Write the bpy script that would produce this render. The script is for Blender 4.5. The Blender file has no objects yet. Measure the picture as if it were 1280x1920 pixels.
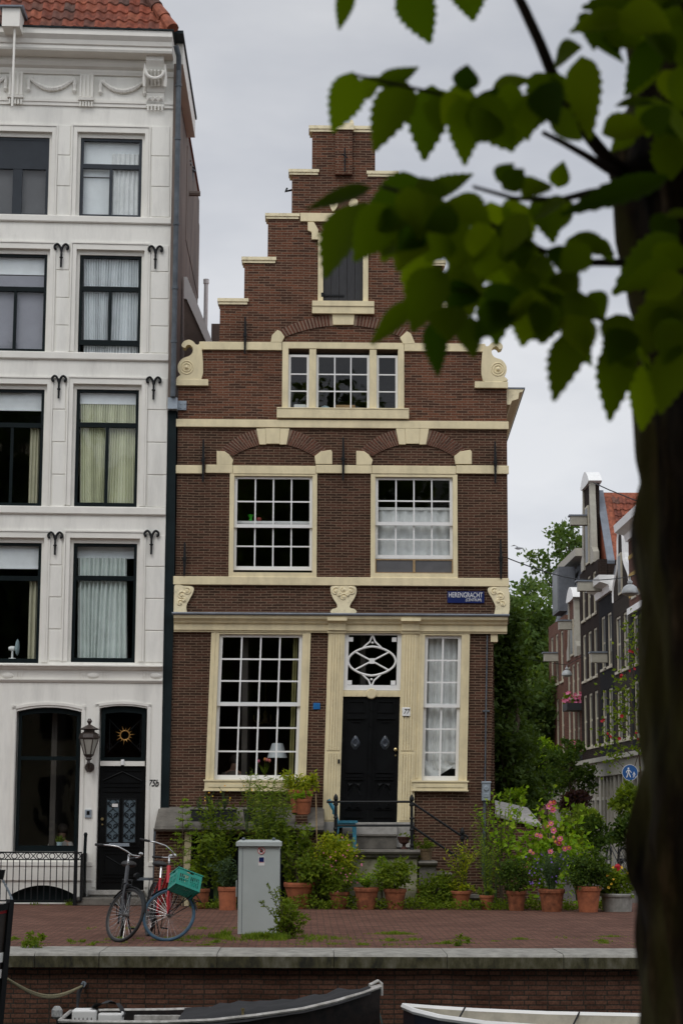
import bpy, bmesh, math, random
from mathutils import Vector, Matrix, noise
rad = math.radians
SC = bpy.context.scene
COL = SC.collection
# ------------------------------------------------------------------ camera
FPX, CX, CY = 3640.0, 640.0, 960.0
CAMP = Vector((0, 0, 1.64))
YAW, ROLL = rad(1.0), rad(0.25)
PITCH = math.atan((1525 - 960) / FPX)
FWD = Vector((math.sin(YAW) * math.cos(PITCH), math.cos(YAW) * math.cos(PITCH), math.sin(PITCH)))
R0 = Vector((math.cos(YAW), -math.sin(YAW), 0))
U0 = R0.cross(FWD)
RGT = R0 * math.cos(ROLL) + U0 * math.sin(ROLL)
UPV = U0 * math.cos(ROLL) - R0 * math.sin(ROLL)
cd = bpy.data.cameras.new("camera")
cam = bpy.data.objects.new("camera", cd)
COL.objects.link(cam)
m = Matrix((RGT, UPV, -FWD)).transposed().to_4x4()
m.translation = CAMP
cam.matrix_world = m
cd.sensor_fit = 'VERTICAL'
cd.sensor_height = 36
cd.lens = FPX / 1920 * 36
cd.clip_end = 2000
cd.clip_start = 0.1
cd.dof.use_dof = True
cd.dof.focus_distance = 36.0
cd.dof.aperture_fstop = 7.0
SC.camera = cam
SC.render.resolution_x, SC.render.resolution_y = 682, 1024
# ------------------------------------------------------------------ sky, sun, exposure
SUN_EL, SUN_AZ = rad(52), rad(205)      # azimuth clockwise from +Y: behind the camera, a little to the left
w = bpy.data.worlds.new("World")
SC.world = w
w.use_nodes = True
nt = w.node_tree
nt.nodes.clear()
N = nt.nodes.new
L = nt.links.new
out = N('ShaderNodeOutputWorld'); bg = N('ShaderNodeBackground'); bg.inputs[1].default_value = 0.107
sky = N('ShaderNodeTexSky'); sky.sky_type = 'NISHITA'; sky.sun_disc = False
sky.sun_elevation = SUN_EL; sky.sun_rotation = SUN_AZ
tc = N('ShaderNodeTexCoord')
sep = N('ShaderNodeSeparateXYZ'); L(tc.outputs['Generated'], sep.inputs[0])
mp = N('ShaderNodeMapping'); mp.inputs['Scale'].default_value = (2.2, 2.2, 5.5); L(tc.outputs['Generated'], mp.inputs[0])
nz = N('ShaderNodeTexNoise'); nz.inputs['Scale'].default_value = 2.0; nz.inputs['Detail'].default_value = 5; nz.inputs['Roughness'].default_value = 0.5
L(mp.outputs[0], nz.inputs['Vector'])
cr = N('ShaderNodeValToRGB')
cr.color_ramp.elements[0].position = 0.33; cr.color_ramp.elements[0].color = (4.75, 5.0, 5.6, 1)
cr.color_ramp.elements[1].position = 0.68; cr.color_ramp.elements[1].color = (7.5, 7.6, 7.85, 1)
L(nz.outputs[0], cr.inputs[0])
rz = N('ShaderNodeMapRange'); rz.inputs[1].default_value = 0.0; rz.inputs[2].default_value = 0.42; rz.inputs[3].default_value = 1.12; rz.inputs[4].default_value = 0.84
L(sep.outputs[2], rz.inputs[0])
rz2 = N('ShaderNodeMapRange'); rz2.inputs[1].default_value = 0.42; rz2.inputs[2].default_value = 0.9; rz2.inputs[3].default_value = 1.0; rz2.inputs[4].default_value = 1.45
L(sep.outputs[2], rz2.inputs[0])
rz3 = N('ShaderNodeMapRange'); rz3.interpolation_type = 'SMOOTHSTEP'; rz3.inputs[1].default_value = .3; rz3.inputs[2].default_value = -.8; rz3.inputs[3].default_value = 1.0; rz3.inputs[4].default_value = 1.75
L(sep.outputs[1], rz3.inputs[0])   # sky behind the camera brightened on the sun's side to light the facades
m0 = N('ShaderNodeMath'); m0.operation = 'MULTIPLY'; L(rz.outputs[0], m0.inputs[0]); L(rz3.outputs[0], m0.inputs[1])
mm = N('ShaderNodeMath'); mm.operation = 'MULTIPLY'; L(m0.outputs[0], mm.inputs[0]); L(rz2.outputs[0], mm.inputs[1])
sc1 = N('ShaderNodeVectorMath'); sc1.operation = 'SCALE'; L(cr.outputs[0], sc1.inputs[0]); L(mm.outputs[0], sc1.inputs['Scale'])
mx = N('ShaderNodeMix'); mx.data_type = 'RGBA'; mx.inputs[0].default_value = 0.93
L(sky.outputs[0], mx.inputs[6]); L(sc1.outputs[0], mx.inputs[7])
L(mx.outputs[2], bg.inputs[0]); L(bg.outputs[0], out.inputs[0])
sl = bpy.data.lights.new("sun", 'SUN'); sl.energy = 0.9; sl.angle = rad(25); sl.color = (1, 0.965, 0.91)
so = bpy.data.objects.new("sun", sl); COL.objects.link(so)
sd = Vector((math.sin(SUN_AZ) * math.cos(SUN_EL), math.cos(SUN_AZ) * math.cos(SUN_EL), math.sin(SUN_EL)))
so.rotation_euler = sd.to_track_quat('Z', 'Y').to_euler()
so.location = (-10, -20, 40)
vs = SC.view_settings
vs.view_transform = 'Standard'; vs.look = 'None'; vs.exposure = 0.0; vs.gamma = 1.0; vs.use_curve_mapping = False
SC.cycles.max_bounces = 6; SC.cycles.transparent_max_bounces = 16; SC.cycles.use_denoising = True
# ------------------------------------------------------------------ pixel helpers (photograph pixels -> a point at a real distance)
def ray(px, py):
    return FWD + RGT * ((px - CX) / FPX) + UPV * ((CY - py) / FPX)
def W(px, py, Y):
    d = ray(px, py); return CAMP + d * ((Y - CAMP.y) / d.y)
def G(px, py, z=0.0):
    d = ray(px, py); return CAMP + d * ((z - CAMP.z) / d.z)
YF = 36.0            # brick facade plane
YW = 35.9            # white facade plane
def F(px, py, Y=YF):
    p = W(px, py, Y); return p.x, p.z
def RC(x0, y0, x1, y1, Y=YF):
    """pixel rectangle -> (x0,x1,z0,z1) metres on the plane Y"""
    xm, ym = (x0 + x1) / 2, (y0 + y1) / 2
    return F(x0, ym, Y)[0], F(x1, ym, Y)[0], F(xm, y1, Y)[1], F(xm, y0, Y)[1]
# ------------------------------------------------------------------ objects
BASE = {}
def tag(o, label, cat, group=None, kind=None):
    if label: o['label'] = label
    if cat: o['category'] = cat
    if group: o['group'] = group
    if kind: o['kind'] = kind
    return o
def thing(name, label, cat, loc=(0, 0, 0), group=None, rot=(0, 0, 0)):
    o = bpy.data.objects.new(name, None); COL.objects.link(o)
    o.location = loc; o.rotation_euler = rot; o.empty_display_size = 0.2
    BASE[o.name] = Vector(loc)
    return tag(o, label, cat, group)
class MB:
    def __init__(s, xf=None, warp=None):
        s.v = []; s.f = []; s.mi = []; s.cur = 0; s.xf = xf; s.warp = warp
    def add(s, pts, faces):
        b = len(s.v); s.v.extend(Vector(p) for p in pts)
        for f in faces:
            s.f.append(tuple(b + i for i in f)); s.mi.append(s.cur)
        return s
    def poly(s, pts):
        return s.add(pts, [tuple(range(len(pts)))])
    def box(s, x0, x1, y0, y1, z0, z1):
        return s.add([(x0, y0, z0), (x1, y0, z0), (x1, y1, z0), (x0, y1, z0), (x0, y0, z1), (x1, y0, z1), (x1, y1, z1), (x0, y1, z1)],
                     [(3, 2, 1, 0), (4, 5, 6, 7), (0, 1, 5, 4), (1, 2, 6, 5), (2, 3, 7, 6), (3, 0, 4, 7)])
    def obox(s, c, ax, ay, az):
        c, ax, ay, az = map(Vector, (c, ax, ay, az))
        P = [c + ax * i + ay * j + az * k for k in (-1, 1) for i, j in ((-1, -1), (1, -1), (1, 1), (-1, 1))]
        return s.add(P, [(3, 2, 1, 0), (4, 5, 6, 7), (0, 1, 5, 4), (1, 2, 6, 5), (2, 3, 7, 6), (3, 0, 4, 7)])
    def prism(s, xz, y0, y1):
        n = len(xz)
        P = [(x, y0, z) for x, z in xz] + [(x, y1, z) for x, z in xz]
        return s.add(P, [tuple(range(n)), tuple(range(2 * n - 1, n - 1, -1))] + [(i, i + n, (i + 1) % n + n, (i + 1) % n) for i in range(n)])
    def hprism(s, xy, z0, z1):
        n = len(xy)
        P = [(x, y, z0) for x, y in xy] + [(x, y, z1) for x, y in xy]
        return s.add(P, [tuple(range(n - 1, -1, -1)), tuple(range(n, 2 * n))] + [(i, (i + 1) % n, (i + 1) % n + n, i + n) for i in range(n)])
    def xprofile(s, yz, x0, x1):
        n = len(yz)
        P = [(x0, y, z) for y, z in yz] + [(x1, y, z) for y, z in yz]
        return s.add(P, [tuple(range(n)), tuple(range(2 * n - 1, n - 1, -1))] + [(i, i + n, (i + 1) % n + n, (i + 1) % n) for i in range(n)])
    def tube(s, pts, r, n=8, closed=False, cap=True):
        pts = [Vector(p) for p in pts]; k = len(pts)
        rr = r if isinstance(r, (list, tuple)) else [r] * k
        P = []; up = None
        for i, p in enumerate(pts):
            if closed: t = pts[(i + 1) % k] - pts[i - 1]
            else: t = pts[min(i + 1, k - 1)] - pts[max(i - 1, 0)]
            t = t.normalized() if t.length > 1e-9 else Vector((0, 0, 1))
            if up is None:
                up = Vector((0, 0, 1)) if abs(t.z) < .9 else Vector((1, 0, 0))
            a = t.cross(up)
            if a.length < 1e-6: a = t.cross(Vector((0.3, 1, 0.2)))
            a.normalize(); b = a.cross(t).normalized(); up = b
            for j in range(n):
                q = 2 * math.pi * j / n
                P.append(p + (a * math.cos(q) + b * math.sin(q)) * rr[i])
        Fc = []
        for i in range(k if closed else k - 1):
            for j in range(n):
                i2 = (i + 1) % k
                Fc.append((i * n + j, i * n + (j + 1) % n, i2 * n + (j + 1) % n, i2 * n + j))
        if cap and not closed:
            Fc.append(tuple(range(n - 1, -1, -1))); Fc.append(tuple(range((k - 1) * n, k * n)))
        return s.add(P, Fc)
    def lathe(s, prof, c=(0, 0, 0), n=20, axis='z'):
        c = Vector(c); P = []; k = len(prof)
        for r, z in prof:
            for j in range(n):
                q = 2 * math.pi * j / n
                a, b = r * math.cos(q), r * math.sin(q)
                P.append(c + (Vector((a, b, z)) if axis == 'z' else Vector((a, z, b)) if axis == 'y' else Vector((z, a, b))))
        Fc = [(i * n + j, i * n + (j + 1) % n, (i + 1) * n + (j + 1) % n, (i + 1) * n + j) for i in range(k - 1) for j in range(n)]
        Fc.append(tuple(range(n - 1, -1, -1))); Fc.append(tuple(range((k - 1) * n, k * n)))
        return s.add(P, Fc)
    def leaf(s, p, d, nrm, l, wd, fold=.25):
        """small folded leaf: base p, direction d, normal nrm"""
        sd_ = d.cross(nrm)
        if sd_.length < 1e-6: sd_ = d.orthogonal()
        sd_.normalize(); nn = sd_.cross(d)
        mid = p + d * (l * .45)
        return s.add([p, mid + sd_ * (wd / 2) + nn * (wd * fold), p + d * l, mid - sd_ * (wd / 2) + nn * (wd * fold), mid],
                     [(0, 1, 4), (1, 2, 4), (2, 3, 4), (3, 0, 4)])
    def build(s, name, mats, parent=None, smooth=False, local=False, recalc=True, base=None, bevel=0):
        if not isinstance(mats, (list, tuple)): mats = [mats]
        vs_ = s.v
        if s.warp: vs_ = [s.warp(v) for v in vs_]
        if s.xf: vs_ = [Vector(s.xf(v)) for v in vs_]
        off = Vector((0, 0, 0))
        if not local:
            if parent is not None: off = BASE[parent.name]
            else:
                lo = Vector((min(v.x for v in vs_), min(v.y for v in vs_), min(v.z for v in vs_)))
                hi = Vector((max(v.x for v in vs_), max(v.y for v in vs_), 0))
                off = Vector(base) if base is not None else Vector(((lo.x + hi.x) / 2, (lo.y + hi.y) / 2, lo.z))
        me = bpy.data.meshes.new(name)
        me.from_pydata([v - off for v in vs_], [], s.f)
        for mt in mats: me.materials.append(mt)
        me.polygons.foreach_set('material_index', s.mi)
        if recalc:
            bm = bmesh.new(); bm.from_mesh(me); bmesh.ops.recalc_face_normals(bm, faces=bm.faces); bm.to_mesh(me); bm.free()
        if smooth:
            me.polygons.foreach_set('use_smooth', [True] * len(me.polygons))
        o = bpy.data.objects.new(name, me); COL.objects.link(o)
        if parent is not None:
            o.parent = parent; BASE[o.name] = BASE[parent.name].copy()
        else:
            o.location = off; BASE[o.name] = off
        if bevel:
            b = o.modifiers.new('bevel', 'BEVEL'); b.width = bevel; b.segments = 2; b.limit_method = 'ANGLE'
        return o
def struct(o): o['kind'] = 'structure'; return o
# ------------------------------------------------------------------ materials
def _new(name):
    mt = bpy.data.materials.new(name); mt.use_nodes = True
    n = mt.node_tree; b = n.nodes['Principled BSDF']
    return mt, n, b
def c4(c): return (c[0], c[1], c[2], 1)
def mat(name, col, rough=.6, var=.12, scale=4.0, bump=0.0, bscale=60, metal=0.0, col2=None, spec=.5, stretch=(1, 1, 1), lo=.35, hi=.65):
    mt, n, b = _new(name)
    N, L = n.nodes.new, n.links.new
    g = N('ShaderNodeNewGeometry'); mpn = N('ShaderNodeMapping'); mpn.inputs['Scale'].default_value = stretch
    L(g.outputs['Position'], mpn.inputs[0])
    t = N('ShaderNodeTexNoise'); t.inputs['Scale'].default_value = scale; t.inputs['Detail'].default_value = 6; t.inputs['Roughness'].default_value = .65
    L(mpn.outputs[0], t.inputs['Vector'])
    r = N('ShaderNodeValToRGB'); r.color_ramp.elements[0].position = lo; r.color_ramp.elements[1].position = hi
    r.color_ramp.elements[0].color = c4([c * (1 - var) for c in col])
    r.color_ramp.elements[1].color = c4(col2 if col2 else [min(1, c * (1 + var)) for c in col])
    L(t.outputs[0], r.inputs[0]); L(r.outputs[0], b.inputs['Base Color'])
    b.inputs['Roughness'].default_value = rough; b.inputs['Metallic'].default_value = metal
    b.inputs['Specular IOR Level'].default_value = spec
    if bump:
        t2 = N('ShaderNodeTexNoise'); t2.inputs['Scale'].default_value = bscale; t2.inputs['Detail'].default_value = 4
        L(g.outputs['Position'], t2.inputs['Vector'])
        bp = N('ShaderNodeBump'); bp.inputs['Strength'].default_value = bump; bp.inputs['Distance'].default_value = .01
        L(t2.outputs[0], bp.inputs['Height']); L(bp.outputs[0], b.inputs['Normal'])
    return mt
def brick(name, ca, cb, mortar, bw=.186, rh=.0487, ms=.007, horiz=False, rough=.85, stain=(.5, .5, .5), stain_amt=.35, speck=.0, bump=.5, squash=.5):
    mt, n, b = _new(name)
    N, L = n.nodes.new, n.links.new
    g = N('ShaderNodeNewGeometry'); s = N('ShaderNodeSeparateXYZ'); L(g.outputs['Position'], s.inputs[0])
    cmb = N('ShaderNodeCombineXYZ')
    if horiz:
        L(s.outputs[0], cmb.inputs[0]); L(s.outputs[1], cmb.inputs[1])
    else:
        ad = N('ShaderNodeMath'); L(s.outputs[0], ad.inputs[0]); L(s.outputs[1], ad.inputs[1])
        L(ad.outputs[0], cmb.inputs[0]); L(s.outputs[2], cmb.inputs[1])
    # slight waviness of the courses
    wn = N('ShaderNodeTexNoise'); wn.inputs['Scale'].default_value = 1.3; L(g.outputs['Position'], wn.inputs['Vector'])
    wv = N('ShaderNodeVectorMath'); wv.operation = 'MULTIPLY_ADD'; wv.inputs[1].default_value = (.03, .03, 0)
    L(wn.outputs['Color'], wv.inputs[0]); L(cmb.outputs[0], wv.inputs[2])
    br = N('ShaderNodeTexBrick'); br.offset = .25 if squash != 1 else .5; br.squash = squash; br.squash_frequency = 2
    br.inputs['Scale'].default_value = 1; br.inputs['Mortar Size'].default_value = ms; br.inputs['Mortar Smooth'].default_value = .3
    br.inputs['Brick Width'].default_value = bw; br.inputs['Row Height'].default_value = rh; br.inputs['Bias'].default_value = -.1
    br.inputs['Color1'].default_value = c4(ca); br.inputs['Color2'].default_value = c4(cb); br.inputs['Mortar'].default_value = c4(mortar)
    L(wv.outputs[0], br.inputs['Vector'])
    st = N('ShaderNodeTexNoise'); st.inputs['Scale'].default_value = .9; st.inputs['Detail'].default_value = 7; st.inputs['Roughness'].default_value = .7
    L(g.outputs['Position'], st.inputs['Vector'])
    rp = N('ShaderNodeMapRange'); rp.inputs[1].default_value = .38; rp.inputs[2].default_value = .66; rp.inputs[3].default_value = 0; rp.inputs[4].default_value = stain_amt
    L(st.outputs[0], rp.inputs[0])
    ml = N('ShaderNodeMix'); ml.data_type = 'RGBA'; ml.blend_type = 'MULTIPLY'; L(rp.outputs[0], ml.inputs[0]); L(br.outputs[0], ml.inputs[6]); ml.inputs[7].default_value = c4(stain)
    f = N('ShaderNodeTexNoise'); f.inputs['Scale'].default_value = 38; f.inputs['Detail'].default_value = 3; L(g.outputs['Position'], f.inputs['Vector'])
    fm = N('ShaderNodeMapRange'); fm.inputs[3].default_value = .62; fm.inputs[4].default_value = 1.38; fm.inputs[1].default_value = .25; fm.inputs[2].default_value = .75; L(f.outputs[0], fm.inputs[0])
    m2 = N('ShaderNodeVectorMath'); m2.operation = 'SCALE'; L(ml.outputs[2], m2.inputs[0]); L(fm.outputs[0], m2.inputs['Scale'])
    res = m2.outputs[0]
    if speck:
        sp = N('ShaderNodeTexNoise'); sp.inputs['Scale'].default_value = 9; sp.inputs['Detail'].default_value = 8; sp.inputs['Roughness'].default_value = .75
        L(g.outputs['Position'], sp.inputs['Vector'])
        sr = N('ShaderNodeMapRange'); sr.inputs[1].default_value = .68; sr.inputs[2].default_value = .76; sr.inputs[3].default_value = 0; sr.inputs[4].default_value = speck; L(sp.outputs[0], sr.inputs[0])
        m3 = N('ShaderNodeMix'); m3.data_type = 'RGBA'; L(sr.outputs[0], m3.inputs[0]); L(res, m3.inputs[6]); m3.inputs[7].default_value = (.42, .36, .30, 1)
        res = m3.outputs[2]
    L(res, b.inputs['Base Color']); b.inputs['Roughness'].default_value = rough; b.inputs['Specular IOR Level'].default_value = .08
    bp = N('ShaderNodeBump'); bp.inputs['Strength'].default_value = bump; bp.inputs['Distance'].default_value = .008
    iv = N('ShaderNodeMath'); iv.operation = 'SUBTRACT'; iv.inputs[0].default_value = 1; L(br.outputs['Fac'], iv.inputs[1])
    ia = N('ShaderNodeMath'); ia.operation = 'MULTIPLY_ADD'; L(f.outputs[0], ia.inputs[0]); ia.inputs[1].default_value = .5; L(iv.outputs[0], ia.inputs[2])
    L(ia.outputs[0], bp.inputs['Height']); L(bp.outputs[0], b.inputs['Normal'])
    return mt
def island(name, cols, rough=.6, trans=0.0, spec=.3, var_noise=0):
    """colour picked per loose piece (leaf, tile, voussoir)"""
    mt, n, b = _new(name)
    N, L = n.nodes.new, n.links.new
    g = N('ShaderNodeNewGeometry'); r = N('ShaderNodeValToRGB')
    el = r.color_ramp.elements
    while len(el) < len(cols): el.new(.5)
    for i, c in enumerate(cols): el[i].position = i / max(1, len(cols) - 1); el[i].color = c4(c)
    L(g.outputs['Random Per Island'], r.inputs[0])
    src = r.outputs[0]
    if var_noise:
        t = N('ShaderNodeTexNoise'); t.inputs['Scale'].default_value = var_noise; t.inputs['Detail'].default_value = 5; L(g.outputs['Position'], t.inputs['Vector'])
        fm = N('ShaderNodeMapRange'); fm.inputs[1].default_value = .3; fm.inputs[2].default_value = .7; fm.inputs[3].default_value = .55; fm.inputs[4].default_value = 1.35; L(t.outputs[0], fm.inputs[0])
        m2 = N('ShaderNodeVectorMath'); m2.operation = 'SCALE'; L(src, m2.inputs[0]); L(fm.outputs[0], m2.inputs['Scale']); src = m2.outputs[0]
    L(src, b.inputs['Base Color']); b.inputs['Roughness'].default_value = rough; b.inputs['Specular IOR Level'].default_value = spec
    if trans:
        tr = N('ShaderNodeBsdfTranslucent'); hs = N('ShaderNodeVectorMath'); hs.operation = 'MULTIPLY'; hs.inputs[1].default_value = (2.0, 2.0, .5); L(src, hs.inputs[0]); L(hs.outputs[0], tr.inputs[0])
        mxs = N('ShaderNodeMixShader'); mxs.inputs[0].default_value = trans
        L(b.outputs[0], mxs.inputs[1]); L(tr.outputs[0], mxs.inputs[2]); L(mxs.outputs[0], n.nodes['Material Output'].inputs[0])
    return mt
def glassmat(name, tint=(.82, .86, .86), refl=1.0):
    mt = bpy.data.materials.new(name); mt.use_nodes = True; n = mt.node_tree; n.nodes.clear()
    N, L = n.nodes.new, n.links.new
    o = N('ShaderNodeOutputMaterial'); mxs = N('ShaderNodeMixShader'); t = N('ShaderNodeBsdfTransparent'); gl = N('ShaderNodeBsdfGlossy'); fr = N('ShaderNodeFresnel'); gg = N('ShaderNodeNewGeometry'); io = N('ShaderNodeMapRange'); io.inputs[3].default_value = 1.5; io.inputs[4].default_value = 1 / 1.5; L(gg.outputs['Backfacing'], io.inputs[0]); L(io.outputs[0], fr.inputs[0])
    t.inputs[0].default_value = c4(tint); gl.inputs['Roughness'].default_value = .015; fr.inputs[0].default_value = 1.5
    g = N('ShaderNodeNewGeometry'); tn = N('ShaderNodeTexNoise'); tn.inputs['Scale'].default_value = 1.6; L(g.outputs['Position'], tn.inputs['Vector'])
    bp = N('ShaderNodeBump'); bp.inputs['Strength'].default_value = .06; bp.inputs['Distance'].default_value = .05; L(tn.outputs[0], bp.inputs['Height']); L(bp.outputs[0], gl.inputs['Normal'])
    ml = N('ShaderNodeMath'); ml.operation = 'MULTIPLY'; ml.inputs[1].default_value = refl; L(fr.outputs[0], ml.inputs[0])
    L(ml.outputs[0], mxs.inputs[0]); L(t.outputs[0], mxs.inputs[1]); L(gl.outputs[0], mxs.inputs[2]); L(mxs.outputs[0], o.inputs[0])
    return mt
M = {}
M['brick_up'] = brick('brown_brick', (.066, .032, .022), (.185, .073, .042), (.22, .155, .11), bw=.215, ms=.0074, speck=.6, stain_amt=.45, squash=1)
M['brick_low'] = brick('dark_brick', (.05, .027, .0185), (.11, .050, .033), (.205, .145, .10), bw=.215, ms=.0076, speck=.5, stain_amt=.5, squash=1)
M['voussoir'] = island('arch_brick', [(.07, .03, .02), (.13, .048, .03), (.10, .04, .026), (.16, .06, .036)], .85, var_noise=30)
M['mortar'] = mat('mortar', (.30, .22, .16), .9)
M['cream'] = mat('cream_paint', (.71, .615, .39), .6, .12, 2.6, bump=.2, bscale=18, stretch=(1.6, 1, .7), lo=.3, hi=.6)
M['creamdirt'] = mat('weathered_cream_paint', (.68, .60, .40), .65, .22, 9, bump=.25, bscale=35, lo=.25, hi=.5)
M['white'] = mat('white_paint', (.80, .80, .78), .45, .04, 3)
M['stucco'] = mat('white_stucco', (.74, .725, .67), .7, .10, 1.5, bump=.2, bscale=9, stretch=(2.2, 2.2, .45), lo=.3, hi=.55)
M['stuccotrim'] = mat('stucco_trim', (.77, .75, .69), .6, .05, 2.0, bump=.08, bscale=20)
M['dkgreen'] = mat('dark_green_paint', (.0045, .009, .010), .45, .2, 3, spec=.15)
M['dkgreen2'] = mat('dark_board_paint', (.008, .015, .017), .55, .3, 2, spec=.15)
M['greyframe'] = mat('grey_window_paint', (.028, .034, .042), .45, .1, spec=.25)
M['black'] = mat('black_gloss_paint', (.004, .0045, .005), .4, .3, 3, spec=.18)
M['iron'] = mat('black_iron', (.006, .007, .008), .5, .3, 20, bump=.2, spec=.25)
M['lead'] = mat('lead_sheet', (.16, .18, .21), .5, .2, 3)
M['zinc'] = mat('zinc_pipe', (.085, .10, .115), .5, .25, 5, spec=.3)
M['galv'] = mat('galvanised_steel', (.33, .38, .43), .4, .12, 8, metal=.3)
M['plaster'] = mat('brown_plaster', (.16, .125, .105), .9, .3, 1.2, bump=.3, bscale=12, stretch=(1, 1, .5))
M['stone'] = mat('grey_bluestone', (.13, .118, .10), .8, .3, 5, bump=.2, bscale=40)
M['stonelt'] = mat('pale_step_stone', (.34, .325, .30), .75, .2, 8, bump=.15)
M['mossplaster'] = mat('mossy_plaster', (.23, .22, .14), .9, .4, 3, bump=.3, bscale=20, col2=(.38, .36, .25))
M['tile'] = island('red_pantile', [(.14, .042, .026), (.24, .062, .033), (.17, .052, .032), (.28, .085, .045), (.085, .05, .04), (.21, .056, .031)], .75, var_noise=9)
M['interior'] = mat('dark_room', (.06, .052, .045), .9)
M['glass'] = glassmat('window_glass', (.93, .95, .95))
M['curtain'] = mat('white_net_curtain', (.75, .76, .75), .9, .08, 6)
M['greycurtain'] = mat('grey_green_curtain', (.62, .68, .65), .9, .08, 4)
M['beigecurtain'] = mat('beige_curtain', (.48, .46, .33), .9, .08, 4)
M['greyshade'] = mat('grey_screen', (.10, .10, .105), .8, .1)
M['blind'] = mat('pale_blind', (.80, .83, .84), .7, .05)
M['beigeblind'] = mat('beige_blind', (.74, .75, .58), .7, .05)
M['terra'] = mat('terracotta', (.30, .092, .038), .85, .28, 7, bump=.15, bscale=40)
M['terra2'] = mat('mossy_terracotta', (.19, .070, .036), .9, .35, 9, bump=.2, bscale=40, col2=(.30, .105, .05), spec=.2)
M['soil'] = mat('soil', (.03, .022, .016), .95)
M['wood'] = mat('bamboo_wood', (.32, .22, .11), .7, .2, 20)
M['blue'] = mat('blue_paint', (.035, .19, .28), .5, .2, 10)
M['steel'] = mat('chrome_steel', (.55, .55, .55), .25, .1, metal=.9)
M['rubber'] = mat('black_rubber', (.012, .012, .013), .7)
M['cab'] = mat('grey_cabinet_paint', (.40, .435, .42), .5, .05, 2, bump=.06, bscale=120)
L_ = lambda n, cs, t=.35: island(n, cs, .6, t, spec=.12)
M['leaf_mid'] = L_('mid_green_leaves', [(.055, .095, .009), (.135, .19, .016), (.085, .13, .011), (.20, .25, .026)])
M['leaf_dark'] = L_('dark_green_leaves', [(.020, .044, .008), (.052, .09, .015), (.075, .115, .018)])
M['leaf_lime'] = L_('lime_leaves', [(.10, .20, .012), (.22, .34, .02), (.14, .25, .016), (.32, .40, .035)])
M['leaf_yellow'] = L_('yellow_green_leaves', [(.18, .22, .012), (.42, .42, .03), (.10, .16, .012), (.28, .32, .02)])
M['leaf_olive'] = L_('olive_leaves', [(.09, .15, .018), (.18, .25, .03), (.12, .18, .02), (.25, .30, .05)])
M['leaf_grey'] = L_('grey_green_leaves', [(.04, .07, .035), (.07, .11, .06), (.05, .085, .04)])
M['leaf_purple'] = L_('purple_leaves', [(.025, .012, .014), (.05, .022, .024), (.03, .02, .02)])
M['grass'] = L_('grass_blades', [(.07, .13, .012), (.13, .20, .02), (.18, .22, .03), (.10, .17, .018)])
M['elm'] = L_('elm_leaves', [(.07, .12, .004), (.125, .19, .006), (.020, .05, .006), (.19, .265, .010), (.035, .08, .006)], .6)
M['far_leaf'] = L_('tree_leaves', [(.05, .092, .024), (.09, .142, .038), (.065, .112, .03), (.13, .185, .055)])
M['conifer'] = L_('conifer_sprays', [(.034, .06, .014), (.062, .10, .02), (.046, .076, .016)], .3)
M['stem'] = mat('brown_stem', (.07, .05, .03), .85, .2, 20)
M['greenstem'] = mat('green_stem', (.05, .09, .02), .7, .2, 20)
M['pink'] = island('pink_petals', [(.60, .14, .30), (.70, .26, .42), (.52, .10, .24)], .6, .3)
M['red_fl'] = island('red_petals', [(.28, .008, .014), (.36, .012, .02), (.20, .006, .012)], .6, .2)
M['yel_fl'] = island('yellow_petals', [(.75, .50, .03), (.8, .6, .06), (.75, .28, .02)], .6, .2)
M['vio_fl'] = island('violet_petals', [(.16, .08, .38), (.22, .12, .48)], .6, .2)
rnd = random.Random(7)
def rv(r=rnd):
    while True:
        v = Vector((r.uniform(-1, 1), r.uniform(-1, 1), r.uniform(-1, 1)))
        if .05 < v.length < 1: return v.normalized()
# ------------------------------------------------------------------ building helpers
def wall_grid(mb, solids, holes, yf, depth):
    xs = sorted({round(v, 5) for r in solids + holes for v in r[:2]}); zs = sorted({round(v, 5) for r in solids + holes for v in r[2:]})
    def inside(cx, cz):
        return any(r[0] < cx < r[1] and r[2] < cz < r[3] for r in solids) and not any(r[0] < cx < r[1] and r[2] < cz < r[3] for r in holes)
    nx, nz_ = len(xs) - 1, len(zs) - 1
    on = [[inside((xs[i] + xs[i + 1]) / 2, (zs[k] + zs[k + 1]) / 2) for k in range(nz_)] for i in range(nx)]
    g = lambda i, k: 0 <= i < nx and 0 <= k < nz_ and on[i][k]
    for i in range(nx):
        for k in range(nz_):
            if not on[i][k]: continue
            a, b, c, d = xs[i], xs[i + 1], zs[k], zs[k + 1]; y1 = yf + depth
            mb.poly([(a, yf, c), (b, yf, c), (b, yf, d), (a, yf, d)])
            mb.poly([(a, y1, d), (b, y1, d), (b, y1, c), (a, y1, c)])
            if not g(i - 1, k): mb.poly([(a, y1, c), (a, yf, c), (a, yf, d), (a, y1, d)])
            if not g(i + 1, k): mb.poly([(b, yf, c), (b, y1, c), (b, y1, d), (b, yf, d)])
            if not g(i, k - 1): mb.poly([(a, yf, c), (a, y1, c), (b, y1, c), (b, yf, c)])
            if not g(i, k + 1): mb.poly([(a, yf, d), (b, yf, d), (b, y1, d), (a, y1, d)])
def frame4(mb, x0, x1, z0, z1, l, r, b, t, y0, y1):
    mb.box(x0, x0 + l, y0, y1, z0, z1); mb.box(x1 - r, x1, y0, y1, z0, z1)
    if b: mb.box(x0 + l, x1 - r, y0 + .002, y1, z0, z0 + b)
    if t: mb.box(x0 + l, x1 - r, y0 + .002, y1, z1 - t, z1)
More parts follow.
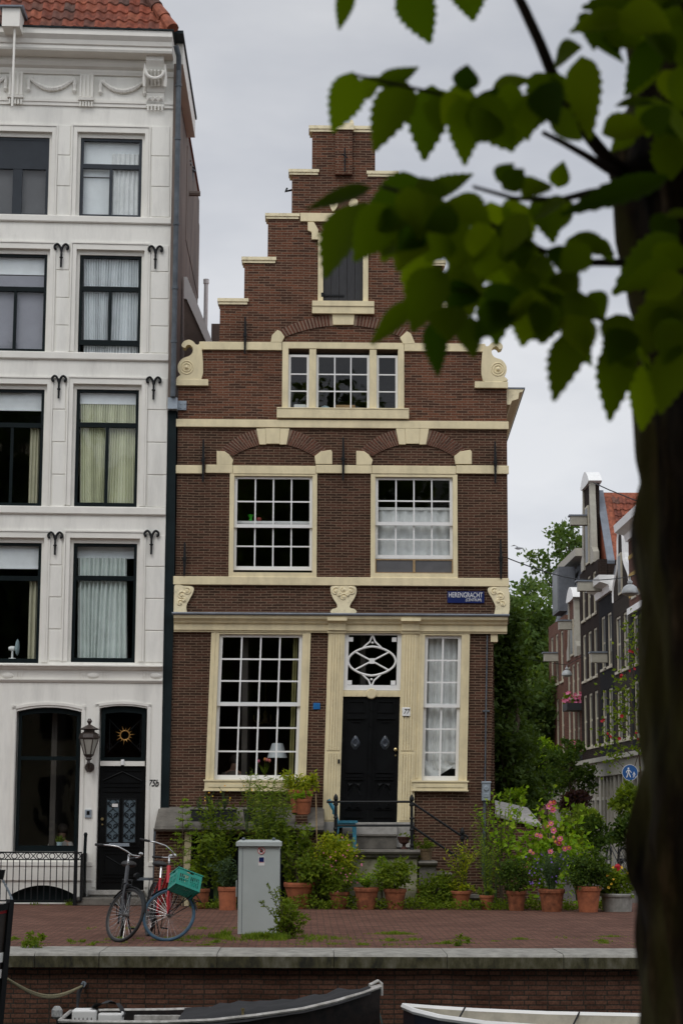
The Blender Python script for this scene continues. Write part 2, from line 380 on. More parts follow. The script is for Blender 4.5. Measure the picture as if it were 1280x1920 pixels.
def sash(parent, x0, x1, z0, z1, cols, rows, y, fw=.05, bw=.024, bot=.06, top=.045, warp=None, m='white', name='sash', th=.04, glass='glass'):
    mb = MB(warp=warp); frame4(mb, x0, x1, z0, z1, fw, fw, bot, top, y, y + th)
    a, b, c, d = x0 + fw, x1 - fw, z0 + bot, z1 - top
    for i in range(1, cols):
        x = a + (b - a) * i / cols; mb.box(x - bw / 2, x + bw / 2, y + .006, y + th - .004, c, d)
    for k in range(1, rows):
        z = c + (d - c) * k / rows; mb.box(a, b, y + .009, y + th - .006, z - bw / 2, z + bw / 2)
    mb.build(name, M[m], parent)
    p = MB(warp=warp); p.poly([(a - .005, y + th * .5, c - .005), (b + .005, y + th * .5, c - .005), (b + .005, y + th * .5, d + .005), (a - .005, y + th * .5, d + .005)])
    p.build('pane', M[glass], parent, recalc=False)
def wavy(mb, x0, x1, z0, z1, y, n=60, amp=.02, waves=10, seed=0, gather=0, tri=False):
    r = random.Random(seed); ph = r.uniform(0, 6); P = []
    rows = 6
    for k in range(rows + 1):
        t = k / rows; zz = z0 + (z1 - z0) * t
        for i in range(n + 1):
            u = i / n; s_ = math.sin(u * waves * 6.283 + ph + .35 * math.sin(u * 5 + k * .4))
            if tri: s_ = 2 * abs((u * waves) % 1 - .5) * 2 - 1
            sw = gather * math.sin(u * 7 + ph) * (1 - t)
            P.append((x0 + (x1 - x0) * u + sw, y + amp * s_ * (1 + .3 * math.sin(u * 31)), zz))
    mb.add(P, [(k * (n + 1) + i, k * (n + 1) + i + 1, (k + 1) * (n + 1) + i + 1, (k + 1) * (n + 1) + i) for k in range(rows) for i in range(n)])
def text(name, s, size, loc, mt, parent, shear=0, ext=.003, bold=.0, sx=1.0, base=None):
    cu = bpy.data.curves.new(name, 'FONT'); cu.body = s; cu.size = size; cu.shear = shear; cu.extrude = ext; cu.align_x = 'CENTER'; cu.align_y = 'CENTER'; cu.offset = bold
    o = bpy.data.objects.new(name, cu); COL.objects.link(o)
    dg = bpy.context.evaluated_depsgraph_get(); dg.update()
    me = bpy.data.meshes.new_from_object(o.evaluated_get(dg)); bpy.data.objects.remove(o)
    rot = Matrix.Rotation(rad(90), 4, 'X') @ Matrix.Diagonal((sx, 1, 1, 1))
    off = BASE[parent.name] if parent is not None else Vector(loc)
    me.transform(Matrix.Translation(Vector(loc) - off) @ rot); me.materials.clear(); me.materials.append(M[mt])
    o = bpy.data.objects.new(name, me); COL.objects.link(o)
    if parent is not None: o.parent = parent; BASE[o.name] = BASE[parent.name].copy()
    else: o.location = off; BASE[o.name] = Vector(off)
    return o
def smooth_poly(pts, n=6, closed=True):
    """Catmull-Rom through 2-D points"""
    k = len(pts); res = []
    for i in range(k if closed else k - 1):
        p0, p1, p2, p3 = (pts[(i + j) % k] if closed else pts[max(0, min(k - 1, i + j))] for j in (-1, 0, 1, 2))
        for s_ in range(n):
            t = s_ / n
            res.append(tuple(.5 * (2 * p1[d] + (p2[d] - p0[d]) * t + (2 * p0[d] - 5 * p1[d] + 4 * p2[d] - p3[d]) * t * t + (3 * p1[d] - p0[d] - 3 * p2[d] + p3[d]) * t ** 3) for d in (0, 1)))
    if not closed: res.append(tuple(pts[-1]))
    return res
# ------------------------------------------------------------------ ground, canal
GX0, GX1 = -150, 150
M['paving'] = brick('red_clinker_paving', (.13, .064, .048), (.22, .112, .082), (.07, .048, .037), bw=.2, rh=.085, ms=.012, horiz=True, stain_amt=.6, squash=1, bump=.35)
M['farground'] = mat('far_paving', (.075, .062, .052), .9, .2, 2)
g = MB(); g.poly([(-150, 24.35, 0), (150, 24.35, 0), (150, 400, 0), (-150, 400, 0)]); struct(g.build('pavement', M['paving'], base=(0, 36, 0), recalc=False))
g = MB(); g.poly([(3.9, 37, .004), (9.4, 37, .004), (9.4, 200, .004), (3.9, 200, .004)]); struct(g.build('side_street', M['farground'], recalc=False))
M['water'] = mat('canal_water', (.02, .025, .016), .06, .2, 2, bump=.5, bscale=3)
g = MB(); g.poly([(-150, 4.4, -1.3), (150, 4.4, -1.3), (150, 23.5, -1.3), (-150, 23.5, -1.3)]); struct(g.build('water', M['water'], recalc=False))
g = MB(); g.box(-150, 150, -60, 4.4, -3, 0); struct(g.build('near_bank_ground', M['paving']))
M['quaybrick'] = brick('quay_brick', (.11, .054, .037), (.185, .092, .063), (.05, .044, .036), bw=.225, rh=.0565, ms=.0085, stain=(.3, .27, .22), stain_amt=.6, squash=.62, bump=.6)
M['coping'] = mat('pale_coping_stone', (.26, .25, .22), .85, .3, 6, bump=.25, bscale=50)
def coping_front():
    mt, n, b = _new('algae_coping_stone')
    N, L = n.nodes.new, n.links.new
    g = N('ShaderNodeNewGeometry'); mp = N('ShaderNodeMapping'); mp.inputs['Scale'].default_value = (1.0, 1, .45); L(g.outputs['Position'], mp.inputs[0])
    t = N('ShaderNodeTexNoise'); t.inputs['Scale'].default_value = 7; t.inputs['Detail'].default_value = 8; t.inputs['Roughness'].default_value = .7; L(mp.outputs[0], t.inputs['Vector'])
    r = N('ShaderNodeValToRGB'); e = r.color_ramp.elements
    e[0].position = .36; e[0].color = (.014, .014, .008, 1); e[1].position = .78; e[1].color = (.17, .16, .125, 1)
    x = e.new(.5); x.color = (.058, .052, .022, 1)
    L(t.outputs[0], r.inputs[0]); L(r.outputs[0], b.inputs['Base Color']); b.inputs['Roughness'].default_value = .9
    return mt
M['copingfront'] = coping_front()
qw = thing('quay_wall', 'brown brick canal quay wall with mossy stone coping under the street edge', 'quay wall', (0, 23.4, -1.3))
g = MB(); g.box(-60, 60, 23.45, 24.35, -3, -.157); g.build('brick_face', M['quaybrick'], qw)
# coping stones, joints read off the photograph
jx = [-60, -3.16] + [F(px, 1800, 23.33)[0] for px in (186, 407, 626, 838, 1056)] + [5.4]
x = 5.4
while x < 60: x += 1.5; jx.append(x)
for a, b_ in zip(jx, jx[1:]):
    dz = rnd.uniform(-.006, .006); dy = rnd.uniform(-.006, .006)
    c = MB()
    c.xprofile([(23.33 + dy, -.155), (24.40, -.155), (24.40, .012 + dz), (23.41 + dy, .012 + dz), (23.35 + dy, .0 + dz), (23.33 + dy, -.025)], a + .004, b_ - .004)
    c.mi = [0 if i in (4,) else 1 for i in range(len(c.f))]
    c.mi = []
    for f in c.f:
        ys = [c.v[i].y for i in f]; zs_ = [c.v[i].z for i in f]
        c.mi.append(1 if max(ys) < 23.39 and min(zs_) < -.05 else 0)
    c.build('coping_stone', [M['coping'], M['copingfront']], qw)
# ------------------------------------------------------------------ step-gabled brick house
ZC = F(640, 1160)[1]
ZM = F(640, 1330)[1]
KS = .026
gw = lambda v: Vector((v.x + KS * (v.z - ZM), v.y, v.z)) if v.z < ZC else Vector((v.x + KS * (ZC - ZM), v.y, v.z))
xl0, xr0 = F(331, 950)[0], F(951, 950)[0]
bh = thing('brick_house', 'narrow brown brick house with a stepped gable and cream stone bands', 'house', ((xl0 + xr0) / 2, 36, 0))
zf = lambda y: F(643, y)[1]
def SR(x0, x1, y0, y1):
    r = RC(x0, y0, x1, y1); return (r[0], r[1], zf(y1), zf(y0))
solids = [SR(331, 951, 727, 1168), SR(376, 905, 650, 727), SR(412, 875, 572, 650), SR(458, 829, 494, 572), SR(502, 785, 411, 494), SR(547, 740, 328, 411), SR(585, 703, 247, 328)]
H_AT = SR(529, 757, 655, 772); H_W1 = SR(430, 594, 889, 1083); H_W2 = SR(694.5, 857, 889, 1083); H_SH = SR(596, 690, 438, 568)
zg_ = zf(796)
hi_ = [(r[0], r[1], max(r[2], zg_), r[3]) for r in solids]; lo_ = [(solids[0][0], solids[0][1], solids[0][2], zg_)]
mb = MB(); wall_grid(mb, lo_, [H_W1, H_W2], 36.0, .3); mb.build('middle_wall', M['brick_low'], bh)
mb = MB(); wall_grid(mb, hi_, [H_AT, H_SH], 36.0, .3)
xa, xb = F(628, 290)[0], F(660, 290)[0]
mb.box(xa, xb, 35.9, 35.998, zf(330), zf(240))
mb.build('gable_wall', M['brick_up'], bh)
# ground floor front wall
H_G1 = RC(391, 1172, 578, 1480); H_GD = RC(611, 1172, 782, 1541); H_G2 = RC(777.5, 1172, 877, 1480)
ztop = ZC - .02
gs = (F(319, 1330)[0], F(922, 1330)[0], 0, ztop)
holes = [(H_G1[0], H_G1[1], H_G1[2], ztop + .1), (H_GD[0], H_GD[1], .0, ztop + .1), (H_G2[0], H_G2[1], H_G2[2], ztop + .1)]
mb = MB(warp=gw); wall_grid(mb, [gs], holes, 36.0, .3); mb.build('lower_wall', M['brick_low'], bh)
# sides, back, floors, roof
xs0, xs1 = xl0 + .005, F(922, 1330)[0] - .005
skew = lambda v: Vector((v.x + .0385 * max(0, v.y - 36) * (1 if v.x > 0 else 0), v.y, v.z))
mb = MB(warp=skew); mb.box(xs0, xs0 + .25, 36.3, 46, 0, zf(727)); mb.box(xs1 - .25 + .06, xs1 + .06, 36.3, 46, 0, zf(727)); mb.box(xs0 + .25, xs1 - .19, 45.7, 46, 0, zf(727))
mb.build('side_wall', M['brick_low'], bh)
mb = MB()
for yy in (650, 800, 1090, 1175, 1560):
    mb.box(xs0 + .25, xs1 - .19, 36.3, 45.7, zf(yy) - .1, zf(yy))
mb.box(xs0 + .25, xs1 - .19, 40.5, 40.6, 0, zf(650))
mb.box(-1.2, -1.1, 36.3, 40.5, zf(1560), zf(1175) - .1); mb.box(1.0, 1.1, 36.3, 40.5, zf(1560), zf(1175) - .1)
mb.build('inside_floors', M['interior'], bh)
ap = F(643, 320); el_ = F(392, 655); er_ = F(895, 655)
mb = MB()
for e_ in (el_, er_): mb.prism([(e_[0], e_[1]), (ap[0], ap[1]), (ap[0], ap[1] - .25), (e_[0], e_[1] - .25)], 36.305, 46)
mb.build('roof', M['tile'], bh)
# chimney strip left of the gable and white flue
mb = MB(); p0 = F(396, 640, 40); p1 = F(418, 607, 40); mb.box(p0[0], p1[0], 40, 40.8, p0[1] - .6, p1[1]); mb.build('chimney', M['plaster'], bh)
mb = MB(); a = F(385, 640, 41.0); b_ = F(385, 532, 41.0); mb.lathe([(.045, a[1] - .4), (.045, b_[1]), (.06, b_[1]), (.06, b_[1] + .1), (.05, b_[1] + .1)], (a[0], 41.0, 0), 12); mb.build('white_flue_pipe', M['white'], bh)
# step caps
mb_done = []
def slab(x0, x1, y0, y1, outp=.05, back=.34, nm='step_cap'):
    a, b, c, d = SR(x0, x1, y0, y1); h = d - c
    mb = MB(); mb.box(a + .02, b - .02, 36 - outp + .02, 36 + back, c, c + h * .45); mb.box(a, b, 36 - outp, 36 + back + .01, c + h * .45 + .0005, d)
    mb.build(nm, M['creamdirt'], bh)
for x0, x1, y0, y1 in ((408, 466, 562, 573), (453, 518, 484, 495), (497, 562, 402, 412), (541, 598, 319, 329), (579, 631, 237, 248), (657, 708, 237, 248),
                       (687, 747, 321, 331), (726, 790, 404, 414), (770, 835, 487, 497), (822, 880, 566, 576)):
    slab(x0, x1, y0, y1)
a, b_, c, d = SR(625, 663, 235, 247); mb = MB(); mb.box(a, b_, 35.86, 36.34, c, d); mb.build('step_cap', M['creamdirt'], bh)
a, b_, c, d = SR(654, 664, 222, 234.5); mb = MB(); mb.lathe([(.03, c), (.05, c + .03), (.03, d)], ((a + b_) / 2, 36.1, 0), 10); mb.build('finial', M['creamdirt'], bh)
# string courses
def band(x0, x1, y0, y1, outp=.045, nm='string_course', z=None, m='cream'):
    a, b, c, d = RC(x0, y0, x1, y1); mb = MB(); mb.box(a, b, 36 - outp, 36.02, c, d); mb.build(nm, M[m], bh, bevel=.008)
band(374, 528.5, 642, 657, .05); band(757.5, 909, 645, 660, .05)
band(330, 952.5, 789, 803.5, .06)
for x0, x1, dy in ((330, 384, 0), (386, 437, -.8), (437, 592, 1), (592, 642, -.5), (645, 697, 0), (697, 854, 1), (854, 953, .5)): band(x0, x1 - .4, 873 + dy, 888.5 + dy, .05 + abs(dy) * .006)
band(325.5, 953, 1083, 1098.5, .07)
band(563, 724, 401, 417, .05)
# scrolls (volutes at the shoulders)
def scroll(flip):
    o = [(27.5, 23.5), (22, 21.5), (21.5, 17), (25, 12), (31, 9), (37, 9), (43, 12), (47.5, 17), (52, 18), (58, 18), (58, 82.3), (15, 82.3), (15, 77), (19, 74), (15, 68), (14, 58), (17, 50), (24, 43), (35, 39), (41, 33), (42, 25), (38, 19), (33, 18), (29.5, 20.5)]
    o = smooth_poly(o, 4)
    if flip: xz = [F(905 + (378 - (320 + x)) + 0 if False else 1282.5 - (320 + x), 633 + y) for x, y in o]; cpx = 1282.5 - 350.5
    else: xz = [F(320 + x, 630 + y) for x, y in o]; cpx = 350.5
    mb = MB(); mb.prism(xz, 35.93, 36.2)
    cx_, cz_ = F(cpx, (694 if flip else 690.5))
    for rr_ in (.125, .08):
        mb.tube([(cx_ + rr_ * math.cos(q * .3927), 35.93, cz_ + rr_ * math.sin(q * .3927)) for q in range(16)], .014, 6, True)
    mb.lathe([(.035, -.03), (.03, -.05), (.012, -.06)], (cx_, 35.93, cz_), 10, 'y')
    mb.build('scroll', M['cream'], bh)
    a, b, c, d = RC(331, 712.5, 391, 724.5) if not flip else RC(889, 717, 951, 729)
    s2 = MB(); s2.box(a, b, 35.92, 36.22, c, d); s2.build('scroll_base', M['cream'], bh, bevel=.008)
scroll(False); scroll(True)
# relieving arches
def arch(cx_, ob, ib, key, springs, n=17, tiers=1):
    """ob/ib: half width, springing y, top y (photo pixels) of the outer and inner curve"""
    def circ(hw, ys, yt):
        s_ = ys - yt; R = (hw * hw + s_ * s_) / (2 * s_); return R, yt + R, math.asin(min(1, hw / R))
    Ro, yo, qo = circ(*ob); Ri, yi, qi = circ(*ib)
    P = lambda t, k: (lambda A, B: (A[0] + (B[0] - A[0]) * k, A[1] + (B[1] - A[1]) * k))((cx_ + Ri * math.sin(qi * t), yi - Ri * math.cos(qi * t)), (cx_ + Ro * math.sin(qo * t), yo - Ro * math.cos(qo * t)))
    back = MB(); q = [F(*P(t / 20, 0)) for t in range(-20, 21)] + [F(*P(t / 20, 1)) for t in range(20, -21, -1)]
    back.prism(q, 35.985, 36.01); back.build('relieving_arch', M['mortar'], bh)
    nn = n * 2; VV = {-1: MB(), 1: MB()}
    for i in range(nn):
        v = VV[-1 if i < n else 1]
        t0 = -1 + 2 * i / nn; t1 = -1 + 2 * (i + 1) / nn; e = .2 * (t1 - t0)
        if key and abs((t0 + t1) / 2 * ob[0]) < key: continue
        cut = [0, 1] if tiers == 1 else ([0, .48, .52, 1] if i % 2 else [0, .3, .34, .7, .74, 1])
        for j in range(0, len(cut), 2):
            k0, k1 = cut[j], cut[j + 1]
            v.prism([F(*P(t0 + e, k0)), F(*P(t1 - e, k0)), F(*P(t1 - e, k1)), F(*P(t0 + e, k1))], 35.975 - rnd.uniform(0, .006), 36.0)
    for v in VV.values(): v.build('arch_bricks', M['voussoir'], bh)
    for pts in springs:
        s2 = MB(); s2.prism([F(*p) for p in pts], 35.945, 36.02); s2.build('arch_stone', M['cream'], bh, bevel=.006)
z6 = lambda x, y: (320 + x / 1.9394, 770 + y / 1.9394)
for dx in (0, 506 / 1.9394):
    S = [[z6(168, 148), z6(196, 149), z6(212, 160), z6(228, 181), z6(223, 199), z6(168, 199)], [z6(523, 167), z6(545, 150), z6(582, 144), z6(587, 152), z6(587, 196), z6(527, 196)]]
    K = [[z6(312, 67), z6(344, 67), z6(347, 125), z6(323, 125)], [z6(344.5, 66), z6(398, 66), z6(396, 122), z6(347.5, 122)], [z6(398.5, 67), z6(432, 67), z6(421, 125), z6(396.5, 125)]]
    sh = lambda L_: [[(x + dx, y) for x, y in p] for p in L_]
    arch(320 + 374 / 1.9394 + dx, (194 / 1.9394, 770 + 147 / 1.9394, 770 + 62 / 1.9394), (146 / 1.9394, 770 + 166 / 1.9394, 770 + 121 / 1.9394), 32, sh(S + K), 19, 2)
z5 = lambda x, y: (320 + x / 1.9394, 220 + y / 1.9394)
arch(320 + 627 / 1.9394, (232 / 1.9394, 220 + 775 / 1.9394, 220 + 717 / 1.9394), (214 / 1.9394, 220 + 800 / 1.9394, 220 + 757 / 1.9394), 23,
     [[z5(364, 820), z5(368, 795), z5(388, 775), z5(402, 782), z5(414, 800), z5(404, 820)], [z5(844, 826), z5(832, 803), z5(858, 780), z5(872, 788), z5(888, 826)],
      [z5(586, 717), z5(668, 717), z5(664, 757), z5(590, 757)]], 19, 1)
arch(320 + 625 / 1.9394, (118 / 1.9394, 220 + 418 / 1.9394, 220 + 384 / 1.9394), (90 / 1.9394, 220 + 428 / 1.9394, 220 + 414 / 1.9394), 0,
     [[z5(498, 383), z5(520, 383), z5(536, 410), z5(536, 447), z5(512, 447), z5(512, 420), z5(498, 414)], [z5(752, 383), z5(730, 383), z5(716, 410), z5(716, 447), z5(740, 447), z5(740, 420), z5(752, 414)]], 9, 1)
# little fan arch with two tear-shaped stones above the hatch
for s_ in (-1, 1):
    pts = smooth_poly([(643.5 + s_ * 27, 378), (643.5 + s_ * 22, 374), (643.5 + s_ * 14, 375), (643.5 + s_ * 10, 384), (643.5 + s_ * 15, 394), (643.5 + s_ * 20, 397), (643.5 + s_ * 25, 388)], 4)
    mb = MB(); mb.prism([F(*p) for p in pts], 35.955, 36.01); mb.build('arch_stone', M['cream'], bh)
arch(643.5, (19, 392, 372), (6, 400, 394), 0, [], 6, 1)
# wall anchors
def anchor(px, y0, y1):
    a, z1 = F(px, y0); _, z0 = F(px, y1); z2 = z0 + (z1 - z0) * .5
    mb = MB(); mb.tube([(a, 35.92, z0), (a + .004, 35.915, z2), (a, 35.92, z1)], [.018, .03, .016], 6); mb.box(a - .035, a + .035, 35.88, 35.94, z2 - .03, z2 + .03); mb.tube([(a, 35.9, z2), (a, 36.01, z2)], .02, 6)
    mb.build('wall_anchor', M['iron'], bh)
for q in ((460, 596, 665), (382, 825, 905), (643, 822, 902), (926.5, 829, 908), (347, 1018, 1080), (937, 1013, 1086)): anchor(*q)
mb = MB(); a, z1 = F(646, 283); _, z0 = F(646, 327); mb.tube([(a, 35.84, z0), (a, 35.82, z1)], .016, 6); mb.tube([(a - .05, 35.83, z1 - .12), (a + .05, 35.83, z1 - .2)], .014, 6); mb.tube([(a, 35.82, (z0 + z1) / 2), (a, 35.92, (z0 + z1) / 2)], .02, 6)
mb.build('wall_anchor', M['iron'], bh)
mb = MB(); a, z1 = F(541, 350); mb.tube([(a - .03, 36.1, z1), (a - .07, 36.05, z1 - .08), (a + .08, 36.1, z1 - .03)], .02, 6); mb.build('iron_hook', M['iron'], bh)
# attic window: three casements
x0, x1, z0, z1 = H_AT
aw = MB(); fr_t = .115
mx1, mx2 = F(586, 715)[0], F(699, 715)[0]
frame4(aw, x0, x1, zf(772), zf(643), .115, .115, .02, .12, 35.96, 36.12)
for mxx in (mx1, mx2): aw.box(mxx - .065, mxx + .065, 35.958, 36.11, zf(771), zf(656))
aw.build('window', M['cream'], bh); AWo = bpy.data.objects[-1] if False else [o for o in bh.children if o.name.startswith('window')][-1]
mb = MB(); a, b_, c, d = SR(519, 766, 769, 786); mb.box(a, b_, 35.90, 36.0, c, d); mb.box(a - .0, b_ + .0, 35.89, 36.0, d + .0005, d + .025); mb.build('sill', M['cream'], AWo, bevel=.006)
zb, zt = zf(770), zf(665)
sash(AWo, x0 + .117, mx1 - .067, zb, zt, 1, 3, 36.03, .045, .024, .05)
sash(AWo, mx1 + .067, mx2 - .067, zb, zt, 3, 3, 36.03, .045, .024, .05)
sash(AWo, mx2 + .067, x1 - .117, zb, zt, 1, 3, 36.03, .045, .024, .05)
# first-floor windows
def upper_window(Hr, kind):
    x0, x1, z0, z1 = Hr
    mb = MB(); frame4(mb, x0, x1, z0, z1, .085, .085, .085, .05, 35.955, 36.12); wo = mb.build('window', M['cream'], bh)
    s0, s1 = x0 + .087, x1 - .087
    if kind == 0:
        zm = zf(986); sash(wo, s0, s1, zm - .04, z1 - .055, 4, 2, 36.02, .055, .026, .065)
        sash(wo, s0, s1, zf(1069), zm + .03, 4, 2, 36.065, .05, .026, .07, .04)
    else:
        zm = zf(980); sash(wo, s0, s1, zm - .04, z1 - .055, 4, 2, 36.02, .055, .026, .065)
        sash(wo, s0, s1, zf(1046), zm + .03, 4, 2, 36.065, .05, .026, .07, .04)
        zs0, zs1 = z0 + .087, zf(1047.5)
        sc_ = MB(); frame4(sc_, s0, s1, zs0, zs1, .02, .02, .02, .02, 36.01, 36.035); xm = (s0 + s1) / 2; sc_.box(xm - .022, xm + .022, 36.005, 36.035, zs0 + .02, zs1 - .02); sc_.build('insect_screen_frame', M['wood'], wo)
        sc_ = MB(); sc_.poly([(s0, 36.025, zs0), (s1, 36.025, zs0), (s1, 36.025, zs1), (s0, 36.025, zs1)]); sc_.build('insect_screen', M['greyshade'], wo)
    return s0, s1, z0, z1
w1 = upper_window(H_W1, 0); w2 = upper_window(H_W2, 1)
# hatch (loft door)
x0, x1, z0, z1 = H_SH
mb = MB(); frame4(mb, x0, x1, z0, z1, .10, .10, 0, .11, 35.96, 36.1); hd = mb.build('loft_hatch', M['cream'], bh)
mb = MB(); a, b_, c, d = SR(585, 701, 567, 590); mb.box(a, b_, 35.90, 36.0, c, d - .1); mb.box(a - .0, b_ + .0, 35.88, 36.0, d - .0995, d); mb.build('sill', M['cream'], hd)
mb = MB()
for i in range(5):
    q0 = x0 + .103 + (x1 - x0 - .206) * i / 5; q1 = x0 + .103 + (x1 - x0 - .206) * (i + 1) / 5; mb.box(q0 + .004, q1 - .002, 36.03, 36.07, z0 + .01, z1 - .113)
M['hatch'] = mat('black_tarred_wood', (.018, .018, .02), .6, .4, 6, stretch=(8, 1, .6))
mb.build('shutter', M['hatch'], hd)
mb = MB()
for zz in (zf(464), zf(554)):
    mb.box(x0 + .06, x0 + .5, 36.012, 36.03, zz - .018, zz + .018); mb.lathe([(.03, -.04), (.03, .04)], (x0 + .085, 35.98, zz), 8)
mb.build('hinge', M['iron'], hd)
# carved consoles
def console(pts, curls):
    mb = MB(); mb.prism([F(*p) for p in pts], 35.94, 36.02)
    for cx_, cy_, r_, t0, t1 in curls:
        mb.tube([(F(cx_, cy_)[0] + r_ * (1 - .65 * i / 18) * math.cos(t0 + (t1 - t0) * i / 18), 35.938, F(cx_, cy_)[1] + r_ * (1 - .65 * i / 18) * math.sin(t0 + (t1 - t0) * i / 18)) for i in range(19)], .016, 6)
        mb.lathe([(.03, 0), (.02, -.03)], (F(cx_, cy_)[0], 35.94, F(cx_, cy_)[1]), 8, 'y')
    mb.build('carved_console', M['creamdirt'], bh)
console(smooth_poly([(620, 1101), (630, 1099), (655, 1099), (666, 1101), (668, 1111), (664, 1122), (657, 1133), (656, 1140), (665, 1143), (665, 1150), (623, 1150), (622, 1143), (631, 1140), (631, 1133), (624, 1122), (620, 1111)], 4),
        [(629, 1109, .075, 1, 8), (658, 1109, .075, 2.1, -5), (643.5, 1120, .07, .5, 7), (636, 1116, .05, 0, 5), (651, 1116, .05, 3, -2), (643.5, 1106, .05, 2, 8)])
console(smooth_poly([(327, 1100), (345, 1099), (362, 1101), (363, 1110), (357, 1122), (350, 1136), (351, 1148), (352, 1152), (327, 1152)], 4), [(352, 1109, .07, 2, -5), (341, 1117, .08, .5, 7), (338, 1131, .06, 1, 7), (345, 1126, .045, 2, -3)])
console(smooth_poly([(952, 1102), (936, 1101), (916, 1102), (914, 1110), (922, 1124), (928, 1138), (926, 1150), (928, 1155), (952, 1155)], 4), [(925, 1110, .07, 1, 8), (937, 1119, .08, 2.5, -4), (941, 1133, .06, 2, -4), (933, 1128, .045, 1, 6)])
# shop-front cornice (pui) with lead flashing
x0, x1 = F(327, 1170)[0], F(949, 1170)[0]
zt, zb = zf(1157), zf(1187)
h = zt - zb
mb = MB(); mb.xprofile([(36.02, zb), (35.93, zb), (35.93, zb + .03), (35.90, zb + .035), (35.90, zb + h * .5), (35.86, zb + h * .55), (35.84, zb + h * .68), (35.78, zb + h * .82), (35.77, zt), (36.02, zt)], x0, x1)
mb.build('cornice', M['cream'], bh)
mb = MB(); mb.box(x0 - .02, x1 + .02, 35.75, 35.999, zt + .001, zt + .05); mb.tube([(x0 - .03, 35.745, zt + .028), (x1 + .03, 35.745, zt + .028)], .022, 8); mb.build('lead_flashing', M['lead'], bh)
# cornice return on the right corner
mb = MB(); a, z_ = F(950, 1195); mb.box(x1 - .3, x1 - .17, 35.97, 36.3, zf(1202), zb - .002); mb.build('corner_bracket', M['cream'], bh)
# ground-floor windows
def ground_window(Hr, cols, zsill, yrail):
    x0, x1, z0, z1 = Hr
    z1 = zb - .004
    mb = MB(warp=gw); frame4(mb, x0, x1, z0, z1, .15, .15, 0, .03, 35.945, 36.12)
    mb.box(x0 + .05, x0 + .075, 35.93, 35.945, z0 + .2, z1); mb.box(x1 - .075, x1 - .05, 35.93, 35.945, z0 + .2, z1)
    mb.box(x0 + .15, x1 - .15, 35.96, 36.12, z0, zsill)
    wo = mb.build('window', M['cream'], bh)
    s = MB(warp=gw); s.box(x0 - .01, x1 + .01, 35.89, 35.944, z0 - .01, zsill - .03); s.box(x0 - .03, x1 + .03, 35.87, 35.944, zsill - .0295, zsill); s.box(x0 - .03, x1 + .03, 35.875, 35.944, z0 - .035, z0 - .0105)
    s.box(x0 + .06, x1 - .06, 35.878, 35.89, z0 + .035, zsill - .075); s.build('sill', M['cream'], wo)
    s0, s1 = x0 + .152, x1 - .152
    zm = zf(yrail)
    sash(wo, s0, s1, zm - .045, z1 - .034, cols, 3, 36.01, .06, .03, .055, .05, warp=gw)
    sash(wo, s0, s1, zsill + .002, zm + .03, cols, 3, 36.055, .055, .03, .085, .04, warp=gw)
    return wo, s0, s1, zsill, z1
gw1 = ground_window(H_G1, 4, zf(1463), 1320); gw2 = ground_window(H_G2, 2, zf(1463), 1321)
# door case
mb = MB(warp=gw); xA0, xA1, xB0, xB1 = F(611, 1330)[0], F(642, 1330)[0], F(749, 1330)[0], F(780, 1330)[0]
dz0, dz1 = zf(1541), zb - .004
for a, b_ in ((xA0, xA1), (xB0, xB1)):
    mb.box(a, b_, 35.93, 36.1, dz0, dz1)
    nfl = 5; wfl = (b_ - a - .06) / nfl
    for i in range(nfl):
        q = a + .03 + wfl * i
        mb.box(q + .008, q + wfl - .008, 35.912, 35.93, dz0 + .03, zf(1412)); mb.box(q + .008, q + wfl - .008, 35.912, 35.93, zf(1407), zf(1190))
    mb.box(a - .02, b_ + .02, 35.90, 35.93, zf(1188), zf(1183)); mb.box(a - .01, b_ + .01, 35.86, 35.9, zf(1183) + .001, zf(1166)); mb.box(a - .03, b_ + .03, 35.75, 35.84, zf(1166), zf(1160))
dcase = mb.build('door_case', M['cream'], bh)
mb = MB(warp=gw)
mb.box(xA0, xA1, 35.91, 36.1, zf(1561), dz0 - .002); mb.box(xB0 - .02, xB1, 35.91, 36.1, zf(1588), dz0 - .002)
mb.build('pilaster_base', M['stonelt'], bh)
xd0, xd1 = F(645, 1330)[0] , F(745, 1330)[0]
mb = MB(warp=gw); mb.box(xA1 + .0005, xB0 - .0005, 35.97, 36.1, zf(1306), zf(1294.5)); 
for i in range(9):
    q = xd0 + .12 + i * .095
    if i != 4: mb.box(q - .01, q + .01, 35.955, 35.97, zf(1304), zf(1297))
mb.lathe([(.1, 0), (.085, -.02)], ((xd0 + xd1) / 2, 35.97, zf(1300.5)), 16, 'y')
mb.build('door_lintel', M['cream'], bh)
fl = MB(warp=gw); fz0, fz1 = zf(1294), dz1
frame4(fl, xA1 + .001, xB0 - .001, fz0, fz1, .075, .075, .095, .03, 35.99, 36.08)
flo = fl.build('fanlight', M['white'], bh)
cxm, czm = (xd0 + xd1) / 2 - .005, zf(1239)
tr = MB(warp=gw)
A_, B_ = .44, .27
def lens(t): return (cxm + A_ * math.cos(t) * (1 - .0 * abs(math.sin(t))), 36.02, czm + B_ * math.sin(t) * (1 - .12 * abs(math.cos(t))))
tr.tube([lens(q * math.pi / 24) for q in range(48)], .022, 6, True)
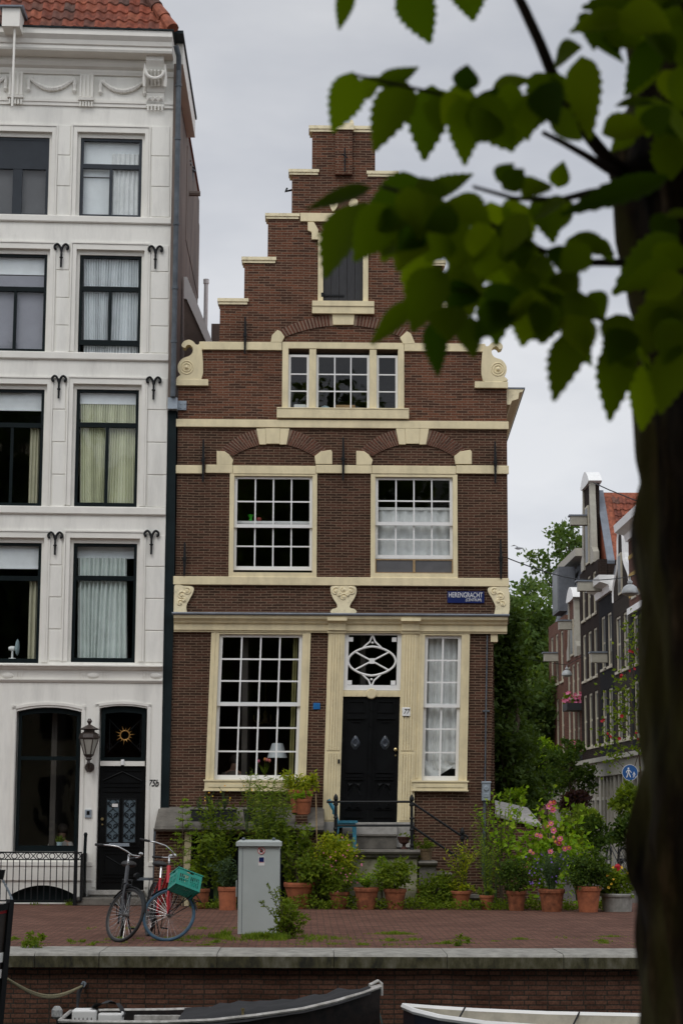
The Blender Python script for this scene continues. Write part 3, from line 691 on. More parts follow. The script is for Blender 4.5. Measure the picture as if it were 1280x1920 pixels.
for s_ in (-1, 1):
    tr.tube([(cxm - .17, 36.02, czm + s_ * .25), (cxm - .05, 36.02, czm + s_ * .36), (cxm, 36.02, czm + s_ * .49)], .018, 6); tr.tube([(cxm + .17, 36.02, czm + s_ * .25), (cxm + .05, 36.02, czm + s_ * .36), (cxm, 36.02, czm + s_ * .49)], .018, 6)
    tr.tube([(cxm - .32, 36.02, czm + s_ * .17), (cxm + .32, 36.018, czm - s_ * .17)], .018, 6)
    tr.lathe([(.012, -.02), (.03, 0), (.012, .02)], (cxm, 36.02, czm + s_ * .34), 8)
    for u in (-1, 1): tr.box(min(cxm + u * .445, cxm + u * .36), max(cxm + u * .445, cxm + u * .36), 36.0, 36.04, min(czm + s_ * .44, czm + s_ * .36), max(czm + s_ * .44, czm + s_ * .36))
tr.box(cxm - .05, cxm + .05, 36.0, 36.03, czm - .05, czm + .05)
tr.build('tracery', M['white'], flo)
p = MB(warp=gw); p.poly([(xA1, 36.05, fz0 + .09), (xB0, 36.05, fz0 + .09), (xB0, 36.05, fz1), (xA1, 36.05, fz1)]); p.build('pane', M['glass'], flo, recalc=False)
# black double door with mouldings
d = MB(warp=gw); dt = zf(1306) - .002
xm = (xA1 + xB0) / 2
d.box(xA1 + .004, xm - .004, 36.02, 36.08, dz0, dt); d.box(xm + .004, xB0 - .004, 36.02, 36.08, dz0, dt)
dr = d.build('door', M['black'], bh)
q = MB(warp=gw)
q.box(xm - .03, xm + .03, 35.995, 36.02, dz0 + .02, dt - .05)
for i in range(7): q.obox((xm, 35.99, dz0 + .25 + i * .3), (.028, 0, -.02), (0, .008, 0), (.006, 0, .01))
for cxx in ((xA1 + xm) / 2 - .01, (xB0 + xm) / 2 + .01):
    q.build('door_moulding', M['black'], dr); q = MB(warp=gw); hw = .155
    q.box(cxx - hw - .03, cxx - hw - .012, 36.006, 36.02, dz0 + .03, dt - .06)
    for y0_, y1_ in ((1314, 1336), ):
        frame4(q, cxx - hw, cxx + hw, zf(y1_), zf(y0_), .02, .02, .03, .02, 36.0, 36.02)
    q.box(cxx - hw - .01, cxx + hw + .01, 35.985, 36.02, zf(1348), zf(1345.5)); q.box(cxx - .08, cxx + .08, 36.0, 36.02, zf(1354), zf(1352))
    q.box(cxx - hw, cxx + hw, 35.99, 36.02, zf(1449), zf(1447)); q.box(cxx - hw - .01, cxx + hw + .01, 35.985, 36.02, zf(1462), zf(1459)); q.box(cxx - hw, cxx + hw, 36.0, 36.02, zf(1457), zf(1452))
    q.box(cxx - hw - .02, cxx + hw + .02, 35.985, 36.02, zf(1533), zf(1529)); q.box(cxx - hw, cxx + hw, 35.99, 36.02, zf(1517.5), zf(1516))
    for s_ in (-1, 1):
        q.add([(cxx + s_ * .12, 36.02, zf(1468)), (cxx + s_ * .01, 36.02, zf(1468)), (cxx + s_ * .12, 36.02, zf(1485)), (cxx + s_ * .085, 35.98, zf(1473))], [(0, 1, 3), (1, 2, 3), (2, 0, 3)])
        q.add([(cxx + s_ * .13, 36.02, zf(1516)), (cxx + s_ * .02, 36.02, zf(1516)), (cxx + s_ * .08, 36.02, zf(1504)), (cxx + s_ * .075, 35.97, zf(1513))], [(0, 1, 3), (1, 2, 3), (2, 0, 3)])
        q.tube([(cxx, 36.015, zf(1467)), (cxx + s_ * .12, 36.015, zf(1492))], .008, 5)
q.build('door_moulding', M['black'], dr)
q = MB(warp=gw)
M['sheen'] = mat('black_carving_sheen', (.05, .06, .075), .3, .4, 12)  # sheen on the black carving put into a lighter blue-grey colour
for cxx in ((xA1 + xm) / 2 - .01, (xB0 + xm) / 2 + .01):
    pts = smooth_poly([(0, .13), (.075, .03), (.08, -.04), (.03, -.12), (0, -.125), (-.03, -.12), (-.08, -.04), (-.075, .03)], 4)
    c0 = Vector((cxx, 35.965, zf(1392))); pr = [Vector((cxx + a, 36.02, zf(1392) + b)) for a, b in pts]
    for i in range(len(pr)):
        a, b = pr[i], pr[(i + 1) % len(pr)]; am, bm_ = a.lerp(c0, .45), b.lerp(c0, .45); am.y = bm_.y = 35.975 + .012 * (i % 2); q.add([a, b, bm_, am], [(0, 1, 2, 3)]); cc = Vector((cxx, 36.0, zf(1395))); q.add([am, bm_, cc], [(0, 1, 2)])
q.build('carved_boss', M['sheen'], dr)
M['brass'] = mat('brass', (.5, .4, .2), .3, .1, metal=.8)
q = MB(warp=gw); q.lathe([(.02, 0), (.035, -.02), (.03, -.05), (.01, -.06)], (xB0 - .06, 36.02, zf(1405)), 12, 'y'); q.lathe([(.018, 0), (.015, -.02)], (xB0 - .055, 36.02, zf(1416)), 10, 'y'); q.build('door_knob', M['brass'], dr)
q = MB(warp=gw); q.box(xA1 - .06, xA1 - .02, 35.9, 35.911, zf(1432), zf(1424)); q.build('bell_push', M['iron'], bh)
# eave gutter along the right side
zA, zB = F(950, 762)[1], F(950, 727)[1]
mb = MB(warp=skew); xe = xr0 + .004
mb.prism([(xe, zA + .05), (xe, zB - .01), (xe + .33, zB - .01), (xe + .30, zB - .06), (xe + .24, zB - .08), (xe + .22, zB - .2), (xe + .1, zB - .24), (xe + .07, zA + .05)], 36.06, 46)
mb.build('eave_gutter', M['creamdirt'], bh)
mb = MB(warp=skew); mb.box(xe, xe + .35, 36.05, 46, zB - .0095, zB + .02); mb.build('eave_lead', M['lead'], bh)
# electric conduit and meter box on the right
mb = MB(warp=gw); a = F(910, 1330)[0]
mb.tube([(a, 35.97, zf(1190)), (a, 35.965, zf(1330)), (a + .01, 35.97, zf(1466))], .013, 6)
for yy in range(1200, 1460, 12): mb.lathe([(.02, -.008), (.02, .008)], (a, 35.965, zf(yy)), 8)
mb.box(a - .06, a + .07, 35.955, 36.0, zf(1333), zf(1330.5)); mb.build('conduit', M['zinc'], bh)
mb = MB(warp=gw); a = F(913, 1400)[0]; mb.box(a - .075, a + .075, 35.86, 36.0, zf(1500), zf(1468)); mb.box(a - .085, a + .085, 35.85, 36.0, zf(1468) + .001, zf(1464)); mb.lathe([(.05, 0), (.045, -.02)], (a, 35.86, zf(1477)), 12, 'y'); mb.box(a - .05, a + .05, 35.85, 35.86, zf(1494), zf(1486)); mb.build('meter_box', M['galv'], bh, bevel=.01)
mb = MB(warp=gw); mb.tube([(a - .02, 35.93, zf(1500)), (a - .02, 35.93, zf(1640))], .028, 8); mb.build('conduit', M['zinc'], bh)
# lower-left cellar front: cream posts and dark opening are part of the house
for pxx in (363, 569):
    q = MB(warp=gw); a = F(pxx, 1590)[0]; q.box(a - .06, a + .06, 35.3, 35.98, 0, F(pxx, 1560, 35.3)[1]); q.build('cellar_post', M['cream'], bh)
q = MB(warp=gw); a, b_ = F(369, 1590)[0], F(563, 1590)[0]; q.box(a, b_, 35.45, 35.98, F(450, 1564, 35.4)[1], F(450, 1556, 35.3)[1]); q.build('cellar_lintel', M['cream'], bh)
q = MB(warp=gw); q.box(a + .001, b_ - .001, 35.6, 35.98, 0, F(450, 1565, 35.4)[1]); q.build('dark_cellar_fill', M['dkgreen'], bh)  # dark solid block in place of the shaded cellar opening
q = MB(warp=gw); xl, xr = F(303, 1600)[0], F(357, 1600)[0]; q.box(xl, xr, 35.32, 35.98, 0, F(330, 1555, 35.3)[1]); q.build('cellar_cheek', M['brick_low'], bh); q = MB(warp=gw); xl, xr = F(575, 1600)[0], F(612, 1600)[0]; q.box(xl, xr, 35.32, 35.98, 0, F(330, 1555, 35.3)[1]); q.build('cellar_cheek', M['brick_low'], bh)
# sloping stone hood over the cellar
q = MB(warp=gw)
xl, xr = F(303, 1530)[0], F(612, 1530)[0]
zb_ = zf(1514); zf_ = F(450, 1549, 35.1)[1]
q.xprofile([(35.99, zb_), (35.2, zf_ + .03), (35.12, zf_), (35.1, zf_ - .06), (35.14, zf_ - .1), (35.99, zf_ - .1)], xl, xr); q.build('cellar_hood', M['stone'], bh)
# ------------------------------------------------------------------ signs on the brick house
def plate(name, label, cat, r, out_, m, bevel=.005, warp=None, group=None):
    a, b, c, d = r; t = thing(name, label, cat, ((a + b) / 2, 36 - out_, c), group); q = MB(warp=warp); q.box(a, b, 36 - out_ - .012, 36 - out_ + .004, c, d); q.build('plate', M[m], t, bevel=bevel); return t, a, b, c, d
M['signblue'] = mat('enamel_blue', (.008, .018, .10), .35, .1, 4, spec=.3)
M['letter'] = mat('white_lettering', (.75, .75, .75), .5, 0)
t, a, b_, c, d = plate('street_sign', 'dark blue enamel street name sign between the first-floor ledge and cornice', 'street sign', RC(838, 1109, 907, 1131), .02, 'signblue')
w_ = b_ - a; h_ = d - c
text('lettering', 'HERENGRACHT', .135, ((a + b_) / 2 - .005, 35.964, c + h_ * .66), 'letter', t, sx=.66)
text('lettering', '(CENTRUM)', .075, (b_ - .2, 35.964, c + h_ * .26), 'letter', t, sx=.75)
M['plaqueblue'] = mat('bright_blue_plaque', (.01, .13, .36), .4, .1)
t, a, b_, c, d = plate('wall_plaque', 'small bright blue square plaque on the brick between window and door', 'plaque', RC(587, 1318, 600, 1330), .01, 'plaqueblue')
M['plaquemark'] = mat('pale_blue_mark', (.03, .2, .45), .4, 0)
q = MB(); q.tube([(a + .035 + .02 * math.cos(k), 35.977, c + .06 + .025 * math.sin(k)) for k in range(6)], .004, 5, True); q.tube([(b_ - .035 + .02 * math.cos(k), 35.977, c + .06 + .025 * math.sin(k)) for k in range(6)], .004, 5, True); q.build('mark', M['plaquemark'], t)
t, a, b_, c, d = plate('house_number', 'small white enamel plate reading 77 on the cream pilaster', 'number plate', RC(753, 1327, 768, 1343), .09, 'white')
M['ink'] = mat('black_lettering', (.01, .01, .01), .5, 0)
text('lettering', '77', .13, ((a + b_) / 2, 35.894, (c + d) / 2), 'ink', t, shear=.3, sx=.8, bold=-.001)
q = MB(); q.box(a + .03, a + .06, 35.89, 35.91, c - .012, c - .001); q.box(b_ - .06, b_ - .03, 35.89, 35.91, c - .012, c - .001); q.build('clip', M['iron'], t)
# ------------------------------------------------------------------ things in the brick house windows
def curtain(label, x0, x1, z0, z1, y, m, waves=9, amp=.02, warp=None, group=None, gather=0, seed=1, name='curtain', n=70):
    q = MB(warp=warp); wavy(q, x0, x1, z0, z1, y, n, amp, waves, seed, gather); o = q.build(name, M[m], smooth=True, recalc=False); return tag(o, label, 'curtain', group)
s0, s1, z0, z1 = w2
curtain('white net half curtain inside the right first-floor sash window', s0 + .03, s1 - .03, zf(1046), zf(951), 36.2, 'curtain', 7, .015)
q = MB(); q.box(s0 + .02, s1 - .02, 36.17, 36.19, zf(953), zf(948)); tag(q.build('curtain_rail', M['white']), 'thin white rail holding the net half curtain at the right first-floor window', 'curtain rail')
s0, s1, z0, z1 = w1
q = MB(); q.box(s0 + .02, s1 - .02, 36.2, 36.4, zf(980), zf(975)); tag(q.build('window_shelf', M['white']), 'white shelf across the inside of the left first-floor window', 'shelf')
M['greenplastic'] = mat('green_plastic', (.03, .35, .02), .4, .1)
q = MB(); a, z_ = F(469, 975); q.lathe([(.015, 0), (.035, .03), (.02, .05), (.055, .13), (.05, .13)], (a, 36.3, zf(975) + .003), 14); tag(q.build('green_cup', M['greenplastic']), 'bright green cup standing on the window shelf of the left first-floor window', 'cup')
M['redplastic'] = mat('red_glaze', (.25, .02, .02), .4, .1)
q = MB(); a, z_ = F(485, 975); q.lathe([(.03, 0), (.05, .04), (.04, .07), (.03, .08)], (a, 36.3, zf(975) + .003), 14); tag(q.build('red_bowl', M['redplastic']), 'small red bowl beside the green cup on the window shelf', 'bowl')
wo, s0, s1, zs, z1 = gw2
curtain('white lace curtain hanging in the tall right ground-floor window, swept up at its lower corner', s0 + .04, s1 - .04, zf(1440), z1 - .05, 36.2, 'curtain', 5, .018, warp=gw, gather=.03)
q = MB(warp=gw); P = []
for k in range(9):
    t = k / 8
    for i in range(21):
        u = i / 20; lo = zf(1456) + (.15 + .33 * u ** 2.2) * (1 - t) * 1; zz = lo * (1 - t) + zf(1436) * t if False else (zf(1458) + .36 * max(0, u - .25) ** 1.3) * (1 - t) + zf(1425) * t
        P.append((s0 + .05 + (s1 - s0 - .1) * u, 36.19 + .02 * math.sin(u * 14 + t * 6), zz))
q.add(P, [(k * 21 + i, k * 21 + i + 1, (k + 1) * 21 + i + 1, (k + 1) * 21 + i) for k in range(8) for i in range(20)])
tag(q.build('curtain_swag', M['curtain'], smooth=True, recalc=False), 'bunched white lace hem drooping across the lowest panes of the right ground-floor window', 'curtain')
wo, s0, s1, zs, z1 = gw1
M['olivecurtain'] = mat('olive_curtain', (.25, .23, .09), .9, .2)
curtain('narrow olive curtain drawn to the right inside the tall left ground-floor window', s1 - .17, s1 - .08, zs, z1, 36.2, 'olivecurtain', 2, .02, warp=gw, n=20)
lp = thing('table_lamp', 'white cone shade lamp standing inside the left ground-floor window', 'lamp', (F(521, 1440)[0], 36.5, zf(1475)))
cx_ = F(521, 1440)[0] - .02; cz_ = F(521, 1421, 36.5)[1]
M['shade'] = mat('white_lamp_shade', (.62, .66, .68), .8, .03)
q = MB(); q.lathe([(.19, cz_), (.1, cz_ + .27), (.095, cz_ + .27), (.185, cz_)], (cx_, 36.5, 0), 24); q.build('lamp_shade', M['shade'], lp, smooth=False)
q = MB(); q.lathe([(.08, zf(1475)), (.08, zf(1475) + .02), (.01, zf(1475) + .04), (.01, cz_ + .1)], (cx_, 36.5, 0), 10); q.build('stand', M['brass'], lp)
tv = thing('tulip_vase', 'red vase of pink and orange tulips on the inner sill of the left ground-floor window', 'vase', (F(497, 1455)[0], 36.4, zf(1463)))
tx, tz = F(495, 1455)[0], zf(1463)
q = MB(); q.lathe([(.03, tz), (.06, tz + .03), (.055, tz + .07), (.035, tz + .1)], (tx, 36.4, 0), 14); q.build('vase', M['redplastic'], tv)
q = MB(); hd_ = MB()
for i in range(14):
    d_ = Vector((rnd.uniform(-.55, .55), rnd.uniform(-.3, .3), 1)).normalized(); b0 = Vector((tx, 36.4, tz + .09)); l_ = rnd.uniform(.16, .26)
    q.leaf(b0, d_, Vector((rnd.uniform(-.5, .5), -1, 0)), l_, .03)
    if i % 3 == 0: e = b0 + d_ * .27; q.tube([b0, e], .004, 4); hd_.lathe([(.005, -.01), (.025, .01), (.026, .035), (.01, .06)], e, 8)
q.build('leaves', M['leaf_mid'], tv, recalc=False); hd_.build('tulip_heads', island('tulip_heads', [(.6, .15, .25), (.7, .3, .08), (.6, .2, .4)], .6), tv)
# chandelier dimly seen
ch = thing('chandelier', 'dim brass chandelier hanging deep inside the left ground-floor room', 'chandelier', (F(497, 1350)[0], 38.2, F(497, 1350, 38.2)[1]))
hx, hz = F(497, 1352, 38.2)
q = MB(); q.tube([(hx, 38.2, hz), (hx, 38.2, hz + .75)], .01, 6); q.lathe([(.02, hz - .05), (.06, hz), (.03, hz + .08), (.05, hz + .14), (.015, hz + .2)], (hx, 38.2, 0), 12)
for k in range(6):
    an = k * math.pi / 3; q.tube([(hx, 38.2, hz), (hx + .12 * math.cos(an), 38.2 + .12 * math.sin(an), hz - .06), (hx + .22 * math.cos(an), 38.2 + .22 * math.sin(an), hz + .02)], .008, 5); q.lathe([(.012, 0), (.012, .09)], (hx + .22 * math.cos(an), 38.2 + .22 * math.sin(an), hz + .03), 6)
q.build('arms', M['brass'], ch)
# boxes on the attic sill
M['card'] = mat('cardboard', (.36, .23, .11), .8, .1)
def sillbox(label, nm, x0, x1, y0, y1, m, Yb=36.15):
    a, b, c, d = RC(x0, y0, x1, y1); q = MB(); q.box(a, b, Yb, Yb + .18, zb_at, d); q.box(a + .01, b - .01, Yb + .002, Yb + .17, d + .0005, d + .01); tag(q.build(nm, M[m]), label, 'box')
zb_at = zf(768)
sillbox('white framed board leaning inside the left attic pane', 'picture_frame', 551, 574, 756, 768, 'white')
sillbox('brown cardboard box on the sill behind the middle attic panes', 'cardboard_box', 629, 666, 757, 768, 'card')
q = MB(); a, z_ = F(609, 768); M['palemint'] = mat('pale_blue_plastic', (.45, .58, .62), .5, .05)
q.lathe([(.14, zb_at), (.13, zb_at + .06), (.09, zb_at + .11), (.02, zb_at + .14)], (a, 36.32, 0), 18); tag(q.build('ceiling_shade', M['palemint'], smooth=True), 'pale blue round dome lying behind the lower left middle attic pane', 'lampshade')
# a person dimly seen indoors
M['skin'] = mat('skin', (.42, .24, .17), .6, .05)
M['hair'] = mat('dark_hair', (.03, .02, .015), .7, .2)
def bust(label, px, py, Y, shirt, lean, sc=1.0, hair='hair', face=-1):
    """seated person, head and upper body visible above the sill; one continuous skinned body"""
    hx, hz = F(px, py, Y)
    t = thing('person', label, 'person', (hx, Y, hz - .95 * sc))
    V = [(0, 0, -.62), (0, .0, -.40), (.0, 0, -.22), (0, 0, -.12), (lean * .5, -.02, -.02), (lean * .6, -.03, .06), (.17, 0, -.21), (.22, -.08, -.45), (.12, -.3, -.52), (-.17, 0, -.21), (-.22, -.08, -.45), (-.1, -.3, -.52), (.06, -.36, -.50), (-.04, -.36, -.50)]
    E = [(0, 1), (1, 2), (2, 3), (3, 4), (4, 5), (2, 6), (6, 7), (7, 8), (2, 9), (9, 10), (10, 11), (8, 12), (11, 13)]
    R = [.15, .15, .13, .055, .085, .075, .065, .05, .035, .065, .05, .035, .03, .03]
    me = bpy.data.meshes.new('body'); me.from_pydata([Vector(v) * sc + Vector((0, 0, .95 * sc)) for v in V], E, [])
    o = bpy.data.objects.new('body', me); COL.objects.link(o); o.parent = t; BASE[o.name] = BASE[t.name]
    sk = o.modifiers.new('skin', 'SKIN'); 
    for i, r_ in enumerate(R): me.skin_vertices[0].data[i].radius = (r_ * sc, r_ * sc)
    me.skin_vertices[0].data[0].use_root = True
    ss = o.modifiers.new('subdivision', 'SUBSURF'); ss.levels = 2; ss.render_levels = 2
    me.materials.append(M['skin'])
    sh = MB(); base = Vector((hx, Y, hz))
    sh.lathe([(.16, -.62), (.185, -.42), (.185, -.27), (.15, -.17), (.07, -.125)], (0, 0, 0), 16)
    for s_ in (-1, 1): sh.tube([(s_ * .13, 0, -.2), (s_ * .235, -.06, -.4), (s_ * .2, -.16, -.48)], [.09, .075, .06], 10)
    sh.v = [Vector((v.x, v.y * (.75 if abs(v.x) < .19 else 1), v.z)) * sc + Vector((0, 0, .95 * sc)) for v in sh.v]
    sh.build('shirt', M[shirt], t, smooth=True, local=True)
    hh = MB(); hh.lathe([(.02, .145), (.07, .13), (.1, .08), (.105, .02), (.098, -.03), (.08, -.04)], (lean * .58, .0, .035), 14)
    hh.v = [v * sc + Vector((0, 0, .95 * sc)) for v in hh.v]; hh.build('hair', M[hair], t, smooth=True, local=True)
    return t
M['shirtgrey'] = mat('brown_grey_shirt', (.13, .11, .09), .9, .1)
M['shirtwhite'] = mat('white_shirt', (.42, .40, .38), .9, .1)
bust('person in a dull brown top sitting behind the bottom left panes of the ground-floor window', 438, 1432, 36.75, 'shirtgrey', .05)
# ------------------------------------------------------------------ white stucco house on the left
KW = .045
XR = F(313, 850, YW)[0]
def FT(px, py, dy=0.0):
    """pixel -> (x,z) on the slightly turned white facade"""
    d = ray(px, py)
    # Y = YW+dy - KW*(XR-x)
    t = (YW + dy - KW * XR) / (d.y - KW * d.x)
    p = CAMP + d * t; return p.x, p.z
wx = lambda v: (v.x, v.y - KW * (XR - v.x), v.z)
def RW(x0, x1, y0, y1):
    xm, ym = (x0 + x1) / 2, (y0 + y1) / 2
    return FT(x0, ym)[0], FT(x1, ym)[0], FT(xm, y1)[1], FT(xm, y0)[1]
XL = FT(-190, 850)[0]
wh = thing('white_house', 'tall white stucco canal house with dark window frames and red tiled roof', 'house', (XL / 2 + XR / 2, 35.8, 0))
WH = lambda: MB(xf=wx)
Yw = YW
cols2 = {4: (149.5, 265, 257, 408), 3: (147.5, 263.5, 477, 662), 2: (141, 258, 729, 950), 1: (135, 254.5, 1018, 1242)}
cols1 = {4: (90.5 - 117, 90.5, 254.5, 406), 3: (86 - 117, 86, 474, 660), 2: (80 - 118, 80, 728, 950), 1: (74.5 - 119, 74.5, 1016.5, 1243)}
cols0 = {k: (v[0] - 178, v[1] - 178, v[2] - 3, v[3] - 3) for k, v in cols1.items()}
tran = {4: 309, 3: 539, 2: 795, 1: 1083}
tops = {4: (FT(300, 207)[1], FT(300, 408)[1]), }
holes = []; wins = []
for ci, cc in ((2, cols2), (1, cols1), (0, cols0)):
    for k, r in cc.items():
        q = RW(*r); H = (q[0] - .06, q[1] + .06, q[2], q[3] + .09); holes.append(H); wins.append((ci, k, q, H))
GWr = RW(31, 147, 1328, 1597); GDr = RW(186.5, 270, 1325, 1668)
GWh = (GWr[0] - .03, GWr[1] + .03, GWr[2], GWr[3] + .02); GDh = (GDr[0] - .03, GDr[1] + .03, .0, GDr[3] + .02)
BW = RW(19, 141, 1660, 1694); BWh = (BW[0], BW[1], .02, BW[3])
ZT = FT(310, 112)[1]
mb = WH(); wall_grid(mb, [(XL, XR, 0, ZT)], holes + [GWh, GDh, BWh], Yw, .3); mb.build('facade', M['stucco'], wh)
# spandrels of the segmental ground-floor heads
def spandrel(H, rise):
    for s_ in (0, 1):
        n = 8; x0, x1 = (H[0], (H[0] + H[1]) / 2) if s_ == 0 else ((H[0] + H[1]) / 2, H[1]); xc = (H[0] + H[1]) / 2; hw = (H[1] - H[0]) / 2
        arc = [(x0 + (x1 - x0) * i / n, H[3] + .0 - rise * ((x0 + (x1 - x0) * i / n - xc) / hw) ** 2) for i in range(n + 1)]
        pts = ([(H[0], H[3] + .001)] if s_ == 0 else []) + ([] if s_ == 0 else [])
        poly = arc + ([(H[1], H[3] + .001)] if s_ else [(H[0], H[3] + .001)])
        mb = WH(); mb.prism(poly, Yw + .002, Yw + .2); mb.build('arch_spandrel', M['stucco'], wh)
spandrel(GWh, .08); spandrel(GDh, .05); spandrel(BWh, .17)
# interior
mb = MB()
for y in (430, 690, 975, 1290, 1650):
    zz = FT(200, y)[1]; mb.box(XL + .1, XR - .32, 36.25, 40, zz - .08, zz)
mb.box(XL + .1, XR - .3, 39.9, 40, 0, ZT); mb.box(XL + .02, XL + .099, 36.35, 40, 0, ZT)
for px in (111, 106 - 178):
    a = FT(px, 850)[0]; mb.box(a - .05, a + .05, 36.25, 39.9, 0, ZT)
mb.build('inside_floors', M['interior'], wh)
# windows
def dark_window(ci, k, q, H):
    x0, x1, z0, z1 = q; fm = 'greyframe' if k == 4 else 'dkgreen'
    zt = FT(200 if ci == 2 else 25 if ci == 1 else -150, tran[k])[1]
    op = (k == 3 and ci == 2)
    zb = FT(205, 645)[1] if op else z0
    mb = WH(); frame4(mb, x0, x1, zb, z1, .055, .055, .09 if not op else .10, .05, Yw + .10, Yw + .17)
    mb.box(x0 + .055, x1 - .055, Yw + .098, Yw + .168, zt - .045, zt + .045)
    xm = (x0 + x1) / 2
    if k != 1: mb.box(xm - (.028 if not (k == 4 and ci == 1) else .09), xm + (.028 if not (k == 4 and ci == 1) else .09), Yw + .104, Yw + .166, zb + .09, zt - .045)
    if k == 4 and ci != 2: mb.box(x0 + .055, x1 - .055, Yw + .11, Yw + .15, zt + .045, z1 - .05)
    wo = mb.build('window', M[fm], wh)
    # pale inner reveal
    mb = WH(); frame4(mb, H[0], H[1], z0, H[3], H[0] * 0 + (x0 - H[0]) - .002, (H[1] - x1) - .002, 0, H[3] - z1 - .002, Yw + .07, Yw + .2); mb.build('reveal', M['stuccotrim'], wo)
    if op:
        mb = WH(); frame4(mb, x0, x1, z0, zb - .002, .04, .04, .02, .0, Yw + .12, Yw + .19); mb.build('lower_frame', M['dkgreen'], wo)
    p = WH(); yy = Yw + .135; p.poly([(x0 + .05, yy, zb + .08), (x1 - .05, yy, zb + .08), (x1 - .05, yy, z1 - .045), (x0 + .05, yy, z1 - .045)]); p.build('pane', M['glass'], wo, recalc=False)
    # moulded surround
    mb = WH(); sx0, sx1, sz1 = H[0] - .075, H[1] + .075, H[3] + .105
    frame4(mb, sx0, sx1, z0 + .02, sz1, .075, .075, 0, .105, Yw - .018, Yw + .01)
    frame4(mb, sx0 - .035, sx1 + .035, z0 + .02, sz1 + .035, .03, .03, 0, .03, Yw - .035, Yw + .01)
    mb.build('surround', M['stuccotrim'], wh)
    return wo
wobj = {}
for ci, k, q, H in wins: wobj[(ci, k)] = dark_window(ci, k, q, H)
# sill bands
def bandw(y0, y1, px=300, out_=.05, nm='sill_band'):
    z1, z0 = FT(px, y0)[1], FT(px, y1)[1]; mb = WH(); mb.xprofile([(Yw + .01, z0), (Yw - out_ * .7, z0), (Yw - out_, z0 + .02), (Yw - out_, z1 - .012), (Yw - out_ * .8, z1), (Yw + .01, z1)], XL, XR); mb.build(nm, M['stuccotrim'], wh)
bandw(409, 421.5); bandw(664, 678); bandw(952.5, 967)
z1, z0 = FT(290, 1247)[1], FT(290, 1281)[1]
mb = WH(); h = z1 - z0
mb.xprofile([(Yw + .01, z0), (Yw - .02, z0), (Yw - .05, z0 + .04), (Yw - .05, z0 + .06), (Yw - .015, z0 + .062), (Yw - .015, z0 + h * .68), (Yw - .06, z0 + h * .72), (Yw - .09, z0 + h * .84), (Yw - .13, z0 + h * .88), (Yw - .13, z1 - .02), (Yw + .01, z1)], XL, XR)
mb.build('belt_cornice', M['stuccotrim'], wh)
for px in (15, 175, 293, -140):
    a, zc_ = FT(px, 1267); mb = WH()
    P = [Vector((a + .115 * math.cos(t * .3), Yw - .016, zc_ + .055 * math.sin(t * .3))) for t in range(21)]
    mb.lathe([(.055, 0), (.05, -.015), (.03, -.028), (.0, -.032)], (0, 0, 0), 18, 'y'); mb.v = [Vector((a + v.x * 2.0, Yw - .015 + v.y, zc_ + v.z)) for v in mb.v]; mb.build('oval_ornament', M['stuccotrim'], wh)
    for s_ in ((-1, 1) if px < 290 else (-1,)):
        mb = WH()
        for i in range(3):
            q0 = a + s_ * (.16 + i * .05); mb.box(q0 - .014, q0 + .014, Yw - .03, Yw - .013, FT(px, 1276)[1], FT(px, 1258)[1])
        mb.build('fluting', M['stuccotrim'], wh)
# rusticated blocks between windows
for lo, hi, ya, yb in ((106.5, 133, 234, 407), (104, 131, 455, 662), (97, 124, 707, 951), (91, 117, 1000, 1240), (283, 319, 236, 408), (281.5, 317, 459, 663), (275.5, 314, 708, 952), (271, 311, 1003, 1243)):
    n = 3 if ya < 300 else 4
    for i in range(n):
        y0 = ya + (yb - ya) * i / n; y1 = ya + (yb - ya) * (i + 1) / n
        a, b_, c, d = RW(lo + 1.5, hi - .5, y0, y1); mb = WH(); mb.box(a, min(b_, XR), Yw - .014, Yw + .01, c + .012, d - .012); mb.build('rusticated_block', M['stucco'], wh, bevel=.006)
# curled wall anchors
def curled(px, y0, y1):
    a, zt = FT(px, y0); _, zb = FT(px, y1); h = zt - zb; yy = Yw - .05
    mb = WH(); mb.tube([(a, yy, zb), (a, yy, zt - h * .28)], .021, 6)
    for s_ in (-1, 1):
        pts = [(a, yy, zt - h * .34), (a + s_ * .025, yy, zt - h * .12), (a + s_ * .075, yy, zt), (a + s_ * .125, yy, zt - .035), (a + s_ * .125, yy, zt - .085), (a + s_ * .09, yy, zt - .09)]
        pts = [Vector((x, yy, z)) for x, z in smooth_poly([(p[0], p[2]) for p in pts], 4, False)]
        mb.tube(pts, [.023] * (len(pts) - 4) + [.03] * 4, 6)
    mb.lathe([(.02, -.02), (.038, 0), (.02, .02)], (a, yy, zb + h * .42), 8); mb.tube([(a, yy, zb + h * .42), (a, Yw, zb + h * .42)], .02, 6)
    mb.build('curled_wall_anchor', M['iron'], wh)
for q in ((116.5, 459, 502), (292.5, 463, 505), (112, 706, 748), (289, 708.5, 750), (105, 999, 1041), (285, 996, 1040)): curled(*q)
# entablature
zA = FT(310, 204)[1]; zB = FT(310, 118)[1]; zC = FT(310, 81)[1]
mb = WH(); mb.xprofile([(Yw + .01, zA), (Yw - .03, zA), (Yw - .03, zA + .06), (Yw - .05, zA + .07), (Yw - .05, zA + .12), (Yw + .01, zA + .125)], XL, XR); mb.build('architrave', M['stuccotrim'], wh)
mb = WH(); mb.xprofile([(Yw + .01, zB - .3), (Yw - .04, zB - .3), (Yw - .06, zB - .24), (Yw - .06, zB - .2), (Yw - .13, zB - .16), (Yw - .16, zB - .1), (Yw - .16, zB - .02), (Yw - .48, zB), (Yw - .50, zB + .04), (Yw - .50, zB + .1), (Yw - .53, zB + .12), (Yw - .55, zB + .2), (Yw - .62, zB + .28), (Yw - .62, zC - .01), (Yw + .3, zC - .01)], XL, XR)
mb.build('crown_cornice', M['stuccotrim'], wh)
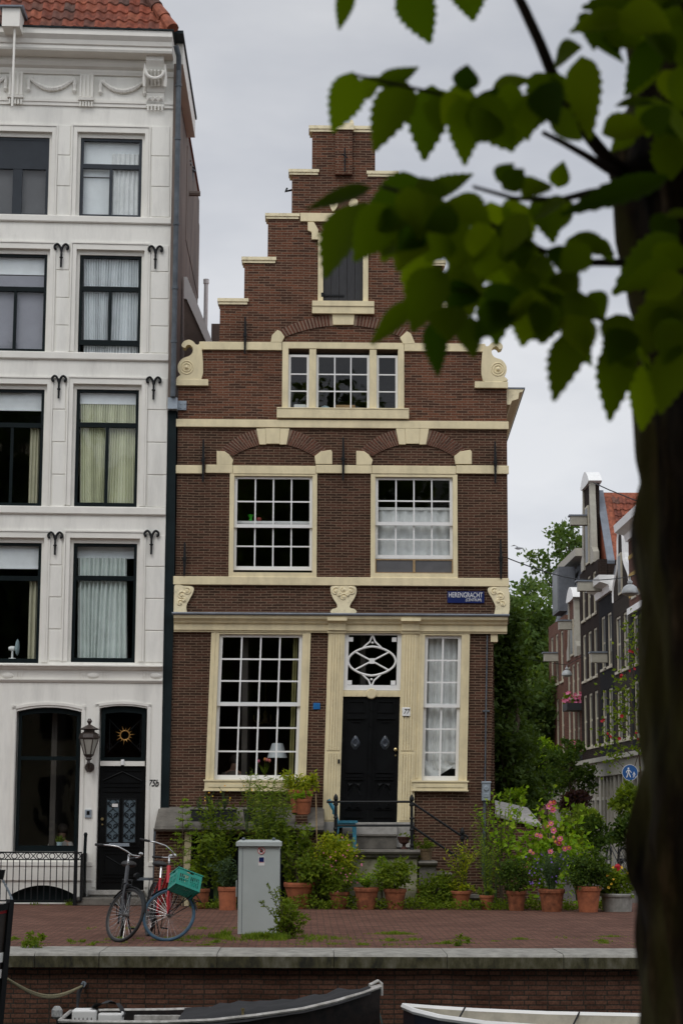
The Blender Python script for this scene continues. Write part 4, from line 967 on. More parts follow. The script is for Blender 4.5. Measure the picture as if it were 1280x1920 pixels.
mb = WH(); mb.box(XL, XR + .03, Yw - .65, Yw + .4, zC - .0095, zC + .02); mb.build('roof_gutter', M['dkgreen2'], wh)
def trigl(px, w_, ya, yb):
    a = FT(px, (ya + yb) / 2)[0]; zt, zb = FT(px, ya)[1], FT(px, yb)[1]; mb = WH(); hw = w_ / 2
    mb.box(a - hw, a + hw, Yw - .06, Yw + .01, zb + .17, zt)
    for i in range(4): q0 = a - hw + .02 + i * (w_ - .04) / 3; mb.box(q0 - .017, q0 + .017, Yw - .085, Yw - .06, zb + .18, zt - .01)
    mb.xprofile([(Yw + .0, zb + .1), (Yw - .1, zb + .11), (Yw - .11, zb + .16), (Yw, zb + .17)], a - hw - .02, a + hw + .02)
    for i in range(5): q0 = a - hw + .02 + i * (w_ - .04) / 4; mb.lathe([(.02, -.09), (.016, 0), (.008, .02)], (q0, Yw - .065, zb + .08), 6)
    mb.build('triglyph', M['stuccotrim'], wh)
trigl(163, .26, 142, 201); trigl(31, .26, 137, 196); trigl(-100, .26, 133, 192)
def garland(pa, pb, y0, ym):
    a, b_ = FT(pa, y0)[0], FT(pb, y0)[0]; z0 = FT((pa + pb) / 2, y0)[1]; zm = FT((pa + pb) / 2, ym)[1]
    mb = WH(); pts = []; R_ = []
    for i in range(25):
        t = i / 24; pts.append((a + (b_ - a) * t, Yw - .03, z0 - (z0 - zm) * (1 - (2 * t - 1) ** 2))); R_.append(.028 + .022 * (1 - (2 * t - 1) ** 2) + .007 * (i % 2))
    mb.tube(pts, R_, 7)
    for q0 in (a - .04, b_ + .04):
        mb.tube([(q0, Yw - .03, z0 + .02), (q0, Yw - .03, z0 - .09), (q0, Yw - .03, z0 - .17), (q0, Yw - .03, z0 - .22), (q0, Yw - .03, z0 - .27)], [.02, .04, .03, .045, .012], 7)
        mb.lathe([(.05, 0), (.04, -.03)], (q0 + (.04 if q0 < a else -.04), Yw - .01, z0 + .01), 10, 'y')
    mb.build('garland', M['stuccotrim'], wh)
garland(59, 137, 150, 168); garland(193, 268, 155, 172); garland(-70, 8, 146, 164)
# corner console with wreath
a, b_, c, d = RW(276, 309, 117, 203)
mb = WH(); mb.xprofile([(Yw, c + .3), (Yw - .06, c + .3), (Yw - .10, c + .42), (Yw - .28, d - .2), (Yw - .36, d - .1), (Yw - .36, d), (Yw, d)], a, b_)
for i in range(5): q0 = a + .03 + i * (b_ - a - .06) / 4; mb.obox((q0, Yw - .17, c + .56), (.018, 0, 0), (0, .05, .04), (0, -.07, .13))
mb.box(a - .0, b_ + .0, Yw - .05, Yw + .01, c + .02, c + .298)
for i in range(5): q0 = a + .035 + i * (b_ - a - .07) / 4; mb.lathe([(.02, -.09), (.016, 0), (.008, .02)], (q0, Yw - .065, c + .02), 6)
for i in range(3): q0 = a + .06 + i * (b_ - a - .12) / 2; mb.add([(q0 - .05, Yw - .05, c + .12), (q0 + .05, Yw - .05, c + .12), (q0 + .05, Yw - .05, c + .22), (q0 - .05, Yw - .05, c + .22), (q0, Yw - .1, c + .17)], [(0, 1, 4), (1, 2, 4), (2, 3, 4), (3, 0, 4)])
cx_ = (a + b_) / 2; zc_ = c + .58
mb.tube([(cx_ + .17 * math.cos(rad(t)), Yw - .33, zc_ + .05 + .15 * math.sin(rad(t))) for t in range(170, 371, 12)], .032, 7)
for s_ in (-1, 1): mb.tube([(cx_ + s_ * .19, Yw - .28, zc_ + .2), (cx_ + s_ * .2, Yw - .28, zc_), (cx_ + s_ * .2, Yw - .26, zc_ - .1), (cx_ + s_ * .2, Yw - .25, zc_ - .24)], [.02, .03, .04, .03], 7)
mb.build('corner_console', M['stuccotrim'], wh)
# roof with pantiles
ZE = zC + .02; YE = Yw - .5; tans = 1.71; ang = math.atan(tans); cs, sn = math.cos(ang), math.sin(ang)
hipx = lambda d: XR - .02 - d * cs     # hip runs back at 45 degrees in plan
mb = WH(); Dm = 4.6
mb.add([(XL, YE, ZE), (XR, YE, ZE), (XR - Dm * cs, YE + Dm * cs, ZE + Dm * sn), (XL, YE + Dm * cs, ZE + Dm * sn), (XR, 45.2, ZE), (XR - Dm * cs, 45.2 - Dm * cs, ZE + Dm * sn), (XL, 45.2, ZE), (XL, 45.2 - Dm * cs, ZE + Dm * sn)],
       [(0, 1, 2, 3), (1, 4, 5, 2), (4, 6, 7, 5), (3, 2, 5, 7), (0, 3, 7, 6), (0, 6, 4, 1)])
mb.build('roof', M['tile'], wh)
tl = WH(); tw, ex = .205, .255
for r in range(9):
    d0 = r * ex; d1 = d0 + ex + .06
    x = XR - .05
    while x > XL:
        xa_, xb2 = x - tw, x + .02
        if (xa_ + xb2) / 2 < hipx(d0 + .12) - .02:
            P = []; jit = rnd.uniform(-.008, .008)
            for j in (0, 1):
                dd = d0 + jit if j == 0 else d1
                for i in range(8):
                    t = i / 7; prof = .028 * math.sin(t * 2 * math.pi + .6) + (.055 if j == 0 else .02)
                    P.append((xa_ + (xb2 - xa_) * t, YE + dd * cs - prof * sn, ZE + dd * sn + prof * cs + .01))
            for i in range(8): P.append((P[i][0], P[i][1] + .03 * sn * .7, P[i][2] - .035))
            tl.add(P, [(i, i + 1, 9 + i, 8 + i) for i in range(7)] + [(16 + i, 17 + i, i + 1, i) for i in range(7)])
        x -= tw
tl.build('pantiles', M['tile'], wh, smooth=False)
ht = WH()
for i in range(7):
    d0 = i * .33; a = Vector((XR + .0 - d0 * cs, YE + d0 * cs - .03, ZE + d0 * sn + .05)); d1 = d0 + .36; b2 = Vector((XR - d1 * cs, YE + d1 * cs - .03, ZE + d1 * sn + .05)); ht.tube([a, b2], [.13, .105], 10)
ht.build('hip_tiles', M['tile'], wh)
# hoist beam with hanging rod
Yh = 34.75
x0, z1 = F(5, 14, Yh); x1, z0 = F(37, 49, Yh)
mb = MB(); mb.box(x0, x1, Yh, 36.6, z0, z1); hb = mb.build('hoist_beam', M['stuccotrim'], wh)
mb = MB(); mb.xprofile([(Yh - .06, z1), (Yh - .06, z1 + .03), (Yh + .1, z1 + .1), (36.6, z1 + .1), (36.6, z1)], x0 - .05, x1 + .05); mb.build('beam_cover', M['lead'], hb)
a, zr0 = F(23.5, 200, Yh + .1); mb = MB(); mb.tube([(a, Yh + .1, zr0), (a, Yh + .1, z0 + .02)], .022, 8); mb.build('hoist_rod', M['stuccotrim'], hb)
# side wall, eave, chimney, downpipe
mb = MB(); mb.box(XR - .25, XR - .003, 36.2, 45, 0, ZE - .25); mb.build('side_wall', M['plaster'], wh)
mb = MB(); mb.box(XR + .001, XR + .17, 35.95, 40.1, ZE - .42, ZE - .0); mb.build('side_eave', M['stuccotrim'], wh)
mb = MB(); mb.box(XR - .02, XR + .2, 35.45, 40.15, ZE + .001, ZE + .06); mb.build('side_gutter', M['dkgreen2'], wh)
zt_ = F(358, 332, 42)[1]
mb = MB(); mb.add([(XR - 1.2, 40.2, zt_ - 2), (XR + .01, 40.2, zt_ - 2), (XR + .01, 45, zt_ - 2), (XR - 1.2, 45, zt_ - 2), (XR - 1.2, 40.2, zt_ + .1), (XR + .01, 40.2, zt_ + .1), (XR + .01, 45, zt_ - .2), (XR - 1.2, 45, zt_ - .2)], [(3, 2, 1, 0), (4, 5, 6, 7), (0, 1, 5, 4), (1, 2, 6, 5), (2, 3, 7, 6), (3, 0, 4, 7)]); ck = mb.build('chimney', M['plaster'], wh)
for px, y0, y1, Y in ((349, 300, 330, 41.2), (356.5, 313, 336, 42.2)):
    a, z1 = F(px, y0, Y); _, z0 = F(px, y1 + 4, Y); mb = MB(); mb.lathe([(.08, z0), (.08, z1 - .12), (.13, z1 - .11), (.13, z1 - .08), (.07, z1 - .07), (.07, z1 - .03), (.12, z1 - .02), (.1, z1)], (a, Y, 0), 12); mb.build('chimney_pot', M['zinc'], ck)
a, z_ = F(352, 363, 41); mb = MB(); mb.tube([(XR + .005, 41, z_), (XR + .25, 41, z_ + .0)], .06, 8); mb.build('vent_pipe', M['plaster'], wh)
pts = [F(327.5, y, 35.72) for y in (120, 200, 300, 420, 540, 640, 742)]
xs_ = [F(329.5, y, 35.72)[0] for y in (150, 700)]
mb = MB(); za, zb2 = F(329, 105, 35.72)[1], F(329, 744, 35.72)[1]
xq = XR + .11
mb.tube([(xq - .05, 35.5, za + .12), (xq, 35.6, za - .05), (xq, 35.72, za - .3), (xq, 35.72, zb2)], .05, 10)
for y in (160, 260, 420, 540, 640): zz = F(329, y, 35.72)[1]; mb.lathe([(.052, -.03), (.062, -.025), (.062, .025), (.052, .03)], (xq, 35.72, zz), 10)
mb.build('downpipe', M['zinc'], wh)
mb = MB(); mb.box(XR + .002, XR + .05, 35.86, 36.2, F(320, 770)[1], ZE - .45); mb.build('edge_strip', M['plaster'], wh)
gp = [F(311, 768, 35.97), F(331, 768, 35.97), F(327, 1100, 35.97), F(317, 1512, 35.97), F(317, 1690, 35.97), F(294, 1690, 35.97), F(299, 1512, 35.97), F(306, 1100, 35.97)]
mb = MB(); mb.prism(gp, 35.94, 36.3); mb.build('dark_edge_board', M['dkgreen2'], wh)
mb = MB(); x0, x1, z0, z1 = RC(315, 746, 333, 767, 35.8); mb.box(x0, x1, 35.76, 35.99, z0, z1); x2 = F(350, 757)[0]; mb.box(x1 + .0005, x2, 35.96, 35.99, z0 + .02, z1 - .02)
for i in (0, 1):
    for j in (0, 1): mb.lathe([(.018, 0), (.014, -.015)], (x1 + .05 + i * .08, 35.96, z0 + .06 + j * .08), 6, 'y')
mb.build('steel_bracket', M['galv'], wh)
# rear annex verge seen between the two houses
mb = MB(); Y = 39.2; mb.prism([F(345, 519, Y), F(351, 519, Y), F(398, 640, Y), F(405, 664, Y), F(392, 664, Y), F(386, 640, Y), F(350, 560, Y), F(345, 560, Y)], Y, Y + .3); mb.build('annex_verge', M['white'], wh)
mb = MB(); mb.prism([F(345, 556, Y), F(350, 560, Y), F(386, 640, Y), F(392, 664, Y), F(392, 730, Y), F(345, 730, Y)], Y + .06, Y + .36); mb.build('annex_wall', M['plaster'], wh)
# ground-floor window and door
x0, x1, z0, z1 = GWr
mb = WH(); zt2 = FT(90, 1421)[1]
frame4(mb, x0, x1, z0, z1 - .06, .06, .06, .11, 0, Yw + .08, Yw + .15); mb.box(x0 + .06, x1 - .06, Yw + .078, Yw + .148, zt2 - .04, zt2 + .03)
arc = [(x0 + .0 + (x1 - x0) * i / 12, z1 - .0 - .07 * ((i - 6) / 6) ** 2) for i in range(13)]
mb.prism(arc + [(x, z - .08) for x, z in arc[::-1]], Yw + .079, Yw + .151)
gwo = mb.build('shop_window', M['dkgreen'], wh)
p = WH(); yy = Yw + .12; p.poly([(x0, yy, z0), (x1, yy, z0), (x1, yy, z1), (x0, yy, z1)]); p.build('pane', M['glass'], gwo, recalc=False)
mb = WH(); frame4(mb, x0 - .1, x1 + .1, z0, z1 + .06, .06, .06, 0, .0, Yw - .02, Yw + .005); arc = [(x0 - .1 + (x1 - x0 + .2) * i / 12, z1 + .06 - .09 * ((i - 6) / 6) ** 2) for i in range(13)]; mb.prism([(x, z + .05) for x, z in arc] + arc[::-1], Yw - .02, Yw + .005); mb.build('surround', M['stuccotrim'], wh)
x0, x1, z0, z1 = GDr
mb = WH(); frame4(mb, x0 - .1, x1 + .1, .3, z1 + .05, .06, .06, 0, 0, Yw - .02, Yw + .005); arc = [(x0 - .1 + (x1 - x0 + .2) * i / 12, z1 + .05 - .06 * ((i - 6) / 6) ** 2) for i in range(13)]; mb.prism([(x, z + .05) for x, z in arc] + arc[::-1], Yw - .02, Yw + .005); mb.build('surround', M['stuccotrim'], wh)
zl0, zl1 = FT(230, 1436)[1], FT(230, 1427)[1]
mb = WH(); mb.box(x0, x1, Yw + .03, Yw + .12, zl0, zl1); mb.build('door_transom', M['stuccotrim'], wh)
mb = WH(); frame4(mb, x0, x1, zl1 + .002, z1 - .02, .07, .07, .07, .0, Yw + .07, Yw + .13); arc = [(x0 + (x1 - x0) * i / 12, z1 - .0 - .045 * ((i - 6) / 6) ** 2) for i in range(13)]; mb.prism(arc + [(x, z - .1) for x, z in arc[::-1]], Yw + .069, Yw + .131); fo = mb.build('fanlight', M['dkgreen'], wh)
p = WH(); yy = Yw + .10; p.poly([(x0, yy, zl1), (x1, yy, zl1), (x1, yy, z1), (x0, yy, z1)]); p.build('pane', M['glass'], fo, recalc=False)
M['gold'] = mat('gilded_metal', (.42, .22, .06), .4, .1, metal=.4)
sx, sz = FT(233, 1378); mb = WH(); n = 14
mb.tube([(sx + .085 * math.cos(t * .3927), Yw + .17, sz + .085 * math.sin(t * .3927)) for t in range(16)], .012, 6, True)
for i in range(n):
    t = 2 * math.pi * i / n + .1; rr_ = .19 if i % 2 == 0 else .15; e = .13
    c_ = lambda r_, a_: (sx + r_ * math.cos(a_), Yw + .165, sz + r_ * math.sin(a_))
    mb.add([c_(.09, t - e * 1.2), c_(.09, t + e * 1.2), c_(rr_, t), (sx + .11 * math.cos(t), Yw + .15, sz + .11 * math.sin(t))], [(0, 1, 3), (1, 2, 3), (2, 0, 3)])
mb.build('sun_ornament', M['gold'], fo)
mb = WH()
for s_ in (-1, 1):
    mb.tube([(sx + s_ * .28, Yw + .17, sz - .3), (sx + s_ * .28, Yw + .17, sz + .26)], .007, 5); mb.tube([(sx + s_ * .28 + .05 * math.cos(t), Yw + .17, sz - .2 + .05 * math.sin(t)) for t in range(0, 6)], .007, 5, True); mb.tube([(sx + s_ * .09, Yw + .17, sz + .09 * s_), (sx + s_ * .3, Yw + .17, sz + .3 * s_)], .006, 5); mb.tube([(sx + s_ * .09, Yw + .17, sz - .09 * s_), (sx + s_ * .3, Yw + .17, sz - .3 * s_)], .006, 5)
mb.build('fanlight_grille', M['iron'], fo)
dz = FT(228, 1668)[1]
mb = WH(); mb.box(x0 + .003, x1 - .003, Yw + .08, Yw + .14, dz, zl0 - .002); do = mb.build('door', M['black'], wh)
zz = lambda y: FT(226, y)[1]; xx = lambda px: FT(px, 1550)[0] + .0
mb = WH()
xm = (x0 + x1) / 2
mb.tube([(x0 + .05, Yw + .07, zz(1464)), (xm, Yw + .07, zz(1447)), (x1 - .05, Yw + .07, zz(1464))], .015, 5)
for y, h in ((1445, .012), (1467, .014), (1475, .012), (1484, .014), (1588, .02), (1594, .014), (1645, .02), (1653, .02)): mb.box(x0 + .06, x1 - .06, Yw + .062, Yw + .08, zz(y) - h / 2, zz(y) + h / 2)
frame4(mb, x0 + .1, x1 - .1, zz(1640), zz(1600), .015, .015, .015, .015, Yw + .066, Yw + .08)
mb.tube([(x0 + .14, Yw + .075, zz(1606)), (xm, Yw + .075, zz(1622)), (x1 - .14, Yw + .075, zz(1606))], .01, 5)
mb.build('door_moulding', M['black'], do)
M['frost'] = mat('frosted_glass', (.085, .115, .135), .5, .1, spec=.2)
for a, b_ in ((199.5, 222), (231, 253)):
    q = WH(); q.box(xx(a), xx(b_), Yw + .07, Yw + .079, zz(1579), zz(1499)); q.build('door_light', M['frost'], do)
    q = WH(); ca = (xx(a) + xx(b_)) / 2; hw = (xx(b_) - xx(a)) / 2
    for i in range(4):
        zc_ = zz(1569 - i * 20)
        for s_ in (-1, 1):
            q.tube([(ca + s_ * (hw * .5 + .045 * math.cos(t * .6) * (1 - t * .05)), Yw + .062, zc_ + .045 * math.sin(t * .6) * (1 - t * .05)) for t in range(0, 13)], .006, 4); q.tube([(ca, Yw + .062, zc_ - .06), (ca + s_ * hw * .9, Yw + .062, zc_ + .04), (ca, Yw + .062, zc_ + .12)], .006, 4)
    frame4(q, xx(a) - .02, xx(b_) + .02, zz(1579) - .02, zz(1499) + .02, .02, .02, .02, .02, Yw + .055, Yw + .0795)
    q.build('door_grille', M['iron'], do)
q = WH(); q.box(xx(205), xx(243), Yw + .05, Yw + .08, zz(1587), zz(1581)); q.build('letter_slot', M['galv'], do)
M['sticker'] = mat('white_sticker', (.7, .68, .66), .5, 0)
q = WH(); q.box(xx(209), xx(220), Yw + .055, Yw + .0575, zz(1513), zz(1507)); q.build('sticker', M['sticker'], do)
q = WH(); q.lathe([(.02, 0), (.03, -.03), (.02, -.05)], (x0 + .06, Yw + .08, zz(1536)), 10, 'y'); q.lathe([(.015, 0), (.015, -.02)], (x0 + .06, Yw + .08, zz(1546)), 10, 'y'); q.build('door_knob', M['brass'], do)
# plinth and basement window
zp = FT(100, 1616)[1]
mb = WH()
for a, b_ in ((XL, GDr[0] - .1), (GDr[1] + .1, XR)):
    if b_ > a: mb.box(a, b_, Yw - .03, Yw + .002, BW[3] + .09, zp) if a == XL else mb.box(a, b_, Yw - .03, Yw + .002, 0, zp); mb.box(a, b_, Yw - .045, Yw - .0305, zp - .07, zp - .0005)
mb.build('plinth', M['stuccotrim'], wh)
mb = WH(); mb.box(BWh[0], BWh[1], Yw + .14, Yw + .2, 0, BWh[3]); mb.build('basement_window', M['dkgreen'], wh)
mb = WH(); x0, x1 = FT(172, 1676)[0], FT(268, 1676)[0]; st = FT(220, 1669)[1]
mb.box(x0, x1, Yw - .22, Yw + .1, .14, st - .07); mb.box(x0 - .04, x1 + .02, Yw - .26, Yw + .1, st - .0695, st)
mb.build('door_step', M['stonelt'], wh)
mb = WH(); x0, x1 = FT(145, 1690)[0], FT(290, 1690)[0]; mb.box(x0, x1, Yw - .62, Yw - .03, .002, .135); mb.build('door_step', M['stone'], wh, bevel=.012)
# ------------------------------------------------------------------ things on the white house
def onw(name, label, cat, px, py, group=None):
    a, z_ = FT(px, py); return thing(name, label, cat, (a, Yw - KW * (XR - a), z_), group)
M['frostlamp'] = mat('lantern_glass', (.35, .34, .30), .3, .05)
M['bronze'] = mat('brown_lantern_metal', (.045, .032, .026), .45, .3, 15)
wl = onw('wall_lantern', 'dark hexagonal wall lantern on a scrolled bracket between shop window and door', 'lantern', 169, 1447)
lx = FT(170, 1400)[0]; zl = lambda y: FT(170, y, -.3)[1]; ly = Yw - .25
q = WH(); q.lathe([(.02, zl(1347)), (.05, zl(1350) - .02), (.03, zl(1356)), (.02, zl(1358)), (.12, zl(1364)), (.19, zl(1367)), (.17, zl(1368)), (.10, zl(1369)), (.10, zl(1372)), (.17, zl(1376)), (.19, zl(1383)), (.185, zl(1385)), (.16, zl(1386)), (.05, zl(1386))], (lx, ly, 0), 6); q.build('lantern_top', M['bronze'], wl)
q = WH(); q.lathe([(.165, zl(1386.5)), (.078, zl(1414))], (lx, ly, 0), 6); q.build('lantern_panes', M['frostlamp'], wl)
q = WH()
for k in range(6):
    t = k * math.pi / 3; q.tube([(lx + .168 * math.cos(t), ly + .168 * math.sin(t), zl(1386)), (lx + .08 * math.cos(t), ly + .08 * math.sin(t), zl(1414))], .012, 5)
q.lathe([(.1, zl(1414)), (.08, zl(1417)), (.05, zl(1420)), (.06, zl(1423)), (.025, zl(1426)), (.035, zl(1431))], (lx, ly, 0), 8)
q.tube([(lx, ly, zl(1430)), (lx, ly + .05, zl(1438)), (lx, Yw, zl(1438))], .03, 6); q.tube([(lx, ly + .1, zl(1438)), (lx, ly + .08, zl(1447))], [.05, .015], 8); q.lathe([(.09, 0), (.085, -.03)], (lx - .005, Yw, zl(1438)), 12, 'y'); q.build('lantern_bracket', M['bronze'], wl)
ip = onw('intercom', 'grey door intercom panel with dark screen left of the black door', 'intercom', 166, 1533)
a, b_, c, d = RW(160, 172, 1518, 1533); q = WH(); q.box(a, b_, Yw - .03, Yw + .002, c, d); q.build('housing', M['galv'], ip); q = WH(); q.box(a + .03, b_ - .03, Yw - .034, Yw - .03, c + .05, d - .025); q.build('screen', M['black'], ip)
t = onw('house_number', 'black curly painted number 75b on the white stucco beside the door', 'number', 288, 1478)
a, z_ = FT(287.5, 1469); text('lettering', '75b', .17, (a, Yw - KW * (XR - a) - .003, z_), 'ink', t, shear=.32, sx=.75, ext=.002, bold=.004)
cmr = onw('security_camera', 'small white security camera above the black panelled door', 'camera', 230, 1431)
a, z_ = FT(230, 1424); q = WH(); q.lathe([(.03, 0), (.035, -.03), (.035, -.10)], (a, Yw + .02, z_), 12); q.build('body', M['white'], cmr); q = WH(); q.lathe([(.028, 0), (.025, -.02)], (a, Yw + .02, z_ - .1005), 10); q.build('lens', M['black'], cmr)
# railing in front of the shop window
Yr = 35.2
rl = thing('iron_railing', 'black iron railing with rings and crosses along its top in front of the white house', 'railing', (F(75, 1690, Yr)[0], Yr, 0))
xa, xb = F(-150, 1640, Yr)[0], F(153, 1640, Yr)[0]; zt, zm, zb = F(75, 1597, Yr)[1], F(75, 1610.5, Yr)[1], F(75, 1689, Yr)[1]
q = MB(); q.box(xa, xb, Yr - .015, Yr + .015, zt - .025, zt); q.box(xa, xb, Yr - .012, Yr + .012, zm - .02, zm); q.box(xa, xb, Yr - .012, Yr + .012, zb - .012, zb + .012); q.build('rails', M['iron'], rl)
q = MB(); x = xb - .22; i = 0
while x > xa:
    q.tube([(x, Yr, zb), (x, Yr, zm)], .009, 5); x -= .11
q.build('bars', M['iron'], rl)
q = MB(); x = xb - .08; hh = (zt - zm - .02) / 2; zc_ = zm + hh - .002
while x > xa:
    q.tube([(x + hh * .95 * math.cos(t * .5236), Yr, zc_ + hh * .95 * math.sin(t * .5236)) for t in range(12)], .009, 5, True)
    q.tube([(x - hh * 1.1, Yr, zc_ + hh), (x - hh * 3.1, Yr, zc_ - hh)], .008, 5); q.tube([(x - hh * 1.1, Yr, zc_ - hh), (x - hh * 3.1, Yr, zc_ + hh)], .008, 5); x -= hh * 4.2
q.build('ring_frieze', M['iron'], rl)
q = MB(); px_ = F(142, 1640, Yr)[0]; q.box(px_ - .03, px_ + .03, Yr - .03, Yr + .03, 0, zt + .02); q.box(xb - .02, xb + .02, Yr - .02, 35.85, zb, zt - .03); q.build('post', M['iron'], rl)
hr = thing('handrail_post', 'black upright grab bar beside the railing left of the door steps', 'grab bar', (F(160, 1690, 35.5)[0], 35.5, 0), 'grab bars beside the black door')
q = MB(); a0, z0 = F(156, 1672, 35.5); a1, z1 = F(161, 1566, 35.5); q.obox(((a0 + a1) / 2, 35.5, (z0 + z1) / 2), ((a1 - a0) / 2, 0, (z1 - z0) / 2), (.028, 0, 0), (0, .012, 0)); q.lathe([(.03, -.02), (.035, .02), (.02, .05)], (a1, 35.5, z1), 8); q.build('bar', M['dkgreen'], hr)
hr = thing('handrail_post', 'dark grey upright flat bar with a small shelf right of the door steps', 'grab bar', (F(290, 1690, 35.5)[0], 35.5, 0), 'grab bars beside the black door')
q = MB(); a0, z0 = F(289, 1690, 35.5); a1, z1 = F(290, 1553, 35.5); q.box(a0 - .03, a0 + .03, 35.48, 35.51, 0, z1); q.build('bar', M['zinc'], hr)
q = MB(); a, b_, c, d = RC(259, 1646, 288, 1650, 35.5); q.box(a, b_, 35.3, 35.7, c, d); q.build('shelf', M['zinc'], hr)
# ------------------------------------------------------------------ blinds and curtains of the white house
def wc(label, ci, k, kind, m, u0=0., u1=1., v0=0., v1=1., yoff=.20, waves=10, amp=.02, nm='curtain', n=70, seed=1):
    q_ = [w_ for w_ in wins if w_[0] == ci and w_[1] == k][0][2]; x0, x1, z0, z1 = q_
    q = WH(); a, b_ = x0 + .05 + (x1 - x0 - .1) * u0, x0 + .05 + (x1 - x0 - .1) * u1; c, d = z0 + .03 + (z1 - z0 - .07) * v0, z0 + .03 + (z1 - z0 - .07) * v1
    if kind == 'flat': q.box(a, b_, Yw + yoff, Yw + yoff + .01, c, d); q.box(a, b_, Yw + yoff - .01, Yw + yoff - .0005, c, c + .03)
    else: wavy(q, a, b_, c, d, Yw + yoff, n, amp, waves, seed, .0 if kind == 'w' else .05, kind == 'v')
    return tag(q.build(nm, M[m], smooth=(kind not in ('flat', 'v')), recalc=False), label, 'curtain' if nm == 'curtain' else 'blind')
wc('white roller blind half lowered in the top right window of the white house', 2, 4, 'flat', 'blind', 0, 1, .55, 1, nm='roller_blind', yoff=.22)
wc('white curtain hanging at the right side of the top right window of the white house', 2, 4, 'w', 'curtain', .5, 1, 0, .85, waves=6, yoff=.19)
wc('added pale sheet filling the dark left lower pane of the top right window', 2, 4, 'flat', 'blind', 0, .48, 0, .54, nm='roller_blind', yoff=.25)  # added sheet gives this pane the pale tone of a sky reflection
wc('grey screen lowered in the top left window of the white house', 1, 4, 'flat', 'greyshade', nm='roller_blind')
wc('white vertical slat blind in the partly open right window of the third floor', 2, 3, 'v', 'blind', 0, 1, 0, 1, waves=22, n=220, amp=.035, nm='vertical_blind')
wc('pale roller blind behind the upper pane of the left third-floor window', 1, 3, 'flat', 'blind', 0, 1, .82, 1, nm='roller_blind')
M['skyreflection'] = mat('sky_reflection_grey', (.30, .30, .34), .8, .05)  # grey-lilac of the reflected sky put into a sheet's colour
wc('lilac grey sheet standing for the sky reflection in the left third-floor window', 1, 3, 'flat', 'skyreflection', 0, 1, 0, .81, nm='roller_blind')  # added sheet, coloured like the sky reflected in this window
wc('beige vertical slat blind in the right window of the second floor', 2, 2, 'v', 'beigeblind', 0, 1, 0, .9, waves=24, n=240, amp=.03, nm='vertical_blind')
wc('pale roller blind rolled up at the head of the right second-floor window', 2, 2, 'flat', 'blind', 0, 1, .9, 1, nm='roller_blind', yoff=.19)
wc('white roller blind behind the upper pane of the left second-floor window', 1, 2, 'flat', 'blind', 0, 1, .84, 1, nm='roller_blind')
wc('beige curtain drawn to the right of the left second-floor window', 1, 2, 'w', 'beigecurtain', .8, .97, 0, .7, waves=3)
wc('grey green sheer curtain drawn across the right first-floor window of the white house', 2, 1, 'g', 'greycurtain', .02, .86, 0, .9, waves=11, n=160, amp=.035)
wc('pale roller blind at the head of the right first-floor window of the white house', 2, 1, 'flat', 'blind', 0, 1, .9, 1, nm='roller_blind', yoff=.27)
wc('white roller blind behind the upper pane of the left first-floor window of the white house', 1, 1, 'flat', 'blind', 0, 1, .8, 1, nm='roller_blind')
wc('beige curtain hanging at the right side of the left first-floor window of the white house', 1, 1, 'w', 'beigecurtain', .84, .98, 0, .7, waves=2, seed=4)
fn = onw('desk_fan', 'white desk fan on the sill behind the left first-floor window of the white house', 'fan', 27, 1232)
a, z_ = FT(24, 1216, .35); yy = Yw - KW * (XR - a) + .35
q = MB(); q.tube([(a, yy, z_ - .18), (a, yy, z_)], .02, 8); q.lathe([(.08, z_ - .2), (.07, z_ - .18)], (a, yy, 0), 14); q.lathe([(.03, -.07), (.045, -.03), (.045, .04)], (a, yy, z_), 12, 'x'); q.build('stand', M['white'], fn)
q = MB(); q.lathe([(.03, .05), (.12, .07), (.16, .09), (.12, .115), (.03, .13)], (a, yy, z_ + .02), 24, 'x'); q.build('fan_cage', M['palemint'], fn)
bust('person in a white shirt sitting behind the dark shop window of the white house', 115, 1562, 36.7, 'shirtwhite', .04)
pt = onw('potted_plant', 'small green plant in a pale pot behind the white house shop window', 'plant', 112, 1590)
a, z_ = FT(112, 1588, .3); yy = Yw - KW * (XR - a) + .3
q = MB(); q.lathe([(.04, z_), (.06, z_ + .09), (.05, z_ + .09)], (a, yy, 0), 12); q.build('pot', M['palemint'], pt)
q = MB()
for i in range(40): q.leaf(Vector((a, yy, z_ + .08)) + rv() * .03, (rv() * .7 + Vector((0, 0, 1))).normalized(), rv(), rnd.uniform(.08, .17), .05)
q.build('foliage', M['leaf_mid'], pt, recalc=False)
# ------------------------------------------------------------------ plant helpers
def clump(mb, c, r, n, l, w_, rr=rnd, k=None, up=.35, core=.35):
    """leaf clumps scattered through an ellipsoid: uneven outline, gaps between clumps"""
    c = Vector(c); k = k or max(5, n // 28)
    cs_ = []
    for _ in range(k):
        v = rv(rr) * rr.uniform(core, 1.0); cs_.append(Vector((c.x + v.x * r[0], c.y + v.y * r[1], c.z + v.z * r[2])))
    s_ = min(r) * .42
    for i in range(n):
        q = cs_[i % k]; o_ = rv(rr) * (rr.random() ** .6) * s_ * 1.15; p = q + Vector((o_.x, o_.y, o_.z * .8))
        d = ((p - c).normalized() * .6 + rv(rr) * .8 + Vector((0, 0, up - .3))).normalized(); nn = (Vector((0, -.5, .8)) + rv(rr) * .9)
        ll = l * rr.uniform(.6, 1.3); mb.leaf(p, d, nn, ll, w_ * ll / l)
